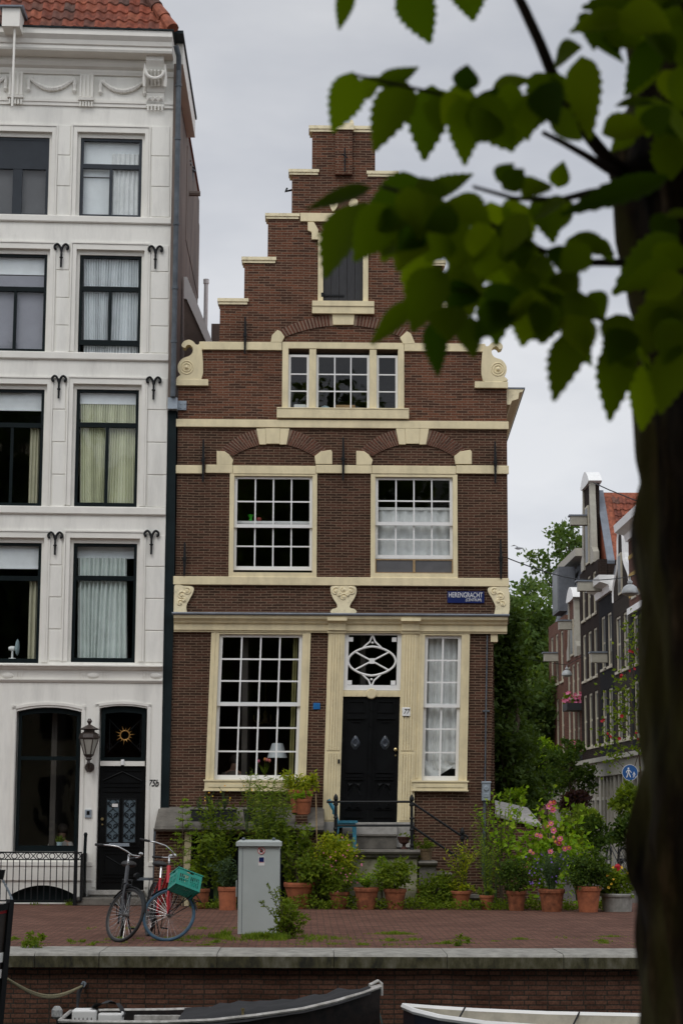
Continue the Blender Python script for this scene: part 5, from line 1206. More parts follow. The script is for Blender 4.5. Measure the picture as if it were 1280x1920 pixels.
def stemplant(ms, ml, base, n, h, spread, l, w_, per, rr=rnd, bend=.35, start=.15, thick=.006, droop=0.0):
    base = Vector(base)
    for _ in range(n):
        a = rr.uniform(0, 6.283); q = rr.random() ** .5 * spread; hh = h * rr.uniform(.6, 1.05)
        tip = base + Vector((math.cos(a) * q, math.sin(a) * q * .7, hh)); mid = base.lerp(tip, .5) + Vector((math.cos(a) * -q * bend, 0, hh * .08)); b0 = base + Vector((math.cos(a) * spread * .12, math.sin(a) * spread * .12, 0))
        bez = lambda t: b0 * (1 - t) ** 2 + mid * 2 * t * (1 - t) + tip * t * t
        ms.tube([bez(t / 5) for t in range(6)], [thick * (1 - .7 * t / 5) for t in range(6)], 4, cap=False)
        for i in range(per):
            t = start + (1 - start) * (i + rr.random()) / per; p = bez(min(1, t)); d = (rv(rr) * Vector((1, 1, .5)) + Vector((0, 0, .5 - droop))).normalized(); ll = l * rr.uniform(.6, 1.2)
            ml.leaf(p, d, rv(rr) + Vector((0, -.3, .8)), ll, w_ * ll / l)
def at(px, py, Y): return W(px, py, Y)
SCL = lambda Y: FPX / Y
def potshape(mb, x, y, z, h, r1, r0=None, rim=.16, n=28):
    r0 = r0 or r1 * .7; rh = h * rim + .01
    mb.lathe([(r0, z), (r0 + (r1 * .93 - r0) * .5, z + h * .45), (r1 * .93, z + h - rh), (r1, z + h - rh + .004), (r1 * 1.02, z + h - rh * .4), (r1, z + h), (r1 * .9, z + h), (r1 * .86, z + h - .05), (.0, z + h - .05)], (x, y, 0), n)
POTG = 'terracotta pots along the house front'
def potted(label, cx_, rim, base, w_, m='terra', ratio=.68, plant=None, z0=0.0, Y=None, group=POTG, name='potted_plant'):
    if Y is None: Y = G(cx_, base, z0).y
    r = w_ / 2 / SCL(Y); Yc = Y + r * .75
    p0 = at(cx_, base, Y); h = (base - rim) / SCL(Y)
    t = thing(name, label, 'potted plant', (p0.x, Yc, p0.z if z0 else 0), group)
    mb = MB(); potshape(mb, p0.x, Yc, BASE[t.name].z + .001, h, r, r * ratio); mb.build('pot', M[m], t, smooth=False)
    mb = MB(); zz = BASE[t.name].z + h - .035; mb.poly([(p0.x + r * .88 * math.cos(k * .3142), Yc + r * .88 * math.sin(k * .3142), zz) for k in range(20)]); mb.build('soil', M['soil'], t)
    top = Vector((p0.x, Yc, BASE[t.name].z + h - .03))
    if plant:
        ml, ms = MB(), MB(); mats = plant(ml, ms, top, r, SCL(Yc))
        if ml.v: ml.build('foliage', [M[mats[0]]] if isinstance(mats, (list, tuple)) else M[mats], t, recalc=False)
        if ms.v: ms.build('stem', M['greenstem'] if not isinstance(mats, (list, tuple)) or len(mats) < 2 else M[mats[1]], t)
    return t, top, r, SCL(Yc)
def addflowers(t, pts, m, s_=.03, name='blossoms'):
    mb = MB()
    for p in pts:
        p = Vector(p); nn = (Vector((0, -1, .3)) + rv() * .6).normalized(); a = nn.orthogonal().normalized(); b_ = nn.cross(a)
        ss = s_ * rnd.uniform(.7, 1.15)
        for k in range(5):
            t0 = k * 1.2566; mb.leaf(p, (a * math.cos(t0) + b_ * math.sin(t0) + nn * .35).normalized(), nn, ss, ss * .95, .1)
    mb.build(name, M[m], t, recalc=False)
# ------------------------------------------------------------------ stoop of the brick house
zL = F(700, 1593, 34.9)[1]
st = thing('stoop', 'grey stone front stoop with mossy plastered base below the black double door', 'steps', (F(700, 1650, 35)[0], 35.3, 0))
x0, x1 = F(596, 1600, 34.9)[0], F(784, 1600, 34.9)[0]
mb = MB(); mb.xprofile([(35.98, zL - .1), (34.93, zL - .1), (34.89, zL - .075), (34.87, zL - .04), (34.885, zL - .01), (34.92, zL), (35.98, zL)], x0, x1 + .03); mb.build('landing', M['stone'], st)
mb = MB(); mb.xprofile([(35.98, zL - .16), (34.98, zL - .16), (34.94, zL - .13), (34.93, zL - .1005), (35.98, zL - .1005)], x0, x1); mb.build('landing_moulding', M['stone'], st)
mb = MB(); mb.box(x0 + .03, x1 - .02, 35.0, 35.98, 0, zL - .161); mb.build('stoop_base', M['mossplaster'], st)
xd0_, xd1_ = F(640, 1560, 35.6)[0], F(743, 1560, 35.6)[0]
zs1 = F(690, 1565, 35.5)[1]; zs2 = F(690, 1542, 35.75)[1]
mb = MB(); mb.box(xd0_, xd1_, 35.55, 35.98, zL, zs1 - .03); mb.box(xd0_, xd1_ + .01, 35.52, 35.98, zs1 - .0295, zs1); mb.build('step', M['stone'], st, bevel=.008)
mb = MB(); mb.box(xd0_ + .02, xd1_ + .02, 35.78, 36.05, zs1 + .001, zs2); mb.build('threshold', M['stonelt'], st, bevel=.008)
sx = x1 + .03; zt = zL
for i, (pa, pb) in enumerate(((783, 819), (817, 846), (845, 874), (873, 902))):
    a, b_ = F(pa, 1620, 35.1)[0], F(pb, 1620, 35.1)[0]; zt = zL * (1 - (i + 1) / 5)
    mb = MB(); mb.xprofile([(35.97, zt - .09), (35.05, zt - .09), (35.0, zt - .06), (34.98, zt - .03), (35.01, zt), (35.97, zt)], a + .002, b_); mb.box(a + .02, b_ - .02, 35.08, 35.97, 0, zt - .0905); mb.build('step', M['stone'], st, bevel=.004)
# iron stair railing
sr = thing('stair_railing', 'black iron stoop railing with baluster posts sloping down to the right', 'railing', (F(771, 1590, 34.95)[0], 34.98, zL))
Yq = 34.98
pz = lambda px, py: F(px, py, Yq)
def post(px, ytop, ybot):
    a, z1 = pz(px, ytop); _, z0 = pz(px, ybot); h = z1 - z0; q = MB()
    prof = [(.03, 0), (.03, .04), (.022, .06), (.03, .1), (.022, .13), (.024, h * .35), (.034, h * .37), (.024, h * .4), (.022, h * .55), (.032, h * .57), (.022, h * .6), (.02, h * .78), (.034, h * .8), (.03, h * .84), (.016, h * .86), (.034, h * .9), (.03, h * .94), (.012, h * .985), (.002, h)]
    q.lathe([(r_ * 1.3, z0 + z_) for r_, z_ in prof], (a, Yq, 0), 10); q.build('post', M['iron'], sr); return a, z0, z1
post(629.5, 1488, 1593); post(771.5, 1489, 1596); post(866, 1551, 1662)
for ya, yb in ((1503.5, 1565), (1548, 1610)):
    q = MB(); a0, z0 = pz(612 if ya < 1510 else 629.5, ya); a1, z1 = pz(771.5, ya - .2); q.tube([(a0, Yq, z0), (a1, Yq, z1)], .021, 7); q.build('rail', M['iron'], sr)
    q = MB(); p = [pz(771.5, ya + 1), pz(861, yb)]
    if ya < 1510: p += [pz(871, yb + 1), pz(876, yb + 4), pz(876, yb + 8), pz(872, yb + 9)]
    else: p += [pz(866, yb + 2)]
    q.tube([(a, Yq, z_) for a, z_ in p], .021, 7); q.build('rail', M['iron'], sr)
# blue chair on the landing
ch = thing('blue_chair', 'blue painted wooden chair facing right on the stoop landing', 'chair', (F(645, 1593, 35.25)[0], 35.3, zL))
Yc = 35.25
cz = lambda px, py: F(px, py, Yc)
sx0, sx1 = cz(628, 1550)[0], cz(669, 1550)[0]; zs = zL + .46
for dy, nm in ((0, 1), (.36, 1)):
    q = MB(); q.box(sx1 - .075, sx1 - .01, Yc + dy, Yc + dy + .05, zL, zs - .03); q.build('leg', M['blue'], ch)
    q = MB(); q.obox((sx0 + .02, Yc + dy + .022, zL + .23), (.032, 0, 0), (0, .025, 0), (.03, 0, .23)); q.build('leg', M['blue'], ch)
    q = MB(); a, z1 = cz(613.5, 1499); q.tube([(sx0 + .05, Yc + dy + .022, zs - .02), (sx0 + .0, Yc + dy + .022, zs + .2), (a + .02, Yc + dy + .022, z1)], .038, 6); q.build('back_post', M['blue'], ch)
    q = MB(); q.box(sx0 + .02, sx1 - .03, Yc + dy + .01, Yc + dy + .035, zL + .13, zL + .165); q.build('stretcher', M['blue'], ch)
q = MB()
for i in range(4): q.box(sx0 - .0 + .0, sx1 + .01, Yc - .02 + i * .112, Yc + .085 + i * .112, zs - .0, zs + .045)
q.build('seat', M['blue'], ch)
q = MB(); q.box(sx0 + .02, sx1 - .02, Yc + .005, Yc + .03, zs - .075, zs - .0005); q.build('apron', M['blue'], ch)
q = MB()
for t in (.45, .7, .93): xx_ = sx0 + .03 + (a - sx0) * t; q.box(xx_ - .012, xx_ + .012, Yc + .045, Yc + .36, zs + (z1 - zs) * t - .03, zs + (z1 - zs) * t + .03)
q.build('back_slat', M['blue'], ch)
# urn and basket on the stoop
ur = thing('urn', 'small rusty iron urn on the landing behind the railing post', 'urn', (F(757, 1587, 35.4)[0], 35.4, zL))
M['rust'] = mat('rusty_iron', (.06, .022, .014), .8, .3, 20)
q = MB(); q.lathe([(.07, 0), (.06, .02), (.03, .05), (.03, .08), (.09, .12), (.1, .16), (.12, .2), (.125, .22), (.1, .215), (.0, .19)], (F(757, 1587, 35.4)[0], 35.4, zL + .001), 18); q.build('bowl', M['rust'], ur)
q = MB(); clump(q, (F(757, 1587, 35.4)[0], 35.4, zL + .24), (.06, .06, .03), 30, .05, .02); q.build('foliage', M['leaf_olive'], ur, recalc=False)
M['wicker'] = mat('wicker', (.16, .11, .06), .9, .35, 30, stretch=(1, 1, 3), bump=.5)
zstep = zL * .8
t, top, r, sc_ = potted('green shrub in a wicker basket pot on the top side step of the stoop', 797, 1592, 1613, 29, 'wicker', .8, None, z0=zstep, Y=35.2, group=None)
q = MB(); clump(q, top + Vector((0, 0, .08)), (.17, .15, .12), 420, .05, .02); q.build('foliage', M['leaf_mid'], t, recalc=False)
# pots and planters on the cellar hood
def hoodz(Y): return zb_ + (zf_ + .03 - zb_) * (35.99 - Y) / (35.99 - 35.2)
def P_shrub(m, rx, rz, n, l=.07, w_=.035, up=.1, off=0.0, stem=True):
    def f(ml, ms, top, r, s_):
        clump(ml, top + Vector((0, 0, rz / s_ * .95 + off)), (rx / s_, min(rx / s_, .3), rz / s_), n, l, w_, up=up)
        for _ in range(6): a = rv(); ms.tube([top, top + Vector((a.x * rx / s_ * .5, a.y * .1, rz / s_ * 1.2))], [.008, .004], 4)
        return (m, 'stem')
    return f
def P_stems(m, n, h, spread, l, w_, per, stem='greenstem', droop=0., start=.15, thick=.006, extra=None):
    def f(ml, ms, top, r, s_):
        stemplant(ms, ml, top, n, h / s_, spread / s_, l, w_, per, droop=droop, start=start, thick=thick)
        if extra: clump(ml, top + Vector((0, 0, extra[1] / s_)), (extra[0] / s_, extra[0] / s_ * .7, extra[1] / s_), extra[2], l, w_)
        return (m, stem)
    return f
potted('large rounded yellow green shrub in a pot against the wall beside the window sill', 564, 1482, 1524, 46, 'terra', .75, P_shrub('leaf_yellow', 38, 22, 620, .085, .04), z0=hoodz(35.6), Y=35.55)
mb = MB(); a, b_, c, d = RC(553, 1527.5, 577, 1551, 35.2); mb.box(a, b_, 35.2, 35.45, c, c + (d - c) * .48); mb.box(a + .005, b_ - .01, 35.205, 35.44, c + (d - c) * .52, d - .002)
tag(mb.build('brick_pile', M['brick_low']), 'short stack of dark bricks under the small terracotta pot on the cellar hood', 'bricks')
potted('small terracotta pot of lime green leaves on stacked bricks', 567.5, 1499, 1527, 30, 'terra', .75, P_shrub('leaf_lime', 17, 11, 190, .06, .035), z0=F(567, 1527, 35.25)[1], Y=35.22)
M['blackplastic'] = mat('black_plastic', (.018, .019, .021), .6, .2)
for (pa, pb, ya, yb, lab) in ((357, 443, 1519, 1541, 'long black window box of wispy plants on the left of the stone cellar hood'), (456, 480, 1519, 1539, 'short black planter box on the cellar hood beside the bamboo')):
    a, b_, c, d = RC(pa, ya, pb, yb, 35.3); t = thing('planter_box', lab, 'planter', ((a + b_) / 2, 35.4, c))
    q = MB(); q.add([(a + .02, 35.32, c), (b_ - .02, 35.32, c), (b_ - .02, 35.5, c), (a + .02, 35.5, c), (a, 35.3, d), (b_, 35.3, d), (b_, 35.52, d), (a, 35.52, d)], [(3, 2, 1, 0), (0, 1, 5, 4), (1, 2, 6, 5), (2, 3, 7, 6), (3, 0, 4, 7)]); q.box(a - .01, b_ + .01, 35.29, 35.53, d, d + .015); q.build('box', M['blackplastic'], t)
    q = MB(); q.box(a + .05, b_ - .05, 35.33, 35.5, c - .09, c - .001); q.build('support_brick', M['brick_low'], t)
    ql, qs = MB(), MB()
    for i in range(7 if pb - pa > 40 else 2):
        stemplant(qs, ql, (a + .1 + (b_ - a - .2) * rnd.random(), 35.4, d), 4, rnd.choice((.2, .25, .42)), .14, .045, .012, 26)
    ql.build('foliage', M['leaf_grey'], t, recalc=False); qs.build('stem', M['greenstem'], t)
    addflowers(t, [(a + (b_ - a) * rnd.random(), 35.36, d + rnd.uniform(.1, .45)) for _ in range(9)], 'yel_fl', .018)
# ------------------------------------------------------------------ pots on the pavement, left to right
potted('leftmost low terracotta pot with broad leaves, half behind the green crate', 376, 1668, 1704, 32, 'terra2', .85, P_stems('leaf_mid', 16, 105, 30, .13, .075, 18, droop=.3))
potted('terracotta pot with trailing grey green plant just left of the grey cabinet', 426, 1665, 1707, 36, 'terra', .85, P_stems('leaf_grey', 22, 56, 38, .07, .03, 30, droop=.6, extra=(24, 14, 300)))
potted('wide terracotta pot of dry brown twigs right of the grey cabinet', 562, 1657, 1704, 60, 'terra', .62, P_stems('leaf_mid', 22, 62, 36, .05, .03, 1, 'stem', thick=.007))
potted('terracotta pot with dense feathery green plant in front of the flowering yellow bush', 636, 1674, 1705, 37, 'terra2', .72, P_shrub('leaf_mid', 36, 30, 1300, .055, .026))
potted('terracotta pot with sparse low greenery below the stoop base, left of two denser ones', 687, 1666, 1706, 46, 'terra2', .72, P_stems('leaf_lime', 22, 28, 28, .06, .03, 14))
potted('terracotta pot with a leafy green bush before the mossy stoop base', 741, 1668, 1706, 42, 'terra2', .72, P_shrub('leaf_mid', 36, 30, 1200, .07, .04))
potted('terracotta pot with upright climber beside the stoop corner', 780, 1668, 1701, 37, 'terra', .68, P_stems('leaf_mid', 12, 98, 20, .07, .038, 26, extra=(22, 14, 300)))
potted('terracotta pot with airy yellow leaved shrub in front of the stair rail end', 865, 1672, 1704, 38, 'terra', .66, P_stems('leaf_yellow', 24, 95, 40, .07, .03, 26, 'stem', extra=(24, 12, 300)))
potted('smallest terracotta pot with tall thin stems below the meter pipe', 913, 1680, 1706, 27, 'terra', .66, P_stems('leaf_olive', 18, 108, 28, .085, .02, 22, extra=(16, 10, 200)))
potted('terracotta pot with dark green shrub left of the lavender pot', 969, 1672, 1708, 37, 'terra2', .74, P_shrub('leaf_dark', 38, 32, 1300, .06, .036))
t, top, r, sc_ = potted('large terracotta pot of grey lavender with violet flowers', 1036, 1669, 1710, 49, 'terra2', .74, P_stems('leaf_grey', 60, 70, 44, .055, .017, 28))
addflowers(t, [top + Vector((rnd.uniform(-.45, .45), rnd.uniform(-.25, .0), rnd.uniform(.12, .62))) for _ in range(40)], 'vio_fl', .02)
potted('largest terracotta pot, under a dense dark green shrub at the right end of the row', 1105, 1664, 1711, 48, 'terra', .72, P_shrub('leaf_dark', 44, 36, 2000, .065, .04))
M['tubzinc'] = mat('zinc_tub', (.27, .265, .24), .55, .15, 10, metal=.3)
t, top, r, sc_ = potted('wide zinc tub of leafy plants with yellow and orange flowers beside the tree trunk', 1160, 1677, 1710, 62, 'tubzinc', .86, P_shrub('leaf_mid', 34, 25, 900, .08, .05), group=None)
addflowers(t, [top + Vector((rnd.uniform(-.28, .3), -.28, rnd.uniform(.1, .5))) for _ in range(9)], 'yel_fl', .035)
# ------------------------------------------------------------------ free-standing plants in the front garden
def shrub(name, label, px, py, Y, rx, rz, n, m, l=.07, w_=.035, base=0.0, stems=6, up=.1, cat='shrub', group=None, ry=None):
    s_ = SCL(Y); c = at(px, py, Y); t = thing(name, label, cat, (c.x, Y, base), group)
    ml, ms = MB(), MB(); clump(ml, c, (rx / s_, ry or min(rx / s_, .35), rz / s_), n, l, w_, up=up)
    for _ in range(stems): a = rv(); ms.tube([(c.x + a.x * .05, Y, base), (c.x + a.x * rx / s_ * .5, Y + a.y * .1, c.z + a.z * rz / s_ * .4)], [.012, .005], 5)
    ml.build('foliage', M[m], t, recalc=False); ms.build('stem', M['stem'], t); return t
# spruce sapling
def spruce(label, px, ytop, ybase, half, Y):
    c0 = at(px, ybase, Y); c1 = at(px - 2, ytop, Y); s_ = SCL(Y); t = thing('spruce_sapling', label, 'sapling', (c0.x, Y, 0))
    ml, ms = MB(), MB(); ms.tube([(c0.x, Y, 0), c0, c1], [.02, .016, .004], 6); H = c1.z - c0.z; nl = 13
    for i in range(nl):
        f = i / (nl - 1); zc = c0.z + H * (.03 + .93 * f ** .9); R_ = half / s_ * (1 - f) ** .8 + .03
        for k in range(6):
            a = rnd.uniform(0, 6.28); d = Vector((math.cos(a), math.sin(a) * .8, rnd.uniform(-.05, .3))).normalized(); L2 = R_ * rnd.uniform(.65, 1.1); p0 = Vector((c0.x, Y, zc)); ms.tube([p0, p0 + d * L2 + Vector((0, 0, -.02))], [.005, .003], 4, cap=False)
            for j in range(int(10 + L2 * 60)):
                u = rnd.random() ** .7; p = p0 + d * L2 * u; dd = (d * .7 + rv() * .8).normalized(); ml.leaf(p, dd, rv(), rnd.uniform(.035, .06), .013)
    ml.build('foliage', M['leaf_lime'], t, recalc=False); ms.build('stem', M['stem'], t)
spruce('slender young spruce with lime tips left of the black window box', 344, 1493, 1672, 44, 35.0)
def tall(name, label, px, ybase, Y, n, h, spread, l, w_, per, m, stem='greenstem', base=0., droop=0, start=.15, thick=.007, cat='plant', group=None):
    c = at(px, ybase, Y); s_ = SCL(Y); t = thing(name, label, cat, (c.x, Y, base if base is not None else c.z), group); ml, ms = MB(), MB()
    stemplant(ms, ml, (c.x, Y, base if base is not None else c.z), n, (h / s_), spread / s_, l, w_, per, droop=droop, start=start, thick=thick)
    ml.build('foliage', M[m], t, recalc=False); ms.build('stem', M[stem], t); return t
tall('leafy_shrub', 'tall mid green shrub growing before the black window box', 408, 1700, 35.0, 44, 190, 50, .095, .042, 46, 'leaf_mid', start=.2, droop=.2)
tall('bamboo', 'dense feathery olive bamboo behind the grey cabinet', 500, 1700, 34.85, 80, 235, 54, .12, .022, 56, 'leaf_olive', start=.34, droop=.55)
tall('leafy_shrub', 'broad leaved green shrub between the bamboo and the bamboo stake', 548, 1700, 34.75, 36, 150, 46, .11, .066, 34, 'leaf_mid', start=.2, droop=.3)
t = shrub('flowering_bush', 'yellow green bush with small pink flowers under the blue chair', 628, 1612, 34.6, 44, 48, 3000, 'leaf_yellow', .07, .032, 0)
addflowers(t, [at(628 + rnd.gauss(0, 20), 1625 + rnd.gauss(0, 22), 34.2) for _ in range(34)], 'pink', .018)
shrub('leafy_shrub', 'dark green shrub between the stake and the yellow flowering bush', 590, 1632, 34.5, 38, 46, 1300, 'leaf_mid', .085, .048)
tall('climber', 'yellow tipped climber winding up the left stoop railing post', 631, 1600, 34.9, 7, 88, 12, .05, .022, 34, 'leaf_yellow', start=.05)
tall('wispy_plant', 'thin wispy shoot rising in front of the left ground-floor window', 463, 1560, 35.0, 5, 112, 14, .06, .014, 26, 'leaf_olive', base=None, start=.1)
q = MB(); a, z0 = F(597, 1640, 34.9); b_, z1 = F(592, 1488, 34.9); q.tube([(a, 34.9, 0), (b_, 34.9, z1)], .011, 6); tag(q.build('bamboo_stake', M['wood']), 'thin bare bamboo stake standing left of the stoop', 'stake')
spruce('small young conifer behind the pots at the mossy stoop base', 716, 1606, 1672, 30, 34.75)
shrub('leafy_shrub', 'low green growth between the stoop corner pot and the yellow shrub pot', 818, 1668, 34.9, 44, 36, 1600, 'leaf_mid', .065, .034)
tall('sapling', 'lime leaved sapling with bare forked stems at the right corner of the brick house', 945, 1700, 35.2, 16, 205, 56, .085, .05, 26, 'leaf_lime', 'stem', start=.45, thick=.011, cat='sapling')
tall('willow_sapling', 'narrow leaved olive sapling left of the corner beside the meter pipe', 924, 1700, 35.4, 18, 180, 44, .12, .022, 30, 'leaf_olive', start=.3, droop=.3, cat='sapling')
# hollyhock
hx = at(1033, 1700, 34.9); t = thing('hollyhock', 'tall hollyhock with pink blossoms at the street corner', 'flower', (hx.x, 34.9, 0))
ml, ms = MB(), MB(); tipz = at(1039, 1470, 34.9); ms.tube([(hx.x, 34.9, 0), at(1034, 1600, 34.9), at(1030, 1540, 34.9), tipz], [.02, .015, .011, .004], 6)
for q2 in ((1012, 1570), (1052, 1582), (990, 1600)): ms.tube([(hx.x, 34.9, 0), at((q2[0] + 1033) / 2, 1640, 34.9), at(*q2, 34.9)], [.015, .012, .006], 5)
for _ in range(900): p = at(1022 + rnd.gauss(0, 36), 1605 + rnd.gauss(0, 40), 34.9 + rnd.uniform(-.2, .25)); ml.leaf(p, (rv() + Vector((0, -.3, .1))).normalized(), rv() + Vector((0, -.6, .6)), rnd.uniform(.07, .15), rnd.uniform(.06, .11))
for _ in range(40): p = at(1036 + rnd.gauss(0, 3), rnd.uniform(1470, 1530), 34.9); ml.leaf(p, (rv() + Vector((0, 0, .5))).normalized(), rv(), .03, .02)
ml.build('foliage', M['leaf_lime'], t, recalc=False); ms.build('stem', M['greenstem'], t)
mb = MB(); mc = MB()
for px, py, s_ in ((1028, 1512, .085), (1037, 1504, .075), (1036, 1518, .085), (1031, 1506, .07), (1032, 1544, .075), (1036, 1557, .09), (1026, 1549, .05), (1012, 1568, .07), (1006, 1566, .06), (1049, 1573, .08), (1047, 1580, .08), (1036, 1570, .05), (1041, 1578, .05), (1058, 1591, .075), (1066, 1589, .07), (1031, 1597, .075), (994, 1596, .055), (999, 1600, .05), (985, 1622, .07)):
    p = at(px, py, 34.72); nn = (Vector((0, -1, .1)) + rv() * .55).normalized(); a = nn.orthogonal().normalized(); b_ = nn.cross(a)
    for k in range(6):
        t0 = k * 1.0472; d = a * math.cos(t0) + b_ * math.sin(t0); mb.leaf(p, (d + nn * .4).normalized(), nn, s_ * .82, s_ * .86, .08)
    mc.lathe([(.002, -.02), (.014, -.005), (.014, .01), (.002, .02)], p + nn * .02, 6)
mb.build('blossom', M['pink'], t, recalc=False); mc.build('blossom_centre', M['yel_fl'], t)
tall('leafy_plant', 'bright green narrow leaved plant right of the hollyhock', 1085, 1700, 35.3, 24, 125, 36, .17, .04, 24, 'leaf_lime', start=.45, droop=.5)
# ground cover under the pots, grass by the kerb
q = MB()
for _ in range(5200):
    px = rnd.uniform(360, 1140); p = at(px, 1700, 34.05 + abs(rnd.gauss(0, .45))); hh = .10 * (.5 + noise.noise(Vector((p.x * 2.2, p.y * 2, 3))) + .4)
    if hh < .02: continue
    q.leaf(Vector((p.x, p.y, rnd.uniform(0, max(.02, hh) * 1.6))), (rv() * Vector((1, 1, .5)) + Vector((0, 0, .4))).normalized(), rv() + Vector((0, 0, 1)), rnd.uniform(.04, .08), .035)
o = q.build('ground_cover', M['leaf_mid'], recalc=False); tag(o, 'low green weeds growing between the feet of the pots', 'ground cover', kind='stuff')
def grasspatch(q, cx_, cy_, rx, ry, n, h):
    for _ in range(n):
        a = rnd.uniform(0, 6.28); u = abs(rnd.gauss(0, .55)); x, y = cx_ + rx * u * math.cos(a), cy_ + ry * u * math.sin(a)
        if y < 24.36: continue
        if noise.noise(Vector((x * 3, y * 3, 1))) < -.02: continue
        q.leaf(Vector((x, y, 0)), (Vector((rnd.uniform(-.6, .6), rnd.uniform(-.6, .6), 1))).normalized(), Vector((rnd.uniform(-1, 1), -1, 0)), h * rnd.uniform(.4, 1.2) * max(.3, 1.1 - .6 * u), .010, .1)
q = MB()
p = G(485, 1757); grasspatch(q, p.x + .1, p.y - .45, 1.15, .55, 3600, .10); p = G(430, 1760); grasspatch(q, p.x, p.y, .5, .3, 900, .13)
p = G(740, 1752); grasspatch(q, p.x, p.y, .45, .16, 500, .05); p = G(660, 1772); grasspatch(q, p.x, p.y, .9, .2, 700, .04)
for px in (40, 110, 150, 200, 250, 300, 330, 380, 560, 760, 815, 855, 900, 985, 1100, 1160): 
    for _ in range(3): p = G(px + rnd.uniform(-30, 30), 1773 - abs(rnd.gauss(0, 9))); grasspatch(q, p.x, p.y, rnd.uniform(.06, .3), rnd.uniform(.04, .2), 110, rnd.uniform(.02, .06))
for px in (60, 80, 110, 130): p = G(px, 1698); grasspatch(q, p.x, p.y, .25, .1, 130, .12)
for px in (180, 250, 330, 380, 440): p = G(px, 1742); grasspatch(q, p.x, p.y, .3, .3, 100, .04)
tag(q.build('grass', M['grass'], recalc=False), 'tufts of grass along the quay edge and round the cabinet', 'grass', kind='stuff')
def weed(label, px, py, rx, rz, n, m='leaf_mid', l=.05, w_=.022, up=.2):
    p = G(px, py); s_ = SCL(p.y); t = thing('weed', label, 'weed', (p.x, p.y, 0)); ml, ms = MB(), MB()
    clump(ml, (p.x, p.y, rz / s_), (rx / s_, rx / s_ * .7, rz / s_), n, l, w_, up=up); ms.tube([(p.x, p.y, 0), (p.x, p.y, rz / s_)], [.01, .004], 5)
    ml.build('foliage', M[m], t, recalc=False); ms.build('stem', M['greenstem'], t)
weed('bushy weed on the quay edge near the left end', 68, 1779, 26, 14, 330)
weed('small weed clump on the quay edge right of the middle', 862, 1774, 14, 9, 130)
# shrub beside the cabinet with arching twigs
p = G(540, 1760); t = thing('twiggy_bush', 'small leaved bush with arching twigs growing against the grey cabinet', 'bush', (p.x, p.y, 0)); ml, ms = MB(), MB(); Yb = p.y
tips = [(487, 1690), (500, 1658), (515, 1668), (521, 1662), (534, 1700), (548, 1690), (560, 1708), (574, 1730), (505, 1745), (552, 1740), (530, 1720), (568, 1748), (515, 1725)]
for tx_, ty_ in tips:
    b0 = Vector((p.x, Yb, 0)); tp = at(tx_, ty_, Yb - .05 + rnd.uniform(-.12, .1)); md = b0.lerp(tp, .5) + Vector((0, 0, .1)); bez = lambda u: b0 * (1 - u) ** 2 + md * 2 * u * (1 - u) + tp * u * u
    ms.tube([bez(k / 5) for k in range(6)], [.009 - .0014 * k for k in range(6)], 5, cap=False)
    for j in range(70): u = .15 + .85 * rnd.random(); pp = bez(u) + rv() * .035 * (1.3 - u); ml.leaf(pp, (rv() + Vector((0, 0, .25))).normalized(), rv() + Vector((0, -.3, .6)), rnd.uniform(.028, .05), .022)
clump(ml, (p.x + .05, Yb, .25), (.24, .16, .24), 900, .045, .026)
ml.build('foliage', M['leaf_mid'], t, recalc=False); ms.build('stem', M['stem'], t)
# ------------------------------------------------------------------ grey cabinet
Yk = G(486, 1752).y
cb = thing('utility_cabinet', 'grey steel street cabinet with a lid standing in the grass', 'cabinet', (F(486, 1750, Yk)[0], Yk + .22, 0))
a, b_, c, d = RC(446.5, 1587, 524.5, 1752, Yk)
q = MB(); q.box(a, b_, Yk, Yk + .45, 0, d); q.build('body', M['cab'], cb, bevel=.006)
q = MB(); la, lb, lc, ld = RC(442.5, 1579, 528, 1586.5, Yk - .03); q.add([(la, Yk - .04, lc), (lb, Yk - .04, lc), (lb, Yk + .49, lc), (la, Yk + .49, lc), (la, Yk - .04, ld), (lb, Yk - .04, ld), (lb, Yk + .49, ld + .0), (la, Yk + .49, ld + .0), (la + .05, Yk + .2, ld + .03), (lb - .05, Yk + .2, ld + .03)], [(3, 2, 1, 0), (0, 1, 5, 4), (1, 2, 6, 5), (2, 3, 7, 6), (3, 0, 4, 7), (4, 5, 9, 8), (6, 7, 8, 9), (5, 6, 9), (7, 4, 8)]); q.build('lid', M['cab'], cb)
q = MB(); q.box(b_ - .004, b_ + .012, Yk + .03, Yk + .40, .45, d - .04); q.box(a - .018, a + .002, Yk + .03, Yk + .40, .35, d - .03); q.build('side_door', M['dkgreen2'], cb)
q = MB(); xs_ = a + .055; q.box(xs_ - .003, xs_ + .003, Yk - .002, Yk + .01, .02, d - .02); q.build('panel_seam', M['zinc'], cb)
q = MB(); q.box(a - .035, a - .018, Yk + .1, Yk + .2, .5, .72); q.build('handle', M['cab'], cb)
for px in (456, 513): q = MB(); q.lathe([(.02, 0), (.025, .02), (.012, .04)], (F(px, 1577, Yk)[0], Yk + .15, ld + .022), 8); q.build('lid_knob', M['zinc'], cb)
sx, sz = F(490, 1595, Yk); q = MB(); q.lathe([(.052, 0), (.052, -.003)], (sx, Yk, sz), 24, 'y'); s1 = q.build('warning_sticker', M['sticker'], cb)
M['stickred'] = mat('red_ink', (.45, .03, .03), .5, 0)
q = MB(); q.tube([(sx + .046 * math.cos(k * .2618), Yk - .004, sz + .046 * math.sin(k * .2618)) for k in range(24)], .005, 5, True); q.tube([(sx - .033, Yk - .006, sz + .033), (sx + .033, Yk - .006, sz - .033)], .004, 5); q.build('prohibition_ring', M['stickred'], s1)
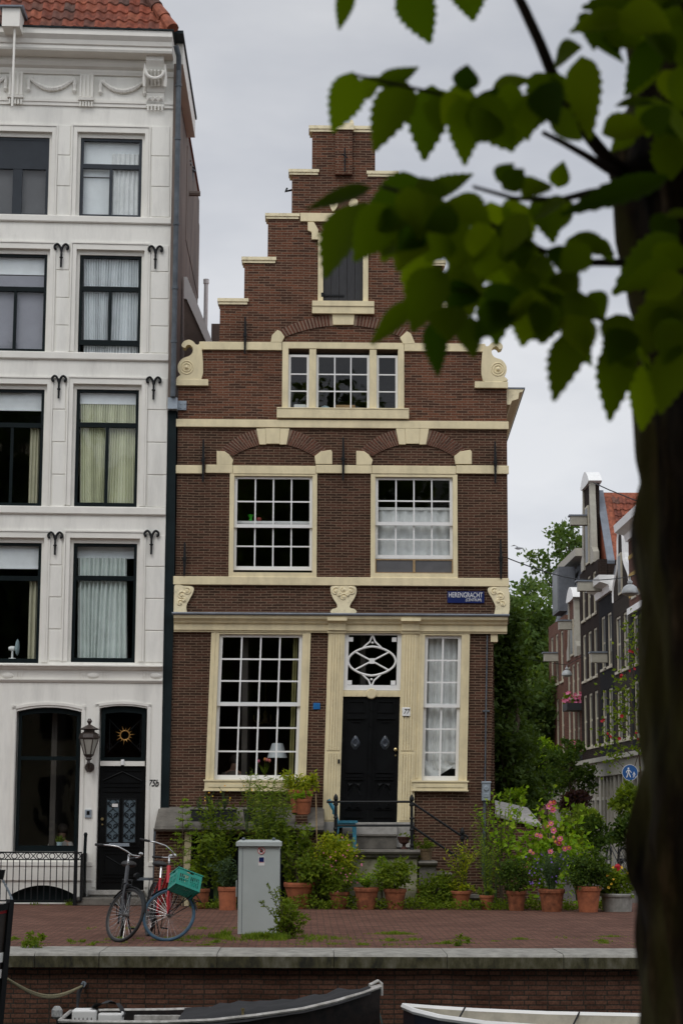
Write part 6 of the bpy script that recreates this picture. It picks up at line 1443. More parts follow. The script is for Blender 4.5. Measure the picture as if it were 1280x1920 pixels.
q = MB(); q.obox((sx - .002, Yk - .004, sz - .012), (.018, 0, 0), (0, .001, 0), (0, 0, .014))
for k in range(4): q.obox((sx - .018 + k * .011, Yk - .004, sz + .012 + (.004 if k in (1, 2) else 0)), (.004, 0, 0), (0, .001, 0), (0, 0, .014))
q.obox((sx + .024, Yk - .004, sz - .004), (.004, 0, 0), (0, .001, 0), (.006, 0, .012)); q.build('hand_symbol', M['ink'], s1)
a2, b2, c2, d2 = RC(484.5, 1606.5, 496, 1623, Yk); q = MB(); q.box(a2, b2, Yk - .003, Yk, c2, d2); s2 = q.build('label_sticker', M['sticker'], cb)
h2 = d2 - c2; q = MB(); q.box(a2 + .008, b2 - .008, Yk - .005, Yk - .0032, c2 + h2 * .42, d2 - .006); q.build('blue_square', M['signblue'], s2)
q = MB(); q.box(a2 + .008, b2 - .008, Yk - .005, Yk - .0032, c2 + h2 * .36, c2 + h2 * .4); q.build('red_strip', M['stickred'], s2)
# ------------------------------------------------------------------ bicycles
M['zincdark'] = mat('dull_rim_metal', (.10, .095, .09), .5, .2, 20, metal=.3)
def bicycle(label, loc, lean, yaw, steer, m_frame, m_tyre, saddle='rubber', rear=True, crate=False):
    t = thing('bicycle', label, 'bicycle', loc, 'bicycles', (0, lean, yaw))
    ax = Vector((0, .24, .61)).normalized(); pv = Vector((0, .30, .95)); T = Matrix.Translation(pv) @ Matrix.Rotation(steer, 4, ax) @ Matrix.Translation(-pv)
    S = lambda: MB(xf=lambda v: T @ v)
    def wheel(mk, cy, tyre):
        R_ = .335; c = Vector((0, cy, .345))
        q = mk(); q.tube([c + Vector((0, (R_ - .018) * math.cos(k * .1309), (R_ - .018) * math.sin(k * .1309))) for k in range(48)], .011, 6, True); q.lathe([(.02, -.05), (.03, -.03), (.018, 0), (.03, .03), (.02, .05)], c, 10, 'x')
        wo = q.build('wheel', M['zincdark'], t, local=True); q = mk()
        for k in range(32):
            an = k * math.pi / 16; q.tube([c + Vector(((-1) ** k * .03, .02 * math.cos(an + .6), .02 * math.sin(an + .6))), c + Vector((0, (R_ - .02) * math.cos(an), (R_ - .02) * math.sin(an)))], .0016, 3, cap=False)
        q.build('spokes', M['steel'], wo, local=True)
        q = mk(); q.tube([c + Vector((0, R_ * math.cos(k * .1309), R_ * math.sin(k * .1309))) for k in range(48)], .0215, 8, True); q.build('tyre', M[tyre], wo, local=True, smooth=True)
    wheel(S, 0.0, m_tyre); wheel(MB, 1.08, 'rubber' if True else m_tyre)
    # fork, head, handlebar (turned with the wheel)
    q = S(); cr = Vector((0, .155, .72))
    for s_ in (-1, 1): q.tube([cr + Vector((s_ * .02, 0, .01)), cr + Vector((s_ * .05, -.005, -.02)), Vector((s_ * .056, .09, .52)), Vector((s_ * .055, 0.0, .345))], [.02, .02, .018, .012], 8)
    q.build('fork', M[m_frame], t, local=True)
    q = MB(); q.tube([cr + Vector((0, 0, .01)), pv], .026, 8)
    bb = Vector((0, .62, .29)); st_ = Vector((0, .80, .78)); rx_ = Vector((0, 1.08, .345)); h1 = pv.lerp(cr, .25); h0 = pv.lerp(cr, .8)
    q.tube([h0, h0.lerp(bb, .5) + Vector((0, .02, -.03)), bb], .017, 8); q.tube([h1, h1.lerp(bb.lerp(st_, .45), .5) + Vector((0, 0, -.03)), bb.lerp(st_, .45)], .015, 8); q.tube([bb, st_], .016, 8)
    for s_ in (-1, 1): q.tube([bb + Vector((s_ * .03, 0, 0)), rx_ + Vector((s_ * .06, 0, 0))], .010, 6); q.tube([st_ + Vector((s_ * .012, 0, -.05)), rx_ + Vector((s_ * .06, 0, 0))], .009, 6)
    q.build('frame', M[m_frame], t, local=True)
    q = S(); stp = Vector((0, .36, 1.09)); q.tube([pv, stp], .013, 8); q.tube([stp, stp + Vector((0, -.05, .01))], .016, 8)
    hb_ = [stp + Vector((s_ * dx, dy, dz)) for s_, dx, dy, dz in ((-1, .29, .24, .01), (-1, .27, .14, .03), (-1, .2, .02, .05), (-1, .1, -.06, .03), (1, 0, -.06, .01), (1, .1, -.06, .03), (1, .2, .02, .05), (1, .27, .14, .03), (1, .29, .24, .01))]
    pts = [Vector(p) for p in hb_]; q.tube(pts, .011, 8); hbo = q.build('handlebar', M['steel'], t, local=True, smooth=True)
    for e in (0, -1):
        d = (pts[e] - pts[e + 1 if e == 0 else e - 1]).normalized(); q = S(); q.tube([pts[e] - d * .02, pts[e] + d * .11], .017, 8); q.build('grip', M['rubber'], hbo, local=True)
    q = S(); q.lathe([(.03, -.0), (.03, .012), (.02, .026), (.004, .03)], pts[6] + Vector((0, 0, .02)), 12); q.build('bell', M['steel'], hbo, local=True)
    q = S(); q.lathe([(.02, .03), (.045, -.02), (.04, -.035)], (0, .07, .86), 12, 'y'); q.build('headlight', M['iron'], t, local=True)
    # saddle
    q = MB(); sp = Vector((0, .86, .93)); q.tube([st_, sp], .012, 8); so_ = q.build('seat_post', M['steel'], t, local=True)
    q = MB(); q.lathe([(.02, -.17), (.035, -.12), (.045, -.02), (.085, .08), (.105, .14), (.09, .18), (.03, .195)], (0, .86, .96), 14, 'y'); q.v = [Vector((v.x, v.y, .96 + (v.z - .96) * .45)) for v in q.v]; q.build('saddle', M[saddle], t, local=True, smooth=True)
    # mudguards, carrier, chain case, cranks, stand
    def guard(mk, cy, a0, a1):
        q = mk(); c = Vector((0, cy, .345)); P = []
        n = 18
        for k in range(n + 1):
            an = rad(a0 + (a1 - a0) * k / n)
            for dx, dr in ((-.028, -.012), (-.016, 0), (.016, 0), (.028, -.012)): P.append(c + Vector((dx, (.375 + dr) * math.cos(an), (.375 + dr) * math.sin(an))))
        q.add(P, [(k * 4 + i, k * 4 + i + 1, k * 4 + i + 5, k * 4 + i + 4) for k in range(n) for i in range(3)]); q.build('mudguard', M['iron'], t, local=True)
    guard(S, 0, 25, 165 if not crate else 150); guard(MB, 1.08, -15, 150)
    q = MB()
    for s_ in (-1, 1): q.tube([(s_ * .06, .80, .74), (s_ * .065, 1.32, .745)], .006, 5); q.tube([(s_ * .06, 1.08, .36), (s_ * .063, 1.26, .74)], .006, 5)
    for yy in (.9, 1.05, 1.2, 1.32): q.tube([(-.065, yy, .745), (.065, yy, .745)], .006, 5)
    q.build('carrier', M['iron'], t, local=True)
    q = MB(); pr = smooth_poly([(.52, .29), (.56, .375), (.66, .385), (1.05, .39), (1.13, .345), (1.06, .30), (.66, .2), (.56, .2)], 4); P0 = [(-.035, a, b) for a, b in pr]; P1 = [(-.06, a, b) for a, b in pr]; n = len(pr)
    q.add(P0 + P1, [tuple(range(n)), tuple(range(n, 2 * n))] + [(i, (i + 1) % n, n + (i + 1) % n, n + i) for i in range(n)]); q.build('chain_case', M['iron'], t, local=True)
    for s_ in (-1, 1):
        q = MB(); e = bb + Vector((s_ * .09, s_ * .07, -s_ * .15)); q.tube([bb, bb + Vector((s_ * .08, 0, 0)), e], .008, 6); q.obox(e + Vector((s_ * .05, 0, 0)), (.045, 0, 0), (0, .035, 0), (0, 0, .01)); q.build('pedal', M['iron'], t, local=True)
    q = MB(); q.tube([(.02, 1.02, .36), (.14, .94, .012)], .009, 6); q.tube([(.03, 1.06, .36), (.13, 1.3, .02)], .008, 6); q.build('kickstand', M['iron'], t, local=True)
    if crate:
        q = S()
        for s_ in (-1, 1): q.tube([(s_ * .06, -.0, .35), (s_ * .12, -.22, .66), (s_ * .15, -.24, .69)], .007, 5); q.tube([(s_ * .06, .0, .35), (s_ * .12, -.05, .67)], .007, 5); q.tube([(s_ * .13, -.28, .68), (s_ * .13, .1, .68)], .007, 5)
        for yy in (-.28, -.15, -.02, .1): q.tube([(-.15, yy, .68), (.15, yy, .68)], .006, 5)
        q.build('front_carrier', M['iron'], t, local=True)
    return t, T
M['redpaint'] = mat('red_bike_paint', (.42, .014, .022), .4, .1, 5, spec=.25)
M['bluetyre'] = mat('dusty_blue_tyre', (.035, .085, .135), .75, .25, 10)
M['blackpaint'] = mat('black_bike_paint', (.014, .014, .018), .35, .3, 20)
p = G(224, 1766); bk1, _ = bicycle('black old bicycle with turned front wheel parked at the quay edge', (p.x, p.y, 0.0), rad(5), rad(4), rad(42), 'blackpaint', 'rubber')
p = G(303, 1764); bk2, T2 = bicycle('red bicycle with blue front tyre carrying a green crate', (p.x, p.y, 0.0), rad(8), rad(14), rad(62), 'redpaint', 'bluetyre', crate=True)
# green crate on the front carrier
M['teal'] = mat('teal_plastic', (.0, .235, .175), .4, .1)
cp = at(347, 1656, p.y - .05)
cr = thing('plastic_crate', 'turquoise green plastic crate tilted on the front of the red bicycle', 'crate', cp, None, (rad(-24), rad(20), rad(24)))
def crate(t, w_, d_, h, m):
    for sgn in (-1, 1):
        for nm, ln, other, axs in (('crate_side', w_, d_, 0), ('crate_end', d_, w_, 1)):
            q = MB()
            def bx(u0, u1, z0, z1, th=.006):
                o_ = sgn * other / 2
                if axs == 0: q.box(u0, u1, o_ - th, o_ + th, z0, z1)
                else: q.box(o_ - th, o_ + th, u0, u1, z0, z1)
            hw = ln / 2; zb0 = -h / 2; zt0 = h / 2
            bx(-hw, hw, zb0, zb0 + h * .15); bx(-hw, hw, zt0 - h * .3, zt0 - h * .16); bx(-hw, -hw * .3, zt0 - h * .1605, zt0, .0055); bx(hw * .3, hw, zt0 - h * .1605, zt0, .0055); bx(-hw * .3, hw * .3, zt0 - h * .045, zt0, .005)
            bx(-hw, hw, -h * .08, -h * .03, .0052)
            bx(-hw, -hw * .86, zb0 + h * .15, zt0 - h * .3, .0058); bx(hw * .86, hw, zb0 + h * .15, zt0 - h * .3, .0058); bx(-hw * .06, hw * .06, zb0 + h * .15, zt0 - h * .3, .0058)
            k = int(ln / .026)
            for i in range(1, k): u = -hw + ln * i / k; bx(u - .005, u + .005, zb0 + h * .15, zt0 - h * .3, .0045)
            bx(-hw - .012, hw + .012, zt0 - .012, zt0 + .002, .014)
            q.build(nm, M[m], t, local=True)
    q = MB()
    n = 12
    for i in range(n + 1): u = -w_ / 2 + w_ * i / n; q.box(u - .006, u + .006, -d_ / 2, d_ / 2, -h / 2, -h / 2 + .008)
    for i in range(9): u = -d_ / 2 + d_ * i / 8; q.box(-w_ / 2, w_ / 2, u - .006, u + .006, -h / 2 + .001, -h / 2 + .0075)
    q.build('crate_bottom', M[m], t, local=True)
crate(cr, .34, .24, .24, 'teal')
# ------------------------------------------------------------------ boats
def hull(t, sts, zb, m_out, m_in, m_gun, gun=.03, floor=.38):
    """sts: (x, yc, half beam, gunwale z)"""
    mo, mi_, mg = MB(), MB(), MB(); n = len(sts); O = []; I = []
    for x, yc, hb, zg in sts:
        O.append([(x, yc - hb, zg), (x, yc - hb * .93, zg - .3), (x, yc - hb * .6, zb), (x, yc + hb * .6, zb), (x, yc + hb * .93, zg - .3), (x, yc + hb, zg)])
        hi = max(.0, hb - .035); I.append([(x, yc - hi, zg - .003), (x, yc - hi * .9, zg - floor), (x, yc + hi * .9, zg - floor), (x, yc + hi, zg - .003)])
    mo.add([p for r in O for p in r], [(i * 6 + j, i * 6 + j + 1, i * 6 + 7 + j, i * 6 + 6 + j) for i in range(n - 1) for j in range(5)] + [(0, 1, 2, 3, 4, 5), tuple((n - 1) * 6 + k for k in range(5, -1, -1))])
    mi_.add([p for r in I for p in r], [(i * 4 + j, i * 4 + j + 1, i * 4 + 5 + j, i * 4 + 4 + j) for i in range(n - 1) for j in range(3)] + [(0, 1, 2, 3), tuple((n - 1) * 4 + k for k in range(3, -1, -1))])
    ring = [r[0] for r in O] + [r[5] for r in O[::-1]]
    mo.build('hull', M[m_out], t); mi_.build('inner_hull', M[m_in], t); mg.tube(ring, gun, 6, True); mg.build('gunwale', M[m_gun], t)
M['boatblack'] = mat('worn_black_boat_paint', (.008, .008, .009), .55, .4, 8, bump=.2, col2=(.022, .016, .014), spec=.2)
M['boatwhite'] = mat('worn_white_boat_paint', (.42, .40, .36), .6, .3, 12, col2=(.6, .58, .55))
M['tarp'] = mat('dark_grey_tarpaulin', (.016, .016, .018), .8, .25, 5, bump=.5, bscale=9)
M['boatbeige'] = mat('beige_boat_lining', (.42, .39, .32), .7, .2, 4, bump=.1)
M['boatnavy'] = mat('dark_navy_hull', (.012, .014, .022), .4, .3)
bb_ = thing('rowing_boat', 'black open boat under a dark tarpaulin moored along the quay wall', 'boat', (F(410, 1900, 22.2)[0], 22.2, -1.3))
def stn(px, yn, Yn, Yf): p = at(px, yn, Yn); return (p.x, (Yn + Yf) / 2, (Yf - Yn) / 2, p.z)
sts = [stn(112, 1914, 21.75, 22.75), stn(180, 1916.5, 21.6, 22.85), stn(300, 1917, 21.55, 22.9), stn(400, 1913, 21.6, 22.9), stn(480, 1904, 21.7, 22.85), stn(567, 1892, 21.88, 22.75), stn(630, 1877, 22.05, 22.65), stn(680, 1862, 22.22, 22.55), stn(712, 1850, 22.34, 22.44)]
hull(bb_, sts, -1.7, 'boatblack', 'boatblack', 'boatwhite', .022)
tp_ = MB(); P = []
hts = [(340, .0), (355, .02), (372, .03), (390, .045), (410, .07), (428, .085), (446, .09), (466, .06), (486, .07), (506, .05), (528, .055), (548, .045), (568, .05), (590, .045), (612, .04), (634, .04), (656, .03), (676, .03), (695, .02)]
def interp(px):
    p = at(px, 1890, 22.2).x
    for s0, s1 in zip(sts, sts[1:]):
        if s0[0] <= p <= s1[0]: u = (p - s0[0]) / (s1[0] - s0[0]); return [s0[i] + (s1[i] - s0[i]) * u for i in range(4)]
    return list(sts[-1])
for px, hgt in hts:
    x, yc, hb, zg = interp(px)
    for j in range(13): u = -1 + j / 6; P.append((x, yc + u * (hb + .03), zg + .02 + hgt * (1 - abs(u) ** 1.7) + .05 * noise.noise(Vector((px * .045, u * 2.4, 5))) * (1 - abs(u) ** 2) + .018 * noise.noise(Vector((px * .16, u * 6, 9))) - (.06 if abs(u) == 1 else 0)))
tp_.add(P, [(i * 13 + j, i * 13 + j + 1, i * 13 + 14 + j, i * 13 + 13 + j) for i in range(len(hts) - 1) for j in range(12)]); tp_.build('tarpaulin', M['tarp'], bb_, smooth=True)
q = MB(); e = sts[-1]; q.tube([(e[0] - .12, 22.3, e[3] + .02), (e[0] - .02, 22.39, e[3] + .06), (e[0] + .02, 22.39, e[3] + .03), (e[0] + .02, 22.39, e[3] - .1)], .018, 6); q.build('bow_rail', M['boatwhite'], bb_)
q = MB(); a = at(455, 1898, 21.7); q.lathe([(.02, 0), (.012, .05), (.02, .1)], (a.x, 21.72, a.z - .06), 6); q.build('rowlock', M['brass'], bb_)
q = MB(); a = at(109, 1904, 22.0); q.tube([(a.x, 22.0, a.z - .2), (a.x, 22.0, a.z + .03)], .018, 6); q.build('stern_post', M['iron'], bb_)
q = MB(); q.lathe([(.03, -.07), (.06, -.04), (.06, .03), (.03, .07)], (a.x - .01, 22.0, a.z + .03), 10); q.build('rope_knob', mat('grey_rope', (.35, .35, .34), .9, .4, 40, bump=.5), bb_)
q = MB(); q.box(at(250, 1910, 22.6).x, at(350, 1910, 22.6).x, 22.72, 22.78, -.72, -.64); q.build('thwart', M['boatwhite'], bb_)
for px0, px1, lab in ((135, 181, 'white perforated plastic basket at the stern end of the black boat'), (184, 229, 'white perforated plastic basket partly under the dark cloth in the black boat')):
    Yx = 21.95; a, b_ = at(px0, 1905, Yx).x, at(px1, 1905, Yx).x; zt = at(150, 1894 if px0 < 150 else 1900, Yx).z
    t = thing('plastic_basket', lab, 'basket', ((a + b_) / 2, Yx + .13, zt - .3), 'white baskets in the black boat')
    q = MB(); q.box(a, b_, Yx, Yx + .26, zt - .3, zt); q.build('tub', M['white'], t, bevel=.02)
    q = MB()
    for i in range(5):
        for j in range(2):
            cx_ = a + (b_ - a) * (i + .8 + .3 * (j % 2)) / 6; cz_ = zt - .10 - j * .055; q.prism([(cx_ - .01, cz_ - .018), (cx_ + .01, cz_ - .018), (cx_ + .003, cz_ + .02), (cx_ - .003, cz_ + .02)], Yx - .0015, Yx + .01)
    q.build('drain_slot', M['black'], t)
q = MB(); P = []
for i in range(9):
    for j in range(7): u, v = i / 8, j / 6; a = at(172 + 62 * u, 1890, 22.15); P.append((a.x, 21.98 + .5 * v, -.49 + .07 * math.sin(u * 3.1) + .02 * math.sin(u * 11 + v * 5) - .05 * v - .1 * max(0, u - .8) * 4))
q.add(P, [(i * 7 + j, i * 7 + j + 1, i * 7 + 8 + j, i * 7 + 7 + j) for i in range(8) for j in range(6)]); tag(q.build('dark_cloth', M['tarp'], smooth=True), 'crumpled dark cloth thrown over the white baskets in the black boat', 'cloth')
wb = thing('white_boat', 'white rimmed dark hulled open boat with beige inside, bow at the quay', 'boat', (2.4, 21.7, -1.3))
b0 = at(756, 1887, 22.6)
sw = [(b0.x, 22.62, .03, b0.z), (b0.x + .10, 22.42, .26, b0.z - .01), (b0.x + .35, 22.2, .5, b0.z - .03), (b0.x + .8, 21.95, .68, b0.z - .05), (b0.x + 1.6, 21.62, .78, b0.z - .06), (b0.x + 2.6, 21.3, .8, b0.z - .05), (b0.x + 4, 20.9, .7, b0.z - .02)]
hull(wb, sw, -1.7, 'boatnavy', 'boatbeige', 'white', .035)
q = MB()
for k in (2, 4):
    x, yc, hb, zg = sw[k]; q.tube([(x + .35, yc + hb - .12, zg + .03), (x + .25, yc + hb - .3, zg - .1), (x + .3, yc + hb - .32, zg - .3)], .012, 5)
q.build('mooring_line', M['iron'], wb)
q = MB(); q.tube([at(712, 1856, 22.35), at(706, 1880, 22.9), at(716, 1920, 22.6), (at(716, 1920, 22.6).x + .1, 22.6, -1.25)], .009, 5); tag(q.build('mooring_rope', mat('greenish_rope', (.05, .08, .07), .9, .2)), 'thin greenish rope hanging from the bow of the black boat', 'rope')
# barge bow at the left edge
bg_ = thing('barge', 'dark barge bow with white stripes entering at the left edge', 'boat', (-4.2, 19.6, -1.3))
Ybg = 20.5
def bgp(px, py, Y=Ybg): return at(px, py, Y)
T0, T1 = bgp(20, 1692), bgp(-2, 1925); T2_ = T1 + (T1 - T0) * .6; T2_.y = Ybg
q = MB(); q.tube([T0 + Vector((0, 0, .03)), T1, T2_], [.042, .046, .05], 4); q.build('stem_post', M['black'], bg_)
M['bargebrown'] = mat('tarred_brown_hull', (.022, .014, .010), .5, .3, 5)
def strake(f0, f1, m, nm, out_=0.0):
    q = MB(); P = []
    for i in range(9):
        s_ = i / 8 * 3.2
        for f in (f0, f1):
            b0_ = T0.lerp(T2_, f); P.append((b0_.x - s_, b0_.y - out_ - 1.1 * (1 - math.exp(-s_ * .9)), b0_.z - .18 * s_ * (1 - f) * .3 - s_ * .12 * (1 if f < .5 else .3)))
    for i in range(9): P.append((P[2 * i][0], P[2 * i][1] + .06, P[2 * i][2])); P.append((P[2 * i + 1][0], P[2 * i + 1][1] + .06, P[2 * i + 1][2]))
    n = 18
    q.add(P, [(2 * i, 2 * i + 2, 2 * i + 3, 2 * i + 1) for i in range(8)] + [(n + 2 * i, n + 2 * i + 1, n + 2 * i + 3, n + 2 * i + 2) for i in range(8)] + [(2 * i, 2 * i + 2, n + 2 * i + 2, n + 2 * i) for i in range(8)] + [(2 * i + 1, 2 * i + 3, n + 2 * i + 3, n + 2 * i + 1) for i in range(8)])
    q.build(nm, M[m], bg_)
strake(.0, .035, 'black', 'rubbing_rail', .03); strake(.036, .05, 'redpaint', 'red_line', .005); strake(.05, 1.0, 'bargebrown', 'hull_side')
strake(.25, .30, 'white', 'white_stripe', .012); strake(.335, .38, 'white', 'white_stripe', .012)
q = MB(); q.add([T0 + Vector((0, 0, .0)), T0 + Vector((-3.2, -1.05, -.4)), T0 + Vector((-3.2, 1.2, -.4)), T0 + Vector((0, .08, 0)), T0 + Vector((-1.6, -.82, -.2)), T0 + Vector((-1.6, .9, -.2))], [(0, 4, 5, 3), (4, 1, 2, 5)]); q.build('deck', M['zinc'], bg_)
q = MB(); pts = [bgp(24, 1690), bgp(19, 1676), bgp(13, 1664), bgp(6, 1650)]
for i in range(14):
    u = i / 13 * 3; k = min(2, int(u)); pp = pts[k].lerp(pts[k + 1], u - k); d = (pts[k + 1] - pts[k]).normalized(); s_ = Vector((0, 1, 0)) if i % 2 else d.cross(Vector((0, 1, 0)))
    q.tube([pp + d * .024 * math.cos(t * 1.05) + s_ * .010 * math.sin(t * 1.05) for t in range(6)], .004, 5, True)
q.build('chain', M['galv'], bg_)
q = MB(); a = bgp(1, 1640); q.obox(a, (.04, 0, 0), (0, .03, 0), (.01, 0, .05)); q.tube([a, a + Vector((-.6, -.1, .35))], .02, 6); q.build('pulley_block', M['iron'], bg_)
# mooring ring and rope on the quay wall
q = MB(); rp = at(159, 1845, 23.4); q.lathe([(.02, 0), (.018, -.06)], (rp.x, 23.46, rp.z), 8, 'y'); q.tube([(rp.x + .02 * math.cos(t) - .01, 23.38, rp.z + .03 * math.sin(t)) for t in range(6)], .01, 5, True); tag(q.build('mooring_ring', M['galv']), 'small iron mooring ring set in the brick quay wall', 'mooring ring')
q = MB(); r0 = bgp(14, 1835); r1 = at(156, 1848, 23.35)
for dz in (0, .02):
    q.tube([r0.lerp(r1, k / 12) + Vector((0, 0, -(.14 + dz) * math.sin(math.pi * k / 12))) for k in range(13)], .013, 6)
M['rope'] = mat('hemp_rope', (.24, .21, .12), .9, .3, 60, bump=.5)
tag(q.build('mooring_rope', M['rope']), 'tan mooring rope running from the barge bow to the ring on the quay wall', 'rope')
q = MB(); q.tube([at(155, 1846, 23.32), at(148, 1862, 23.3), at(146, 1885, 23.25), at(144, 1912, 22.9)], [.022, .03, .016, .016], 6); tag(q.build('mooring_strap', M['tarp']), 'dark knotted strap hanging from the mooring ring down to the black boat', 'strap')
# ------------------------------------------------------------------ side street: row of gabled houses facing left
X0 = 9.6
M['b_brown'] = brick('reddish_brown_facade', (.13, .058, .042), (.17, .08, .055), (.17, .12, .095), bw=.21, rh=.06, stain_amt=.3)
M['b_dark'] = brick('black_brown_facade', (.018, .012, .010), (.030, .018, .014), (.045, .036, .03), bw=.21, rh=.06, stain_amt=.3)
M['b_grey'] = brick('grey_brown_facade', (.030, .025, .021), (.048, .038, .03), (.06, .05, .044), bw=.21, rh=.06, stain_amt=.3)
M['b_black'] = mat('black_painted_brick', (.010, .010, .012), .8, .2, 6, spec=.1)
M['b_red'] = brick('red_brown_facade', (.11, .045, .035), (.15, .062, .045), (.17, .13, .10), bw=.21, rh=.06, stain_amt=.3)
M['b_yellow'] = mat('yellow_brick_band', (.42, .28, .07), .8, .2, 8)
M['slate'] = mat('grey_slate', (.10, .11, .125), .6, .2, 5)
M['offwhite'] = mat('off_white_woodwork', (.36, .34, .28), .6, .1, 6)
M['farframe'] = mat('cream_window_frame', (.50, .46, .35), .6, .05)
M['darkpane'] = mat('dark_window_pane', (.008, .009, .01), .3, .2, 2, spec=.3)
HG = 'gabled houses along the right side of the side street'
def zat(py, Y): return CAMP.z + (1525 + 2 - py) / FPX * Y
def row_house(label, Y0, Y1, zw, m, gable, rows, nwin, roof=None, hoist=None, pui=3.3, pui_m='offwhite', depth=9, ww=.8):
    t = thing('gabled_house', label, 'house', (X0 + 2, (Y0 + Y1) / 2, 0), HG)
    xf = lambda v: (X0 + v.y, Y1 - v.x, v.z); B = lambda: MB(xf=xf); Wd = Y1 - Y0
    holes = []; ws = []
    for (za, zb, n, w0) in rows:
        for i in range(n):
            c = Wd * (i + .5) / n if n > 1 else Wd / 2; c = Wd / 2 + (c - Wd / 2) * .88
            holes.append((c - w0 / 2, c + w0 / 2, za, zb)); ws.append(holes[-1])
    q = B(); wall_grid(q, [(0.0, Wd, pui, zw)], holes, 0, .3); q.build('wall', M[m], t)
    q = B(); q.box(0.002, Wd - .002, .31, depth, 0, zw - .02); q.build('body', M[m], t)
    for (a, b_, c, d) in ws:
        q = B(); frame4(q, a, b_, c, d, .07, .07, .07, .07, .03, .12)
        q.box(a + .07, b_ - .07, .06, .11, (c + d) / 2 - .03, (c + d) / 2 + .03); q.box((a + b_) / 2 - .02, (a + b_) / 2 + .02, .065, .105, c + .07, d - .07); q.box(a - .04, b_ + .04, -.05, .029, c - .08, c - .001); wo = q.build('window', M['farframe'], t)
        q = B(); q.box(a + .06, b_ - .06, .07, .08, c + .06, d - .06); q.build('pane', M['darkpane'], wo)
    # ground floor front with posts, openings and a cornice
    q = B(); q.box(0, Wd, -.12, .3, pui - .45, pui); q.box(-.02, Wd + .02, -.3, .02, pui + .001, pui + .14)
    k = 4
    for i in range(k + 1): u = .02 + (Wd - .22) * i / k; q.box(u, u + .18, -.06, .2, 0, pui - .451)
    q.box(.2, Wd - .2, -.02, .1, 0, .5); q.box(.2, Wd - .2, -.02, .1, pui - 1.2, pui - 1.1); q.build('ground_floor_front', M[pui_m], t)
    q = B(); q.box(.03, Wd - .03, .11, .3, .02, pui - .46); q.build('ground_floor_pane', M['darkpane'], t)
    zr = zw
    if gable[0] == 'neck':
        zt = gable[1]; c = Wd / 2; nw = gable[2] / 2
        q = B(); q.prism([(c - nw, zw + .001), (c + nw, zw + .001), (c + nw, zt - .5), (c - nw, zt - .5)], 0, .3); q.build('neck', M[m], t)
        q = B(); q.prism(smooth_poly([(c - nw - .12, zt - .5), (c + nw + .12, zt - .5), (c + nw + .1, zt - .32), (c + nw * .6, zt - .1), (c, zt), (c - nw * .6, zt - .1), (c - nw - .1, zt - .32)], 3), -.1, .36); q.build('pediment', M['white'], t)
        for s_ in (-1, 1):
            e = c + s_ * nw; o_ = c + s_ * (nw + .5 * (Wd / 2 - nw)); q = B(); pts = [(e, zw + .002), (o_, zw + .002), (o_, zw + .35), (e + s_ * .55 * abs(o_ - e), zw + .55), (e + s_ * .3 * abs(o_ - e), zt - 1.4), (e + s_ * .12, zt - .9), (e + s_ * .12, zt - .51), (e, zt - .51)]
            q.prism(pts, -.05, .15); q.build('claw_piece', M['offwhite'], t)
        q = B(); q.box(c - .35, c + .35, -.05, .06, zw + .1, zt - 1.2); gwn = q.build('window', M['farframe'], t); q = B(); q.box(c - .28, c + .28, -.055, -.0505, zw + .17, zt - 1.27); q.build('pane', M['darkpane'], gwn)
        zr = zt - .9
    elif gable[0] == 'cornice':
        q = B(); q.xprofile([(.3, zw + .002), (-.1, zw + .002), (-.15, zw + .2), (-.42, zw + .28), (-.45, zw + .5), (.3, zw + .5)], -.05, Wd + .05); q.build('cornice', M['white'], t); zr = zw + .45
    elif gable[0] == 'bell':
        zt = gable[1]; c = Wd / 2; nw = gable[2] / 2
        pts = smooth_poly([(0.03, zw + .01), (.12, zw + .5), (c - nw - .15, zw + (zt - zw) * .5), (c - nw, zt - .3), (c, zt), (c + nw, zt - .3), (c + nw + .15, zw + (zt - zw) * .5), (Wd - .12, zw + .5), (Wd - .03, zw + .01)], 4, False)
        q = B(); q.prism(pts, .0, .3); q.build('bell_gable', M[m], t)
        q = B(); q.tube([(u, .1, z_) for u, z_ in pts], .14, 6); q.build('gable_edge', M['white'], t); zr = zt - .5
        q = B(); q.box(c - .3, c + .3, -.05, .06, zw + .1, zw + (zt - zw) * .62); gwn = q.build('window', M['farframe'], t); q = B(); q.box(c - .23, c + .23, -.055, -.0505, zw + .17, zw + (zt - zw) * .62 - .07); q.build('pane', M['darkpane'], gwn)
    elif gable[0] == 'mansard':
        zt = gable[1]; q = B(); q.add([(0, .2, zw), (Wd, .2, zw), (Wd, .9, zt - .3), (0, .9, zt - .3), (0, depth, zw), (Wd, depth, zw), (Wd, depth, zt - .3), (0, depth, zt - .3)], [(0, 1, 2, 3), (1, 5, 6, 2), (5, 4, 7, 6), (4, 0, 3, 7), (3, 2, 6, 7)]); q.build('mansard', M['slate'], t)
        q = B(); q.box(-.1, Wd + .1, .4, depth, zt - .299, zt); q.build('roof_cornice', M['offwhite'], t); q = B(); q.box(Wd * .3, Wd * .7, -.02, .6, zw + .3, zt - .5); q.build('dormer', M['slate'], t); q = B(); q.box(Wd * .36, Wd * .64, -.03, -.021, zw + .4, zt - .65); q.build('dormer_pane', M['darkpane'], t)
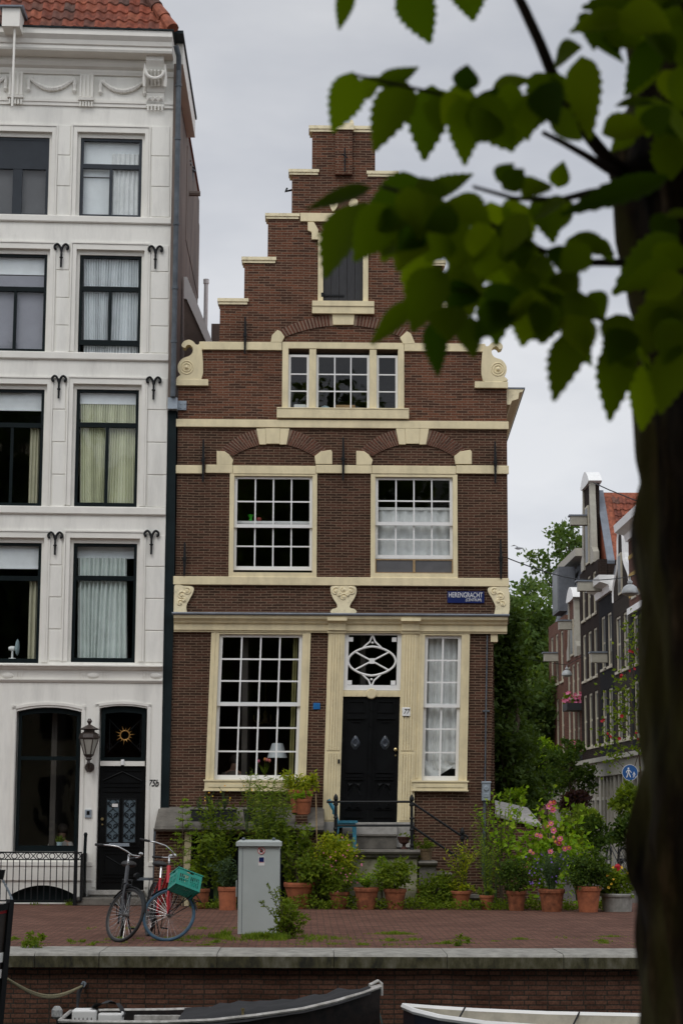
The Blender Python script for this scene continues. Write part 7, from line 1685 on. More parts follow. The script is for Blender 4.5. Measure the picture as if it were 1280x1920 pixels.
    if roof:
        zt = roof[1]; c = Wd / 2; zb0 = zw - .1
        q = B(); P = [(-.0, .32, zb0), (c, .32, zt), (Wd + .0, .32, zb0), (0, depth, zb0), (c, depth, zt), (Wd, depth, zb0)]; q.add(P, [(0, 1, 2), (5, 4, 3), (0, 3, 4, 1), (1, 4, 5, 2)]); ro = q.build('roof', M[roof[0]], t)
        if roof[0] == 'tile':
            n = int(depth / .25); tl = B(); ln = math.hypot(c, zt - zb0); dx, dz = c / ln, (zt - zb0) / ln
            rws = int(ln / .32)
            for r_ in range(rws):
                for i in range(2, n):
                    y0 = .3 + i * .25; P = []
                    for dd, lift in ((r_ * .32, .05), (r_ * .32 + .36, .015)):
                        for k in range(5): u = k / 4; pr = .03 * math.sin(u * 6.283 + .6) + lift; P.append((Wd - dd * dx + pr * dz, y0 + .26 * u, zb0 + dd * dz + pr * dx))
                    tl.add(P, [(k, k + 1, k + 6, k + 5) for k in range(4)])
            tl.build('pantiles', M['tile'], ro, recalc=False)
            q = B(); q.box(Wd - c - .05, Wd + .0, .3, .8, zb0, zb0 + .02); q.v = []; q.f = []; q.mi = []
            q.add([(Wd + .03, .3, zb0 + .05), (c, .3, zt + .08), (c, .55, zt + .08), (Wd + .03, .55, zb0 + .05), (Wd + .0, .3, zb0 - .05), (c, .3, zt - .02), (c, .55, zt - .02), (Wd, .55, zb0 - .05)], [(0, 1, 2, 3), (0, 3, 7, 4), (0, 4, 5, 1), (2, 1, 5, 6), (3, 2, 6, 7)]); q.build('lead_verge', M['lead'], ro)
    if hoist:
        for hz, ln_ in hoist:
            q = B(); c = Wd / 2; q.box(c - .16, c + .16, -ln_, .05, hz - .15, hz + .15); h_ = q.build('hoist_beam', M['offwhite'], t); q = B(); q.box(c - .2, c + .2, -ln_ - .06, .05, hz + .151, hz + .2); q.build('beam_cover', M['lead'], h_)
    return t, xf, B
row_house('reddish brown house with a slate mansard roof, farthest in the row', 72, 77, 9.0, 'b_brown', ('mansard', 11.5), [(3.9, 6.0, 3, .8), (6.6, 8.5, 3, .8)], 3, hoist=[(7.6, .5)], pui_m='offwhite')
row_house('narrow red brown house with a white claw-sided neck gable beside the tall black one', 68, 72, 7.2, 'b_red', ('neck', 9.8, 1.4), [(3.9, 5.4, 3, .75), (5.8, 7.0, 3, .75)], 3, roof=('slate', 9.2), hoist=[(8.4, .5)])
row_house('tallest black brick house with white neck gable and red pantile roof', 63.6, 68, 10.0, 'b_dark', ('neck', 13.3, 1.5), [(3.9, 5.7, 3, .8), (6.2, 7.8, 3, .8), (8.3, 9.7, 3, .75)], 3, roof=('tile', 12.6), hoist=[(11.6, .6)], depth=11)
row_house('low dark house with a white roof cornice right of the tallest black one', 60.6, 63.6, 8.6, 'b_black', ('cornice', 0), [(3.9, 5.6, 2, .85), (6.3, 8.0, 2, .85)], 2, roof=('slate', 9.6), hoist=[(8.9, .9), (6.6, .5)])
row_house('grey brown house with a white edged bell gable, second from the tree trunk', 57.4, 60.6, 8.2, 'b_grey', ('bell', 10.4, .9), [(3.9, 5.4, 2, .95), (6.0, 7.7, 2, .95)], 2, roof=('slate', 9.6), hoist=None)
t_, xf_, B_ = row_house('black house with red brick top storey and projecting white cornice next to the tree trunk', 53.4, 57.4, 9.7, 'b_black', ('cornice', 0), [(3.9, 5.5, 3, .8), (6.0, 7.4, 3, .8), (8.0, 9.3, 3, .7)], 3, roof=('slate', 10.6))
q = B_(); q.box(.0, 4.0, -.02, -.002, 7.7, 9.69); q.v = q.v; q.build('brick_storey', M['b_red'], t_)
for z_ in (8.0, 8.6, 9.15): q = B_(); q.box(0, 4, -.035, -.0205, z_, z_ + .12); q.build('yellow_band', M['b_yellow'], t_)
q = B_(); q.box(-.03, 4.03, -.1, .0, 7.5, 7.69); q.build('white_band', M['white'], t_)
# building closing the street
eb = thing('brick_building', 'dim brick building with white framed windows behind the trees at the street end', 'building', (9, 118, 0))
q = MB(); q.box(-2, 24, 118, 126, 0, 9); q.build('wall', M['b_brown'], eb)
for px in (940, 985, 1028):
    for zz in (2.2, 5.6):
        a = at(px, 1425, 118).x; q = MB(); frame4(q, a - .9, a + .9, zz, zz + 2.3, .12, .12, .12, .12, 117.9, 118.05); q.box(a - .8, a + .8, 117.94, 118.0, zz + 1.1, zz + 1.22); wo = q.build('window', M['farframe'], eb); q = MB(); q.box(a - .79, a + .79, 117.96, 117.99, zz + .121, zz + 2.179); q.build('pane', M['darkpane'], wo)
# ------------------------------------------------------------------ trees
def leafq(mb, p, s_, rr):
    d = rv(rr); nn = rv(rr); mb.leaf(p, d, nn, s_, s_ * .6)
def tree(name, label, x, y, h, cz_, R_, n, m='far_leaf', leaf=.3, seed=1, kind='round', trunk=.22, group='trees at the far end of the side street', k=46):
    rr = random.Random(seed); t = thing(name, label, 'tree', (x, y, 0), group); ms, ml = MB(), MB()
    ms.tube([(x, y, 0), (x + rr.uniform(-.2, .2), y, cz_ * .5), (x + rr.uniform(-.3, .3), y, cz_), (x, y, h * .93)], [trunk, trunk * .75, trunk * .5, .03], 8)
    cents = []
    for i in range(k):
        if kind == 'round': v = rv(rr) * rr.uniform(.35, 1); c = Vector((x + v.x * R_[0], y + v.y * R_[1], cz_ + v.z * R_[2]))
        else:
            f = rr.random(); a = rr.uniform(0, 6.28); q_ = (1 - f) ** .8 * rr.uniform(.4, 1); c = Vector((x + math.cos(a) * R_[0] * q_, y + math.sin(a) * R_[1] * q_, cz_ - R_[2] + 2 * R_[2] * f))
        cents.append(c); base = Vector((x, y, max(.5, c.z - abs(c.z - cz_) * .3 - R_[2] * .35)))
        if i % 2 == 0: ms.tube([base, base.lerp(c, .6) + Vector((0, 0, .1)), c], [trunk * .22, trunk * .13, .015], 5, cap=False)
    s0 = (R_[0] + R_[2]) / 2 * .30
    for i in range(n):
        c = cents[int(rr.random() * k)]; o_ = rv(rr) * rr.random() ** .55 * s0; p = c + Vector((o_.x, o_.y, o_.z * .75)); leafq(ml, p, leaf * rr.uniform(.6, 1.3), rr)
    ms.build('trunk', M['stem'], t); ml.build('crown', M[m], t, recalc=False); return t
TX = lambda px, Y: at(px, 1500, Y).x
zz_ = lambda py, Y: at(980, py, Y).z
tree('street_tree', 'big round tree crown right beside the corner of the brick house, before the street end', TX(952, 88), 88, zz_(1085, 88), zz_(1225, 88), (2.6, 2.6, 3.6), 7000, seed=3)
tree('street_tree', 'tall tree crown against the far reddish house at the street end', TX(996, 96), 96, zz_(1092, 96), zz_(1225, 96), (2.5, 2.5, 3.7), 7000, seed=4)
tree('street_tree', 'airy tree top rising above the roofs behind the white neck gable', TX(1072, 104), 104, zz_(975, 104), zz_(1055, 104), (2.2, 2.2, 2.6), 2600, seed=5, leaf=.32)
tree('street_tree', 'lower middle tree with light green crown at the street end', TX(988, 76), 76, zz_(1235, 76), zz_(1345, 76), (2.4, 2.4, 2.3), 6500, seed=6, leaf=.24)
tree('conifer', 'dark drooping conifer close behind the right corner of the brick house', TX(948, 45), 45, zz_(1175, 45), zz_(1350, 45), (.75, 1.1, 2.5), 8500, 'conifer', .16, 8, 'cone', .14, None, 70)
tree('small_tree', 'small bright lime tree before the reddish far house', TX(1024, 70), 70, zz_(1370, 70), zz_(1425, 70), (.75, .9, 1.1), 2200, 'leaf_lime', .15, 9, trunk=.07, group=None, k=22)
tree('small_tree', 'slender dark leaved street tree in front of the row of houses', TX(1070, 62), 62, zz_(1385, 62), zz_(1450, 62), (1.0, 1.0, 1.3), 1900, 'leaf_dark', .15, 10, trunk=.06, group=None, k=24)
tree('street_tree', 'dark green low tree right of the conifer near the street corner', TX(968, 60), 60, zz_(1370, 60), zz_(1450, 60), (1.3, 1.3, 1.4), 4200, 'leaf_dark', .17, 12, trunk=.1)
# shrubs lining the street
SG = 'shrubs along the side street'
def sshrub(label, px, py, Y, rx, rz, n, m, l=.13, w_=.075, seed=0):
    s_ = SCL(Y); c = at(px, py, Y); t = thing('street_shrub', label, 'shrub', (c.x, Y, 0), SG); ml, ms = MB(), MB(); clump(ml, c, (rx / s_, rx / s_ * .9, rz / s_), n, l, w_); ms.tube([(c.x, Y, 0), (c.x, Y, c.z)], [.03, .01], 5); ml.build('foliage', M[m], t, recalc=False); ms.build('stem', M['stem'], t); return t
sshrub('dark purple leaved shrub by the house fronts in the side street', 1082, 1503, 56, 32, 17, 700, 'leaf_purple')
sshrub('olive rounded shrub under the purple one in the side street', 1088, 1535, 52, 34, 22, 800, 'leaf_olive')
sshrub('broad dark green hedge shrub left of the parked bicycle in the side street', 1112, 1568, 50, 36, 34, 1300, 'leaf_dark')
sshrub('mid green bush between the hollyhock and the hedge', 1062, 1570, 46, 26, 30, 700, 'leaf_mid')
sshrub('green bush under the blue pedestrian sign', 1178, 1500, 50, 32, 30, 1100, 'leaf_mid')
sshrub('dark bush below the sign bush beside the tree trunk', 1180, 1560, 47, 32, 34, 1100, 'leaf_dark')
sshrub('dark green shrub mass behind the hollyhock left of the street', 990, 1500, 52, 40, 30, 1200, 'leaf_dark')
sshrub('lime green bush above the slanted stone wall at the house corner', 965, 1500, 40, 28, 22, 420, 'leaf_lime', .08, .045)
sshrub('mid green bush under the trees at the left of the side street', 948, 1462, 58, 30, 34, 1100, 'leaf_mid')
# climbing rose on the house by the trunk
p = at(1185, 1500, 51.5); t = thing('climbing_rose', 'climbing rose with red blooms hanging in front of the houses by the tree trunk', 'climber', (p.x, 51.5, 0)); ml, ms = MB(), MB()
ms.tube([(p.x + .4, 51.5, 0), at(1196, 1400, 51.5), at(1180, 1300, 51.5), at(1195, 1190, 51.5)], [.03, .025, .02, .01], 5)
for tx_, ty_ in ((1160, 1290), (1140, 1380), (1150, 1420), (1185, 1230), (1200, 1300), (1170, 1340), (1200, 1400), (1190, 1180), (1155, 1345)):
    ms.tube([at(1188, min(1480, ty_ + 40), 51.5), at(tx_, ty_, 51.3)], [.012, .006], 4)
    for _ in range(70): pp = at(tx_ + rnd.gauss(0, 14), ty_ + rnd.gauss(0, 18), 51.4 + rnd.uniform(-.3, .3)); ml.leaf(pp, rv(), rv() + Vector((-.3, -.5, .4)), rnd.uniform(.09, .15), .08)
ml.build('foliage', M['leaf_mid'], t, recalc=False); ms.build('stem', M['stem'], t)
addflowers(t, [at(px + rnd.gauss(0, 3), py + rnd.gauss(0, 3), 51.0) for px, py in ((1182, 1222), (1198, 1220), (1184, 1256), (1164, 1268), (1162, 1267), (1132, 1348), (1138, 1376), (1143, 1382), (1160, 1383), (1196, 1275), (1190, 1372), (1164, 1345), (1186, 1258), (1130, 1352), (1180, 1225), (1198, 1390)) for _ in range(1)], 'red_fl', .06)
# geranium boxes on the facades
for i, (px, py, Y, lab) in enumerate(((1074, 1325, 68.5, 'upper window box of pink geraniums on the narrow red brown house'), (1082, 1418, 68.5, 'lower window box of pink geraniums on the narrow red brown house'))):
    c = at(px, py, Y); t = thing('flower_box', lab, 'flower box', (c.x, Y, c.z), 'geranium boxes in the side street'); q = MB(); q.box(c.x - .3, c.x + .3, Y - .6, Y + .6, c.z - .15, c.z + .1); q.build('box', M['blackplastic'], t); q = MB(); clump(q, (c.x - .05, Y, c.z + .2), (.32, .6, .25), 260, .12, .08); q.build('foliage', M['leaf_mid'], t, recalc=False); addflowers(t, [(c.x - rnd.uniform(-.3, .4), Y - rnd.uniform(0, .6), c.z + rnd.uniform(.1, .5)) for _ in range(26)], 'pink', .09)
# hanging lamps and wires
M['lampgrey'] = mat('grey_lamp_housing', (.36, .38, .38), .4, .1)
def hanglamp(label, px, py, Y, wpx):
    c = at(px, py, Y); r = wpx / 2 / SCL(Y); t = thing('hanging_lamp', label, 'street lamp', c, 'domed street lamps hung on wires')
    q = MB(); q.lathe([(r * .95, -.1 * r), (r, 0), (r * .97, .25 * r), (r * .75, .7 * r), (r * .4, .95 * r), (r * .12, 1.02 * r)], c, 22); q.build('dome', M['lampgrey'], t, smooth=True)
    q = MB(); q.lathe([(r * .1, r), (r * .3, r * 1.15), (r * .3, r * 1.35), (r * .1, r * 1.5), (r * .06, r * 1.9)], c, 12); q.build('hanger', M['lampgrey'], t)
    q = MB(); q.lathe([(r * .8, -.12 * r), (r * .5, -.3 * r), (.01, -.36 * r)], c, 18); q.build('diffuser', M['frostlamp'], t); return c, r
c1, r1 = hanglamp('larger grey domed street lamp hanging on a wire beside the tree trunk', 1180.5, 1112, 50, 33)
c2, r2 = hanglamp('smaller grey domed street lamp hanging lower and farther down the side street', 1062, 1266, 65, 20)
def wire(label, pts, r_=.012, group='wires across the side street'):
    q = MB(); q.tube(pts, r_, 5); tag(q.build('wire', M['iron']), label, 'wire', group)
top1 = c1 + Vector((0, 0, r1 * 1.9)); a = Vector((xr0 + .05, 37.5, at(954, 1043, 37.5).z))
wire('dark wire from the brick house corner to the larger hanging lamp', [a.lerp(top1, k / 10) + Vector((0, 0, -.25 * math.sin(math.pi * k / 10))) for k in range(11)] + [Vector((X0, 52.5, top1.z + .6))])
top2 = c2 + Vector((0, 0, r2 * 1.9)); a = Vector((3.9, 63, top2.z + .5))
wire('thin wire carrying the smaller hanging lamp across the street', [a.lerp(top2, k / 6) for k in range(7)] + [Vector((X0, 67, top2.z + .5))], .010)
wire('wire sloping from the white neck gable top to the chimney roofs by the trunk', [at(1112, 905, 64), at(1140, 918, 62), at(1190, 938, 60), at(1240, 950, 58)], .02)
# pedestrian sign
Ysg = 51.0; c = at(1180, 1448.5, Ysg); r = 14.7 / SCL(Ysg)
t = thing('pedestrian_sign', 'round blue sign with white walking adult and child beside the tree trunk', 'sign', (c.x, Ysg + .05, 0))
M['signmid'] = mat('sign_blue', (.012, .085, .27), .4, .05)
q = MB(); q.lathe([(r, 0), (r, -.015)], c, 32, 'y'); dk = q.build('disc', M['signmid'], t)
q = MB(); q.tube([c + Vector((r * .985 * math.cos(k * .19635), -.012, r * .985 * math.sin(k * .19635))) for k in range(32)], r * .03, 5, True); q.build('rim', M['letter'], dk)
def fig(ox, oz, s_):
    q = MB(); L2 = lambda pts, w_: q.tube([c + Vector((ox + a * s_, -.018, oz + b * s_)) for a, b in pts], w_ * s_, 5)
    q.lathe([(.085 * s_, 0), (.085 * s_, -.006)], c + Vector((ox, -.016, oz + .42 * s_)), 12, 'y'); L2([(0, .3), (0, -.02)], .085); L2([(-.02, .0), (-.1, -.25), (-.2, -.5)], .05); L2([(.02, .0), (.1, -.22), (.2, -.48)], .05); L2([(-.05, .27), (-.2, .1), (-.22, -.05)], .035); L2([(.05, .27), (.2, .12), (.3, -.02)], .035); q.build('figure', M['letter'], dk)
fig(-r * .2, r * .0, r * 1.25); fig(r * .5, -r * .28, r * .75)
q = MB(); q.tube([(c.x, Ysg + .05, 0), (c.x, Ysg + .05, c.z + r)], .03, 8); q.build('pole', M['galv'], t)
# bicycle parked in the street, red post, low wall with stone slab, gull
p = at(1141, 1628, 57.5); bicycle('dark bicycle seen from behind, parked by the hedge in the side street', (p.x, 57.5, 0.0), rad(4), rad(196), rad(-15), 'blackpaint', 'rubber')
p = at(1157, 1640, 53); q = MB(); q.lathe([(.07, 0), (.075, .22), (.085, .23), (.085, .27), (.04, .32), (.01, .33)], (p.x, 53, 0), 12); tag(q.build('red_post', M['redpaint']), 'small bright red post at the street corner behind the zinc tub', 'post')
sw_ = thing('side_cellar_wall', 'low brick cellar entrance with a slanted pale stone slab beside the house corner', 'wall', (F(965, 1600, 36.8)[0], 37.2, 0))
a, za = F(921, 1520, 36.6); b_, zb3 = F(1014, 1536, 36.6)
q = MB(); q.prism([(a, 0), (b_ - .08, 0), (b_ - .08, zb3 - .13), (a, za - .10)], 36.62, 38.3); q.build('brick_wall', M['brick_low'], sw_)
q = MB(); q.add([(a, 36.55, za - .1), (b_, 36.55, zb3 - .16), (b_, 38.4, zb3 - .1), (a, 38.4, za - .04), (a, 36.55, za - .04), (b_, 36.55, zb3 - .10), (b_ - .05, 38.4, zb3 + .22), (a, 38.4, za + .26)], [(3, 2, 1, 0), (4, 5, 6, 7), (0, 1, 5, 4), (1, 2, 6, 5), (2, 3, 7, 6), (3, 0, 4, 7)]); q.build('slab', M['stonelt'], sw_)
q = MB(); c = at(971, 1028, 110); q.lathe([(.01, -.22), (.07, -.1), (.085, .02), (.06, .14), (.02, .24)], c, 10, 'x')
for s_, tip in ((-1, at(956, 1024.5, 109.5)), (1, at(988, 1035, 110.5))):
    el2 = c.lerp(tip, .5) + Vector((0, 0, .10)); q.add([c + Vector((-.05, -.08, .03)), c + Vector((.1, .1, .03)), el2 + Vector((.08, .12, 0)), tip, el2 + Vector((-.05, -.1, .02)), c + Vector((.02, 0, .07)), el2 + Vector((.01, 0, .045))], [(0, 4, 6, 5), (5, 6, 2, 1), (4, 3, 6), (6, 3, 2), (0, 1, 2, 4), (4, 2, 3)])
tag(q.build('gull', mat('grey_feathers', (.30, .31, .32), .8, .2)), 'grey gull gliding in the sky beside the brick house', 'bird')
# ------------------------------------------------------------------ canal-side elm close to the camera
def bark():
    mt, n, b = _new('dark_elm_bark')
    N, L = n.nodes.new, n.links.new
    g = N('ShaderNodeNewGeometry'); mp = N('ShaderNodeMapping'); mp.inputs['Scale'].default_value = (1, 1, .22); L(g.outputs['Position'], mp.inputs[0])
    t = N('ShaderNodeTexNoise'); t.inputs['Scale'].default_value = 17; t.inputs['Detail'].default_value = 8; t.inputs['Roughness'].default_value = .7; L(mp.outputs[0], t.inputs['Vector'])
    r = N('ShaderNodeValToRGB'); e = r.color_ramp.elements; e[0].position = .35; e[0].color = (.005, .0035, .002, 1); e[1].position = .68; e[1].color = (.18, .12, .06, 1); x = e.new(.53); x.color = (.04, .028, .014, 1)
    L(t.outputs[0], r.inputs[0])
    t2 = N('ShaderNodeTexNoise'); t2.inputs['Scale'].default_value = 8; t2.inputs['Detail'].default_value = 6; L(mp.outputs[0], t2.inputs['Vector'])
    f = N('ShaderNodeMapRange'); f.inputs[1].default_value = .5; f.inputs[2].default_value = .62; f.inputs[3].default_value = 0; f.inputs[4].default_value = .8; L(t2.outputs[0], f.inputs[0])
    mx = N('ShaderNodeMix'); mx.data_type = 'RGBA'; L(f.outputs[0], mx.inputs[0]); L(r.outputs[0], mx.inputs[6]); mx.inputs[7].default_value = (.085, .078, .02, 1)
    L(mx.outputs[2], b.inputs['Base Color']); b.inputs['Roughness'].default_value = .95; b.inputs['Specular IOR Level'].default_value = .15
    bp = N('ShaderNodeBump'); bp.inputs['Strength'].default_value = .9; bp.inputs['Distance'].default_value = .02; L(t.outputs[0], bp.inputs['Height']); L(bp.outputs[0], b.inputs['Normal'])
    return mt
M['bark'] = bark()
Yt = 3.25
et = thing('elm_tree', 'dark mossy elm trunk in the foreground with leafy branches over the gable', 'tree', (.80, Yt, 0))
prof = [(-400, 1160), (0, 1172), (150, 1190), (260, 1158), (330, 1140), (420, 1158), (520, 1172), (650, 1186), (800, 1194), (1000, 1197), (1200, 1200), (1400, 1196), (1500, 1188), (1570, 1172), (1640, 1174), (1690, 1192), (1800, 1203), (1920, 1206), (2200, 1190), (2500, 1170)]
mb = MB(); P = []; nseg, nh = 72, 240; zs = [3.6 - 3.62 * i / nh for i in range(nh + 1)]
pr = [(W(px, py, Yt).z, W(px, py, Yt).x) for py, px in prof]
def edge(z):
    if z >= pr[0][0]: return pr[0][1]
    for (z1, x1), (z0, x0) in zip(pr, pr[1:]):
        if z0 <= z <= z1: u = (z - z0) / (z1 - z0); return x0 + (x1 - x0) * u
    return pr[-1][1] - (pr[-1][0] - z) * .12
for z in zs:
    xl = edge(z); xc = .80 + .02 * math.sin(z * 1.3); R_ = xc - xl
    for j in range(nseg):
        a = 2 * math.pi * j / nseg; lump = noise.noise(Vector((math.cos(a) * 2.2, math.sin(a) * 2.2, z * 2.0))) * .014 + noise.noise(Vector((math.cos(a) * 9, math.sin(a) * 9, z * 8))) * .016 + abs(noise.noise(Vector((math.cos(a) * 15, math.sin(a) * 15, z * 4)))) * .03
        base_r = .235 if abs(math.cos(a) + 1) > .9 else .235
        wgt = max(0, -math.cos(a)) ** 2; rr_ = (.235 * (1 - wgt) + R_ * wgt) + lump - .011
        P.append((xc + rr_ * math.cos(a), Yt + rr_ * math.sin(a), z))
mb.add(P, [(i * nseg + j, i * nseg + (j + 1) % nseg, (i + 1) * nseg + (j + 1) % nseg, (i + 1) * nseg + j) for i in range(nh) for j in range(nseg)]); mb.build('trunk', M['bark'], et, smooth=True)
Z5 = lambda x, y: (580 + x / 1.8286, y / 1.8286)
def br(pts, r_, dep, nm='branch'):
    mb = MB(); mb.tube([W(*Z5(x, y), d) for (x, y), d in zip(pts, dep)], r_, 8); mb.build(nm, M['twig'], et, smooth=True)
M['twig'] = mat('brown_twig_bark', (.035, .026, .02), .85, .3, 30)
br([(690, -60), (735, 30), (790, 150), (830, 250), (880, 350), (960, 470), (1020, 545), (1120, 620)], [.008, .009, .0095, .010, .0105, .011, .012, .014], [3.0, 3.0, 3.0, 3.02, 3.05, 3.1, 3.15, 3.25])
br([(800, 455), (870, 490), (950, 535), (1015, 575), (1100, 620)], [.004, .005, .006, .008, .010], [2.95, 2.98, 3.02, 3.1, 3.25])
br([(560, 640), (700, 680), (860, 685), (960, 660), (1120, 640)], [.003, .004, .005, .006, .008], [2.9, 2.92, 2.95, 3.0, 3.2])
br([(250, 640), (420, 690), (600, 760), (800, 860), (960, 900), (1120, 900)], [.003, .0035, .004, .005, .006, .008], [2.85, 2.86, 2.88, 2.92, 3.0, 3.2])
br([(960, 1070), (1010, 1100), (1060, 1135), (1150, 1180)], [.004, .005, .006, .009], [2.95, 3.0, 3.05, 3.25])
br([(480, 990), (700, 1030), (860, 1050), (960, 1072)], [.002, .003, .004, .005], [2.88, 2.9, 2.92, 2.95])
br([(150, 255), (300, 290), (480, 330), (640, 350), (800, 380), (900, 400)], [.002, .003, .003, .004, .004, .005], [2.85, 2.87, 2.9, 2.94, 3.0, 3.06])
def elm_leaf(mb, base, tip, wd, nrm, curl, rr):
    d = tip - base; l = d.length; d.normalize(); sd_ = d.cross(nrm).normalized(); nn = sd_.cross(d).normalized(); n = 18
    prof_ = lambda t: (math.sin(math.pi * min(1, t ** .78)) ** .85) * (1 - .35 * t) * 1.12
    mid = []; eL = []; eR = []
    for i in range(n + 1):
        t = i / n; c = base + d * (l * t) + nn * (curl * l * (t * t - t * .4)); mid.append(c)
        w_ = prof_(t) * wd * .5; tooth = 1 + (.10 if i % 2 else -.06) * (1 if 0 < i < n else 0)
        a_ = .93 if t < .12 else 1
        eL.append(c + sd_ * w_ * tooth * a_ + nn * w_ * .28 + d * (.03 * l if i % 2 else 0)); eR.append(c - sd_ * w_ * tooth + nn * w_ * .28 + d * (.03 * l if i % 2 else 0))
    # folded along the midrib, two strips each side so the blade bends
    P = mid + eL + eR; k = n + 1
    mb.add(P, [(i, i + 1, k + i + 1, k + i) for i in range(n)] + [(i + 1, i, 2 * k + i, 2 * k + i + 1) for i in range(n)])
LV = [ # base, tip, width in zoom pixels
 (135, -60, 98, 105, 70), (330, -60, 415, 150, 140), (510, -90, 562, 72, 165), (150, 245, 80, 455, 135), (335, 280, 222, 522, 150), (235, 300, 375, 238, 95), (170, 330, 250, 265, 80),
 (420, 290, 395, 560, 150), (520, 330, 530, 570, 130), (560, 330, 700, 520, 150), (640, 300, 590, 480, 120), (530, 315, 540, 222, 95), (620, 320, 760, 270, 110), (700, 330, 650, 460, 120), (820, 250, 770, 440, 140), (790, 290, 850, 430, 130),
 (930, 190, 962, 480, 130), (840, 210, 930, 160, 120), (1100, 60, 890, 110, 150), (960, 130, 1080, 210, 90), (1190, 20, 930, 30, 170), (1270, 20, 1120, 160, 150), (1060, 40, 1240, 110, 150), (1000, 460, 1180, 430, 150), (1210, 240, 1290, 380, 110),
 (1240, 620, 1230, 370, 130), (1230, 600, 855, 760, 135), (1265, 810, 1025, 1020, 150), (1260, 900, 1060, 1000, 100), (1290, 1010, 1085, 1250, 190), (1280, 1180, 1200, 1420, 150), (215, 640, -10, 735, 110), (380, 610, 195, 725, 120), (400, 690, 560, 590, 120), (440, 700, 380, 600, 110),
 (660, 650, 735, 580, 90), (640, 620, 700, 560, 70), (850, 645, 870, 552, 75), (800, 620, 730, 680, 110), (190, 690, 50, 950, 190), (270, 700, 150, 900, 150), (330, 700, 250, 900, 150), (430, 690, 330, 1015, 170), (480, 680, 620, 790, 140), (540, 680, 470, 840, 140), (700, 680, 722, 880, 135), (620, 690, 640, 850, 120), (790, 670, 830, 840, 130), (880, 680, 770, 760, 110), (900, 690, 830, 800, 100),
 (560, 780, 480, 930, 150), (640, 800, 580, 960, 150), (720, 830, 700, 980, 130), (880, 820, 1045, 880, 120), (850, 840, 900, 960, 130), (960, 840, 860, 930, 120), (450, 910, 355, 1140, 170), (520, 900, 560, 1090, 150), (360, 1030, 215, 1190, 95), (430, 1090, 445, 1290, 95), (550, 1080, 560, 1230, 105), (640, 960, 640, 1190, 140), (700, 980, 620, 1130, 150), (760, 990, 730, 1190, 150), (850, 1000, 800, 1180, 150), (930, 1000, 900, 1160, 130), (940, 1120, 832, 1370, 155), (880, 1110, 960, 1260, 130), (1070, 1160, 1025, 1440, 135), (1000, 1170, 1110, 1270, 120), (1150, 1240, 1140, 1480, 120), (1110, 1200, 1190, 1330, 130),
 (590, 900, 700, 960, 120), (470, 800, 400, 900, 120), (760, 900, 850, 980, 110), (250, 880, 330, 800, 110), (690, 880, 800, 920, 100), (560, 980, 470, 1060, 120), (600, 1050, 700, 1100, 110), (780, 960, 900, 1060, 130), (980, 820, 1040, 900, 60), (960, 1000, 1010, 1090, 90),
 (1130, 0, 960, -80, 200), (1290, -40, 1100, 60, 180), (1200, 130, 1080, 330, 110), (1300, 500, 1180, 330, 120), (1110, 440, 1030, 520, 70), (620, 380, 560, 500, 140), (720, 390, 690, 520, 110), (490, 320, 420, 400, 100), (660, 760, 760, 840, 120), (380, 780, 300, 860, 110)]
rl_ = random.Random(11)
DZ = [(440, 350, 880, 440, 6), (300, 700, 780, 970, 18), (460, 940, 920, 1120, 10), (950, 0, 1270, 180, 8), (880, 1090, 1080, 1240, 4), (1110, 200, 1280, 1400, 14), (660, 310, 920, 410, 4)]
for a, b_, c, d, n in DZ:
    for _ in range(n):
        x, y = rl_.uniform(a, c), rl_.uniform(b_, d); l_ = rl_.uniform(110, 170); an = rad(rl_.gauss(95, 40)); LV.append((x - l_ * .5 * math.cos(an), y - l_ * .5 * math.sin(an), x + l_ * .5 * math.cos(an), y + l_ * .5 * math.sin(an), rl_.uniform(90, 140)))
mb = MB()
for bx, by, tx_, ty_, wd in LV:
    dep = rl_.uniform(2.72, 3.05); pb, ptp = W(*Z5(bx, by), dep), W(*Z5(tx_, ty_), dep + rl_.uniform(-.05, .04)); s_ = dep / FPX / 1.8286
    nrm = (Vector((0, -1, 0)) + rv(rl_) * .55 + Vector((0, 0, .35))).normalized(); elm_leaf(mb, pb, ptp, wd * s_ * 1.07, nrm, rl_.uniform(-.12, .12), rl_)
mb.build('foliage', M['elm'], et, smooth=True, recalc=False)
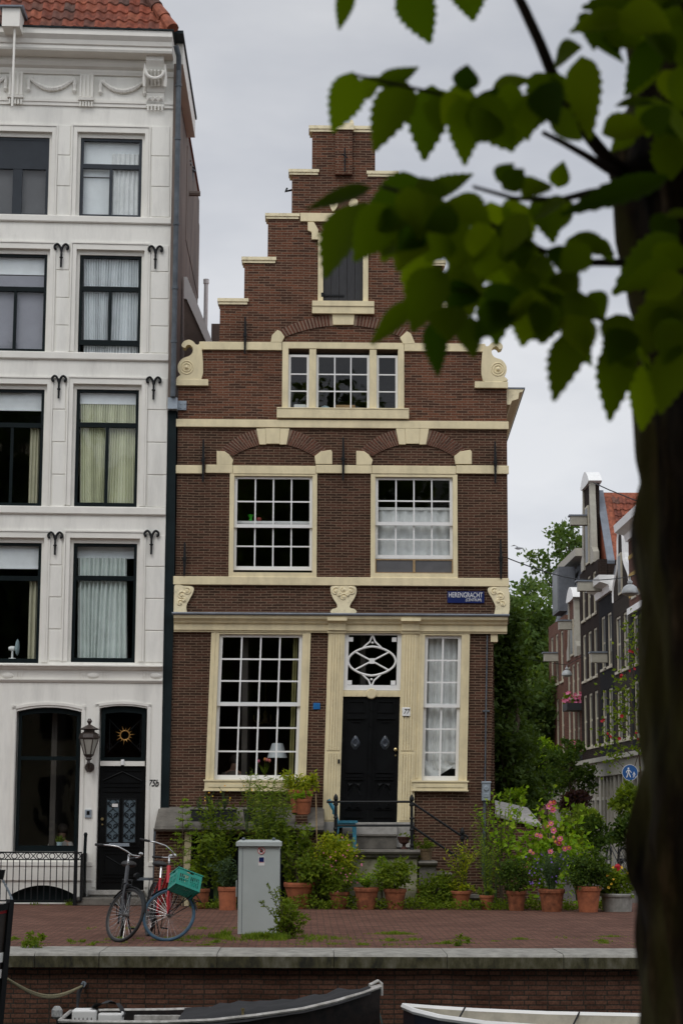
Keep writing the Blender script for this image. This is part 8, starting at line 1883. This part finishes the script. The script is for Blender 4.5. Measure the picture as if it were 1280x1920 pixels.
# more of the same crown above and to the right of the picture
ms, ml = MB(), MB()
for i in range(9):
    a = i * .7; e = Vector((.8 + 2.2 * math.cos(a), 3.25 + 2.2 * math.sin(a) * .8 - .5, 5.2 + rl_.uniform(-.4, 1.4))); ms.tube([(.80, Yt, 3.5), Vector((.8, Yt, 3.5)).lerp(e, .5) + Vector((0, 0, .4)), e], [.09, .05, .02], 7)
ms.tube([(.80, Yt, 3.55), (.75, Yt, 5.0), (.9, Yt, 7.0)], [.22, .16, .06], 12); ms.build('limb', M['bark'], et)
for i in range(4600):
    v = rv(rl_) * rl_.random() ** .4; p = Vector((.8 + v.x * 4.2, 1.6 + v.y * 3.4, 10.5 + v.z * 7.0))
    if p.z > 3.6 + max(0, p.y) * .5: ml.leaf(p, rv(rl_), rv(rl_), rl_.uniform(.3, .8), .4)
ml.build('upper_foliage', M['elm'], et, recalc=False)
# the row of elms continues along the camera's quay, left and right of the picture
for i, (x, y, s_) in enumerate(((-7.5, 2.4, 1.0), (-16.5, 2.2, 1.1), (9.5, 2.4, 1.05), (19, 2.3, 1.0), (-27, 2.4, 1.1), (30, 2.4, 1.1))):
    tree('canal_elm', 'elm of the row along the near canal bank, outside the picture', x, y, 18.5 * s_, 11.5 * s_, (4.6, 4.2, 7.0), 4200, 'far_leaf', .75, 40 + i, trunk=.28, group='elms along the near canal bank', k=60)

# houses across the water from the gable, behind the camera
for i, (x0, x1, h) in enumerate(((-34, -22, 16), (-21.9, -13, 15), (-12.9, -5, 17), (-4.9, 3, 15.5), (3.1, 10, 17), (10.1, 20, 15), (20.1, 33, 16.5))):
    t = thing('canal_house', 'brick house of the row behind the camera, outside the picture', 'house', ((x0 + x1) / 2, -10, 0), 'houses on the near bank'); q = MB(); q.box(x0, x1, -20, -9.5, 0, h); q.build('wall', M[('b_brown', 'stucco', 'creamdirt')[i % 3]], t)
    q = MB(); c = (x0 + x1) / 2; q.add([(x0, -20, h + .01), (x1, -20, h + .01), (x1, -9.5, h + .01), (x0, -9.5, h + .01), (c, -20, h + 3), (c, -9.5, h + 3)], [(0, 1, 4), (3, 5, 2), (0, 4, 5, 3), (1, 2, 5, 4)]); q.build('roof', M['slate'], t)
    for zz in (1, 4.6, 8.2, 11.6):
        n = int((x1 - x0) / 2.2)
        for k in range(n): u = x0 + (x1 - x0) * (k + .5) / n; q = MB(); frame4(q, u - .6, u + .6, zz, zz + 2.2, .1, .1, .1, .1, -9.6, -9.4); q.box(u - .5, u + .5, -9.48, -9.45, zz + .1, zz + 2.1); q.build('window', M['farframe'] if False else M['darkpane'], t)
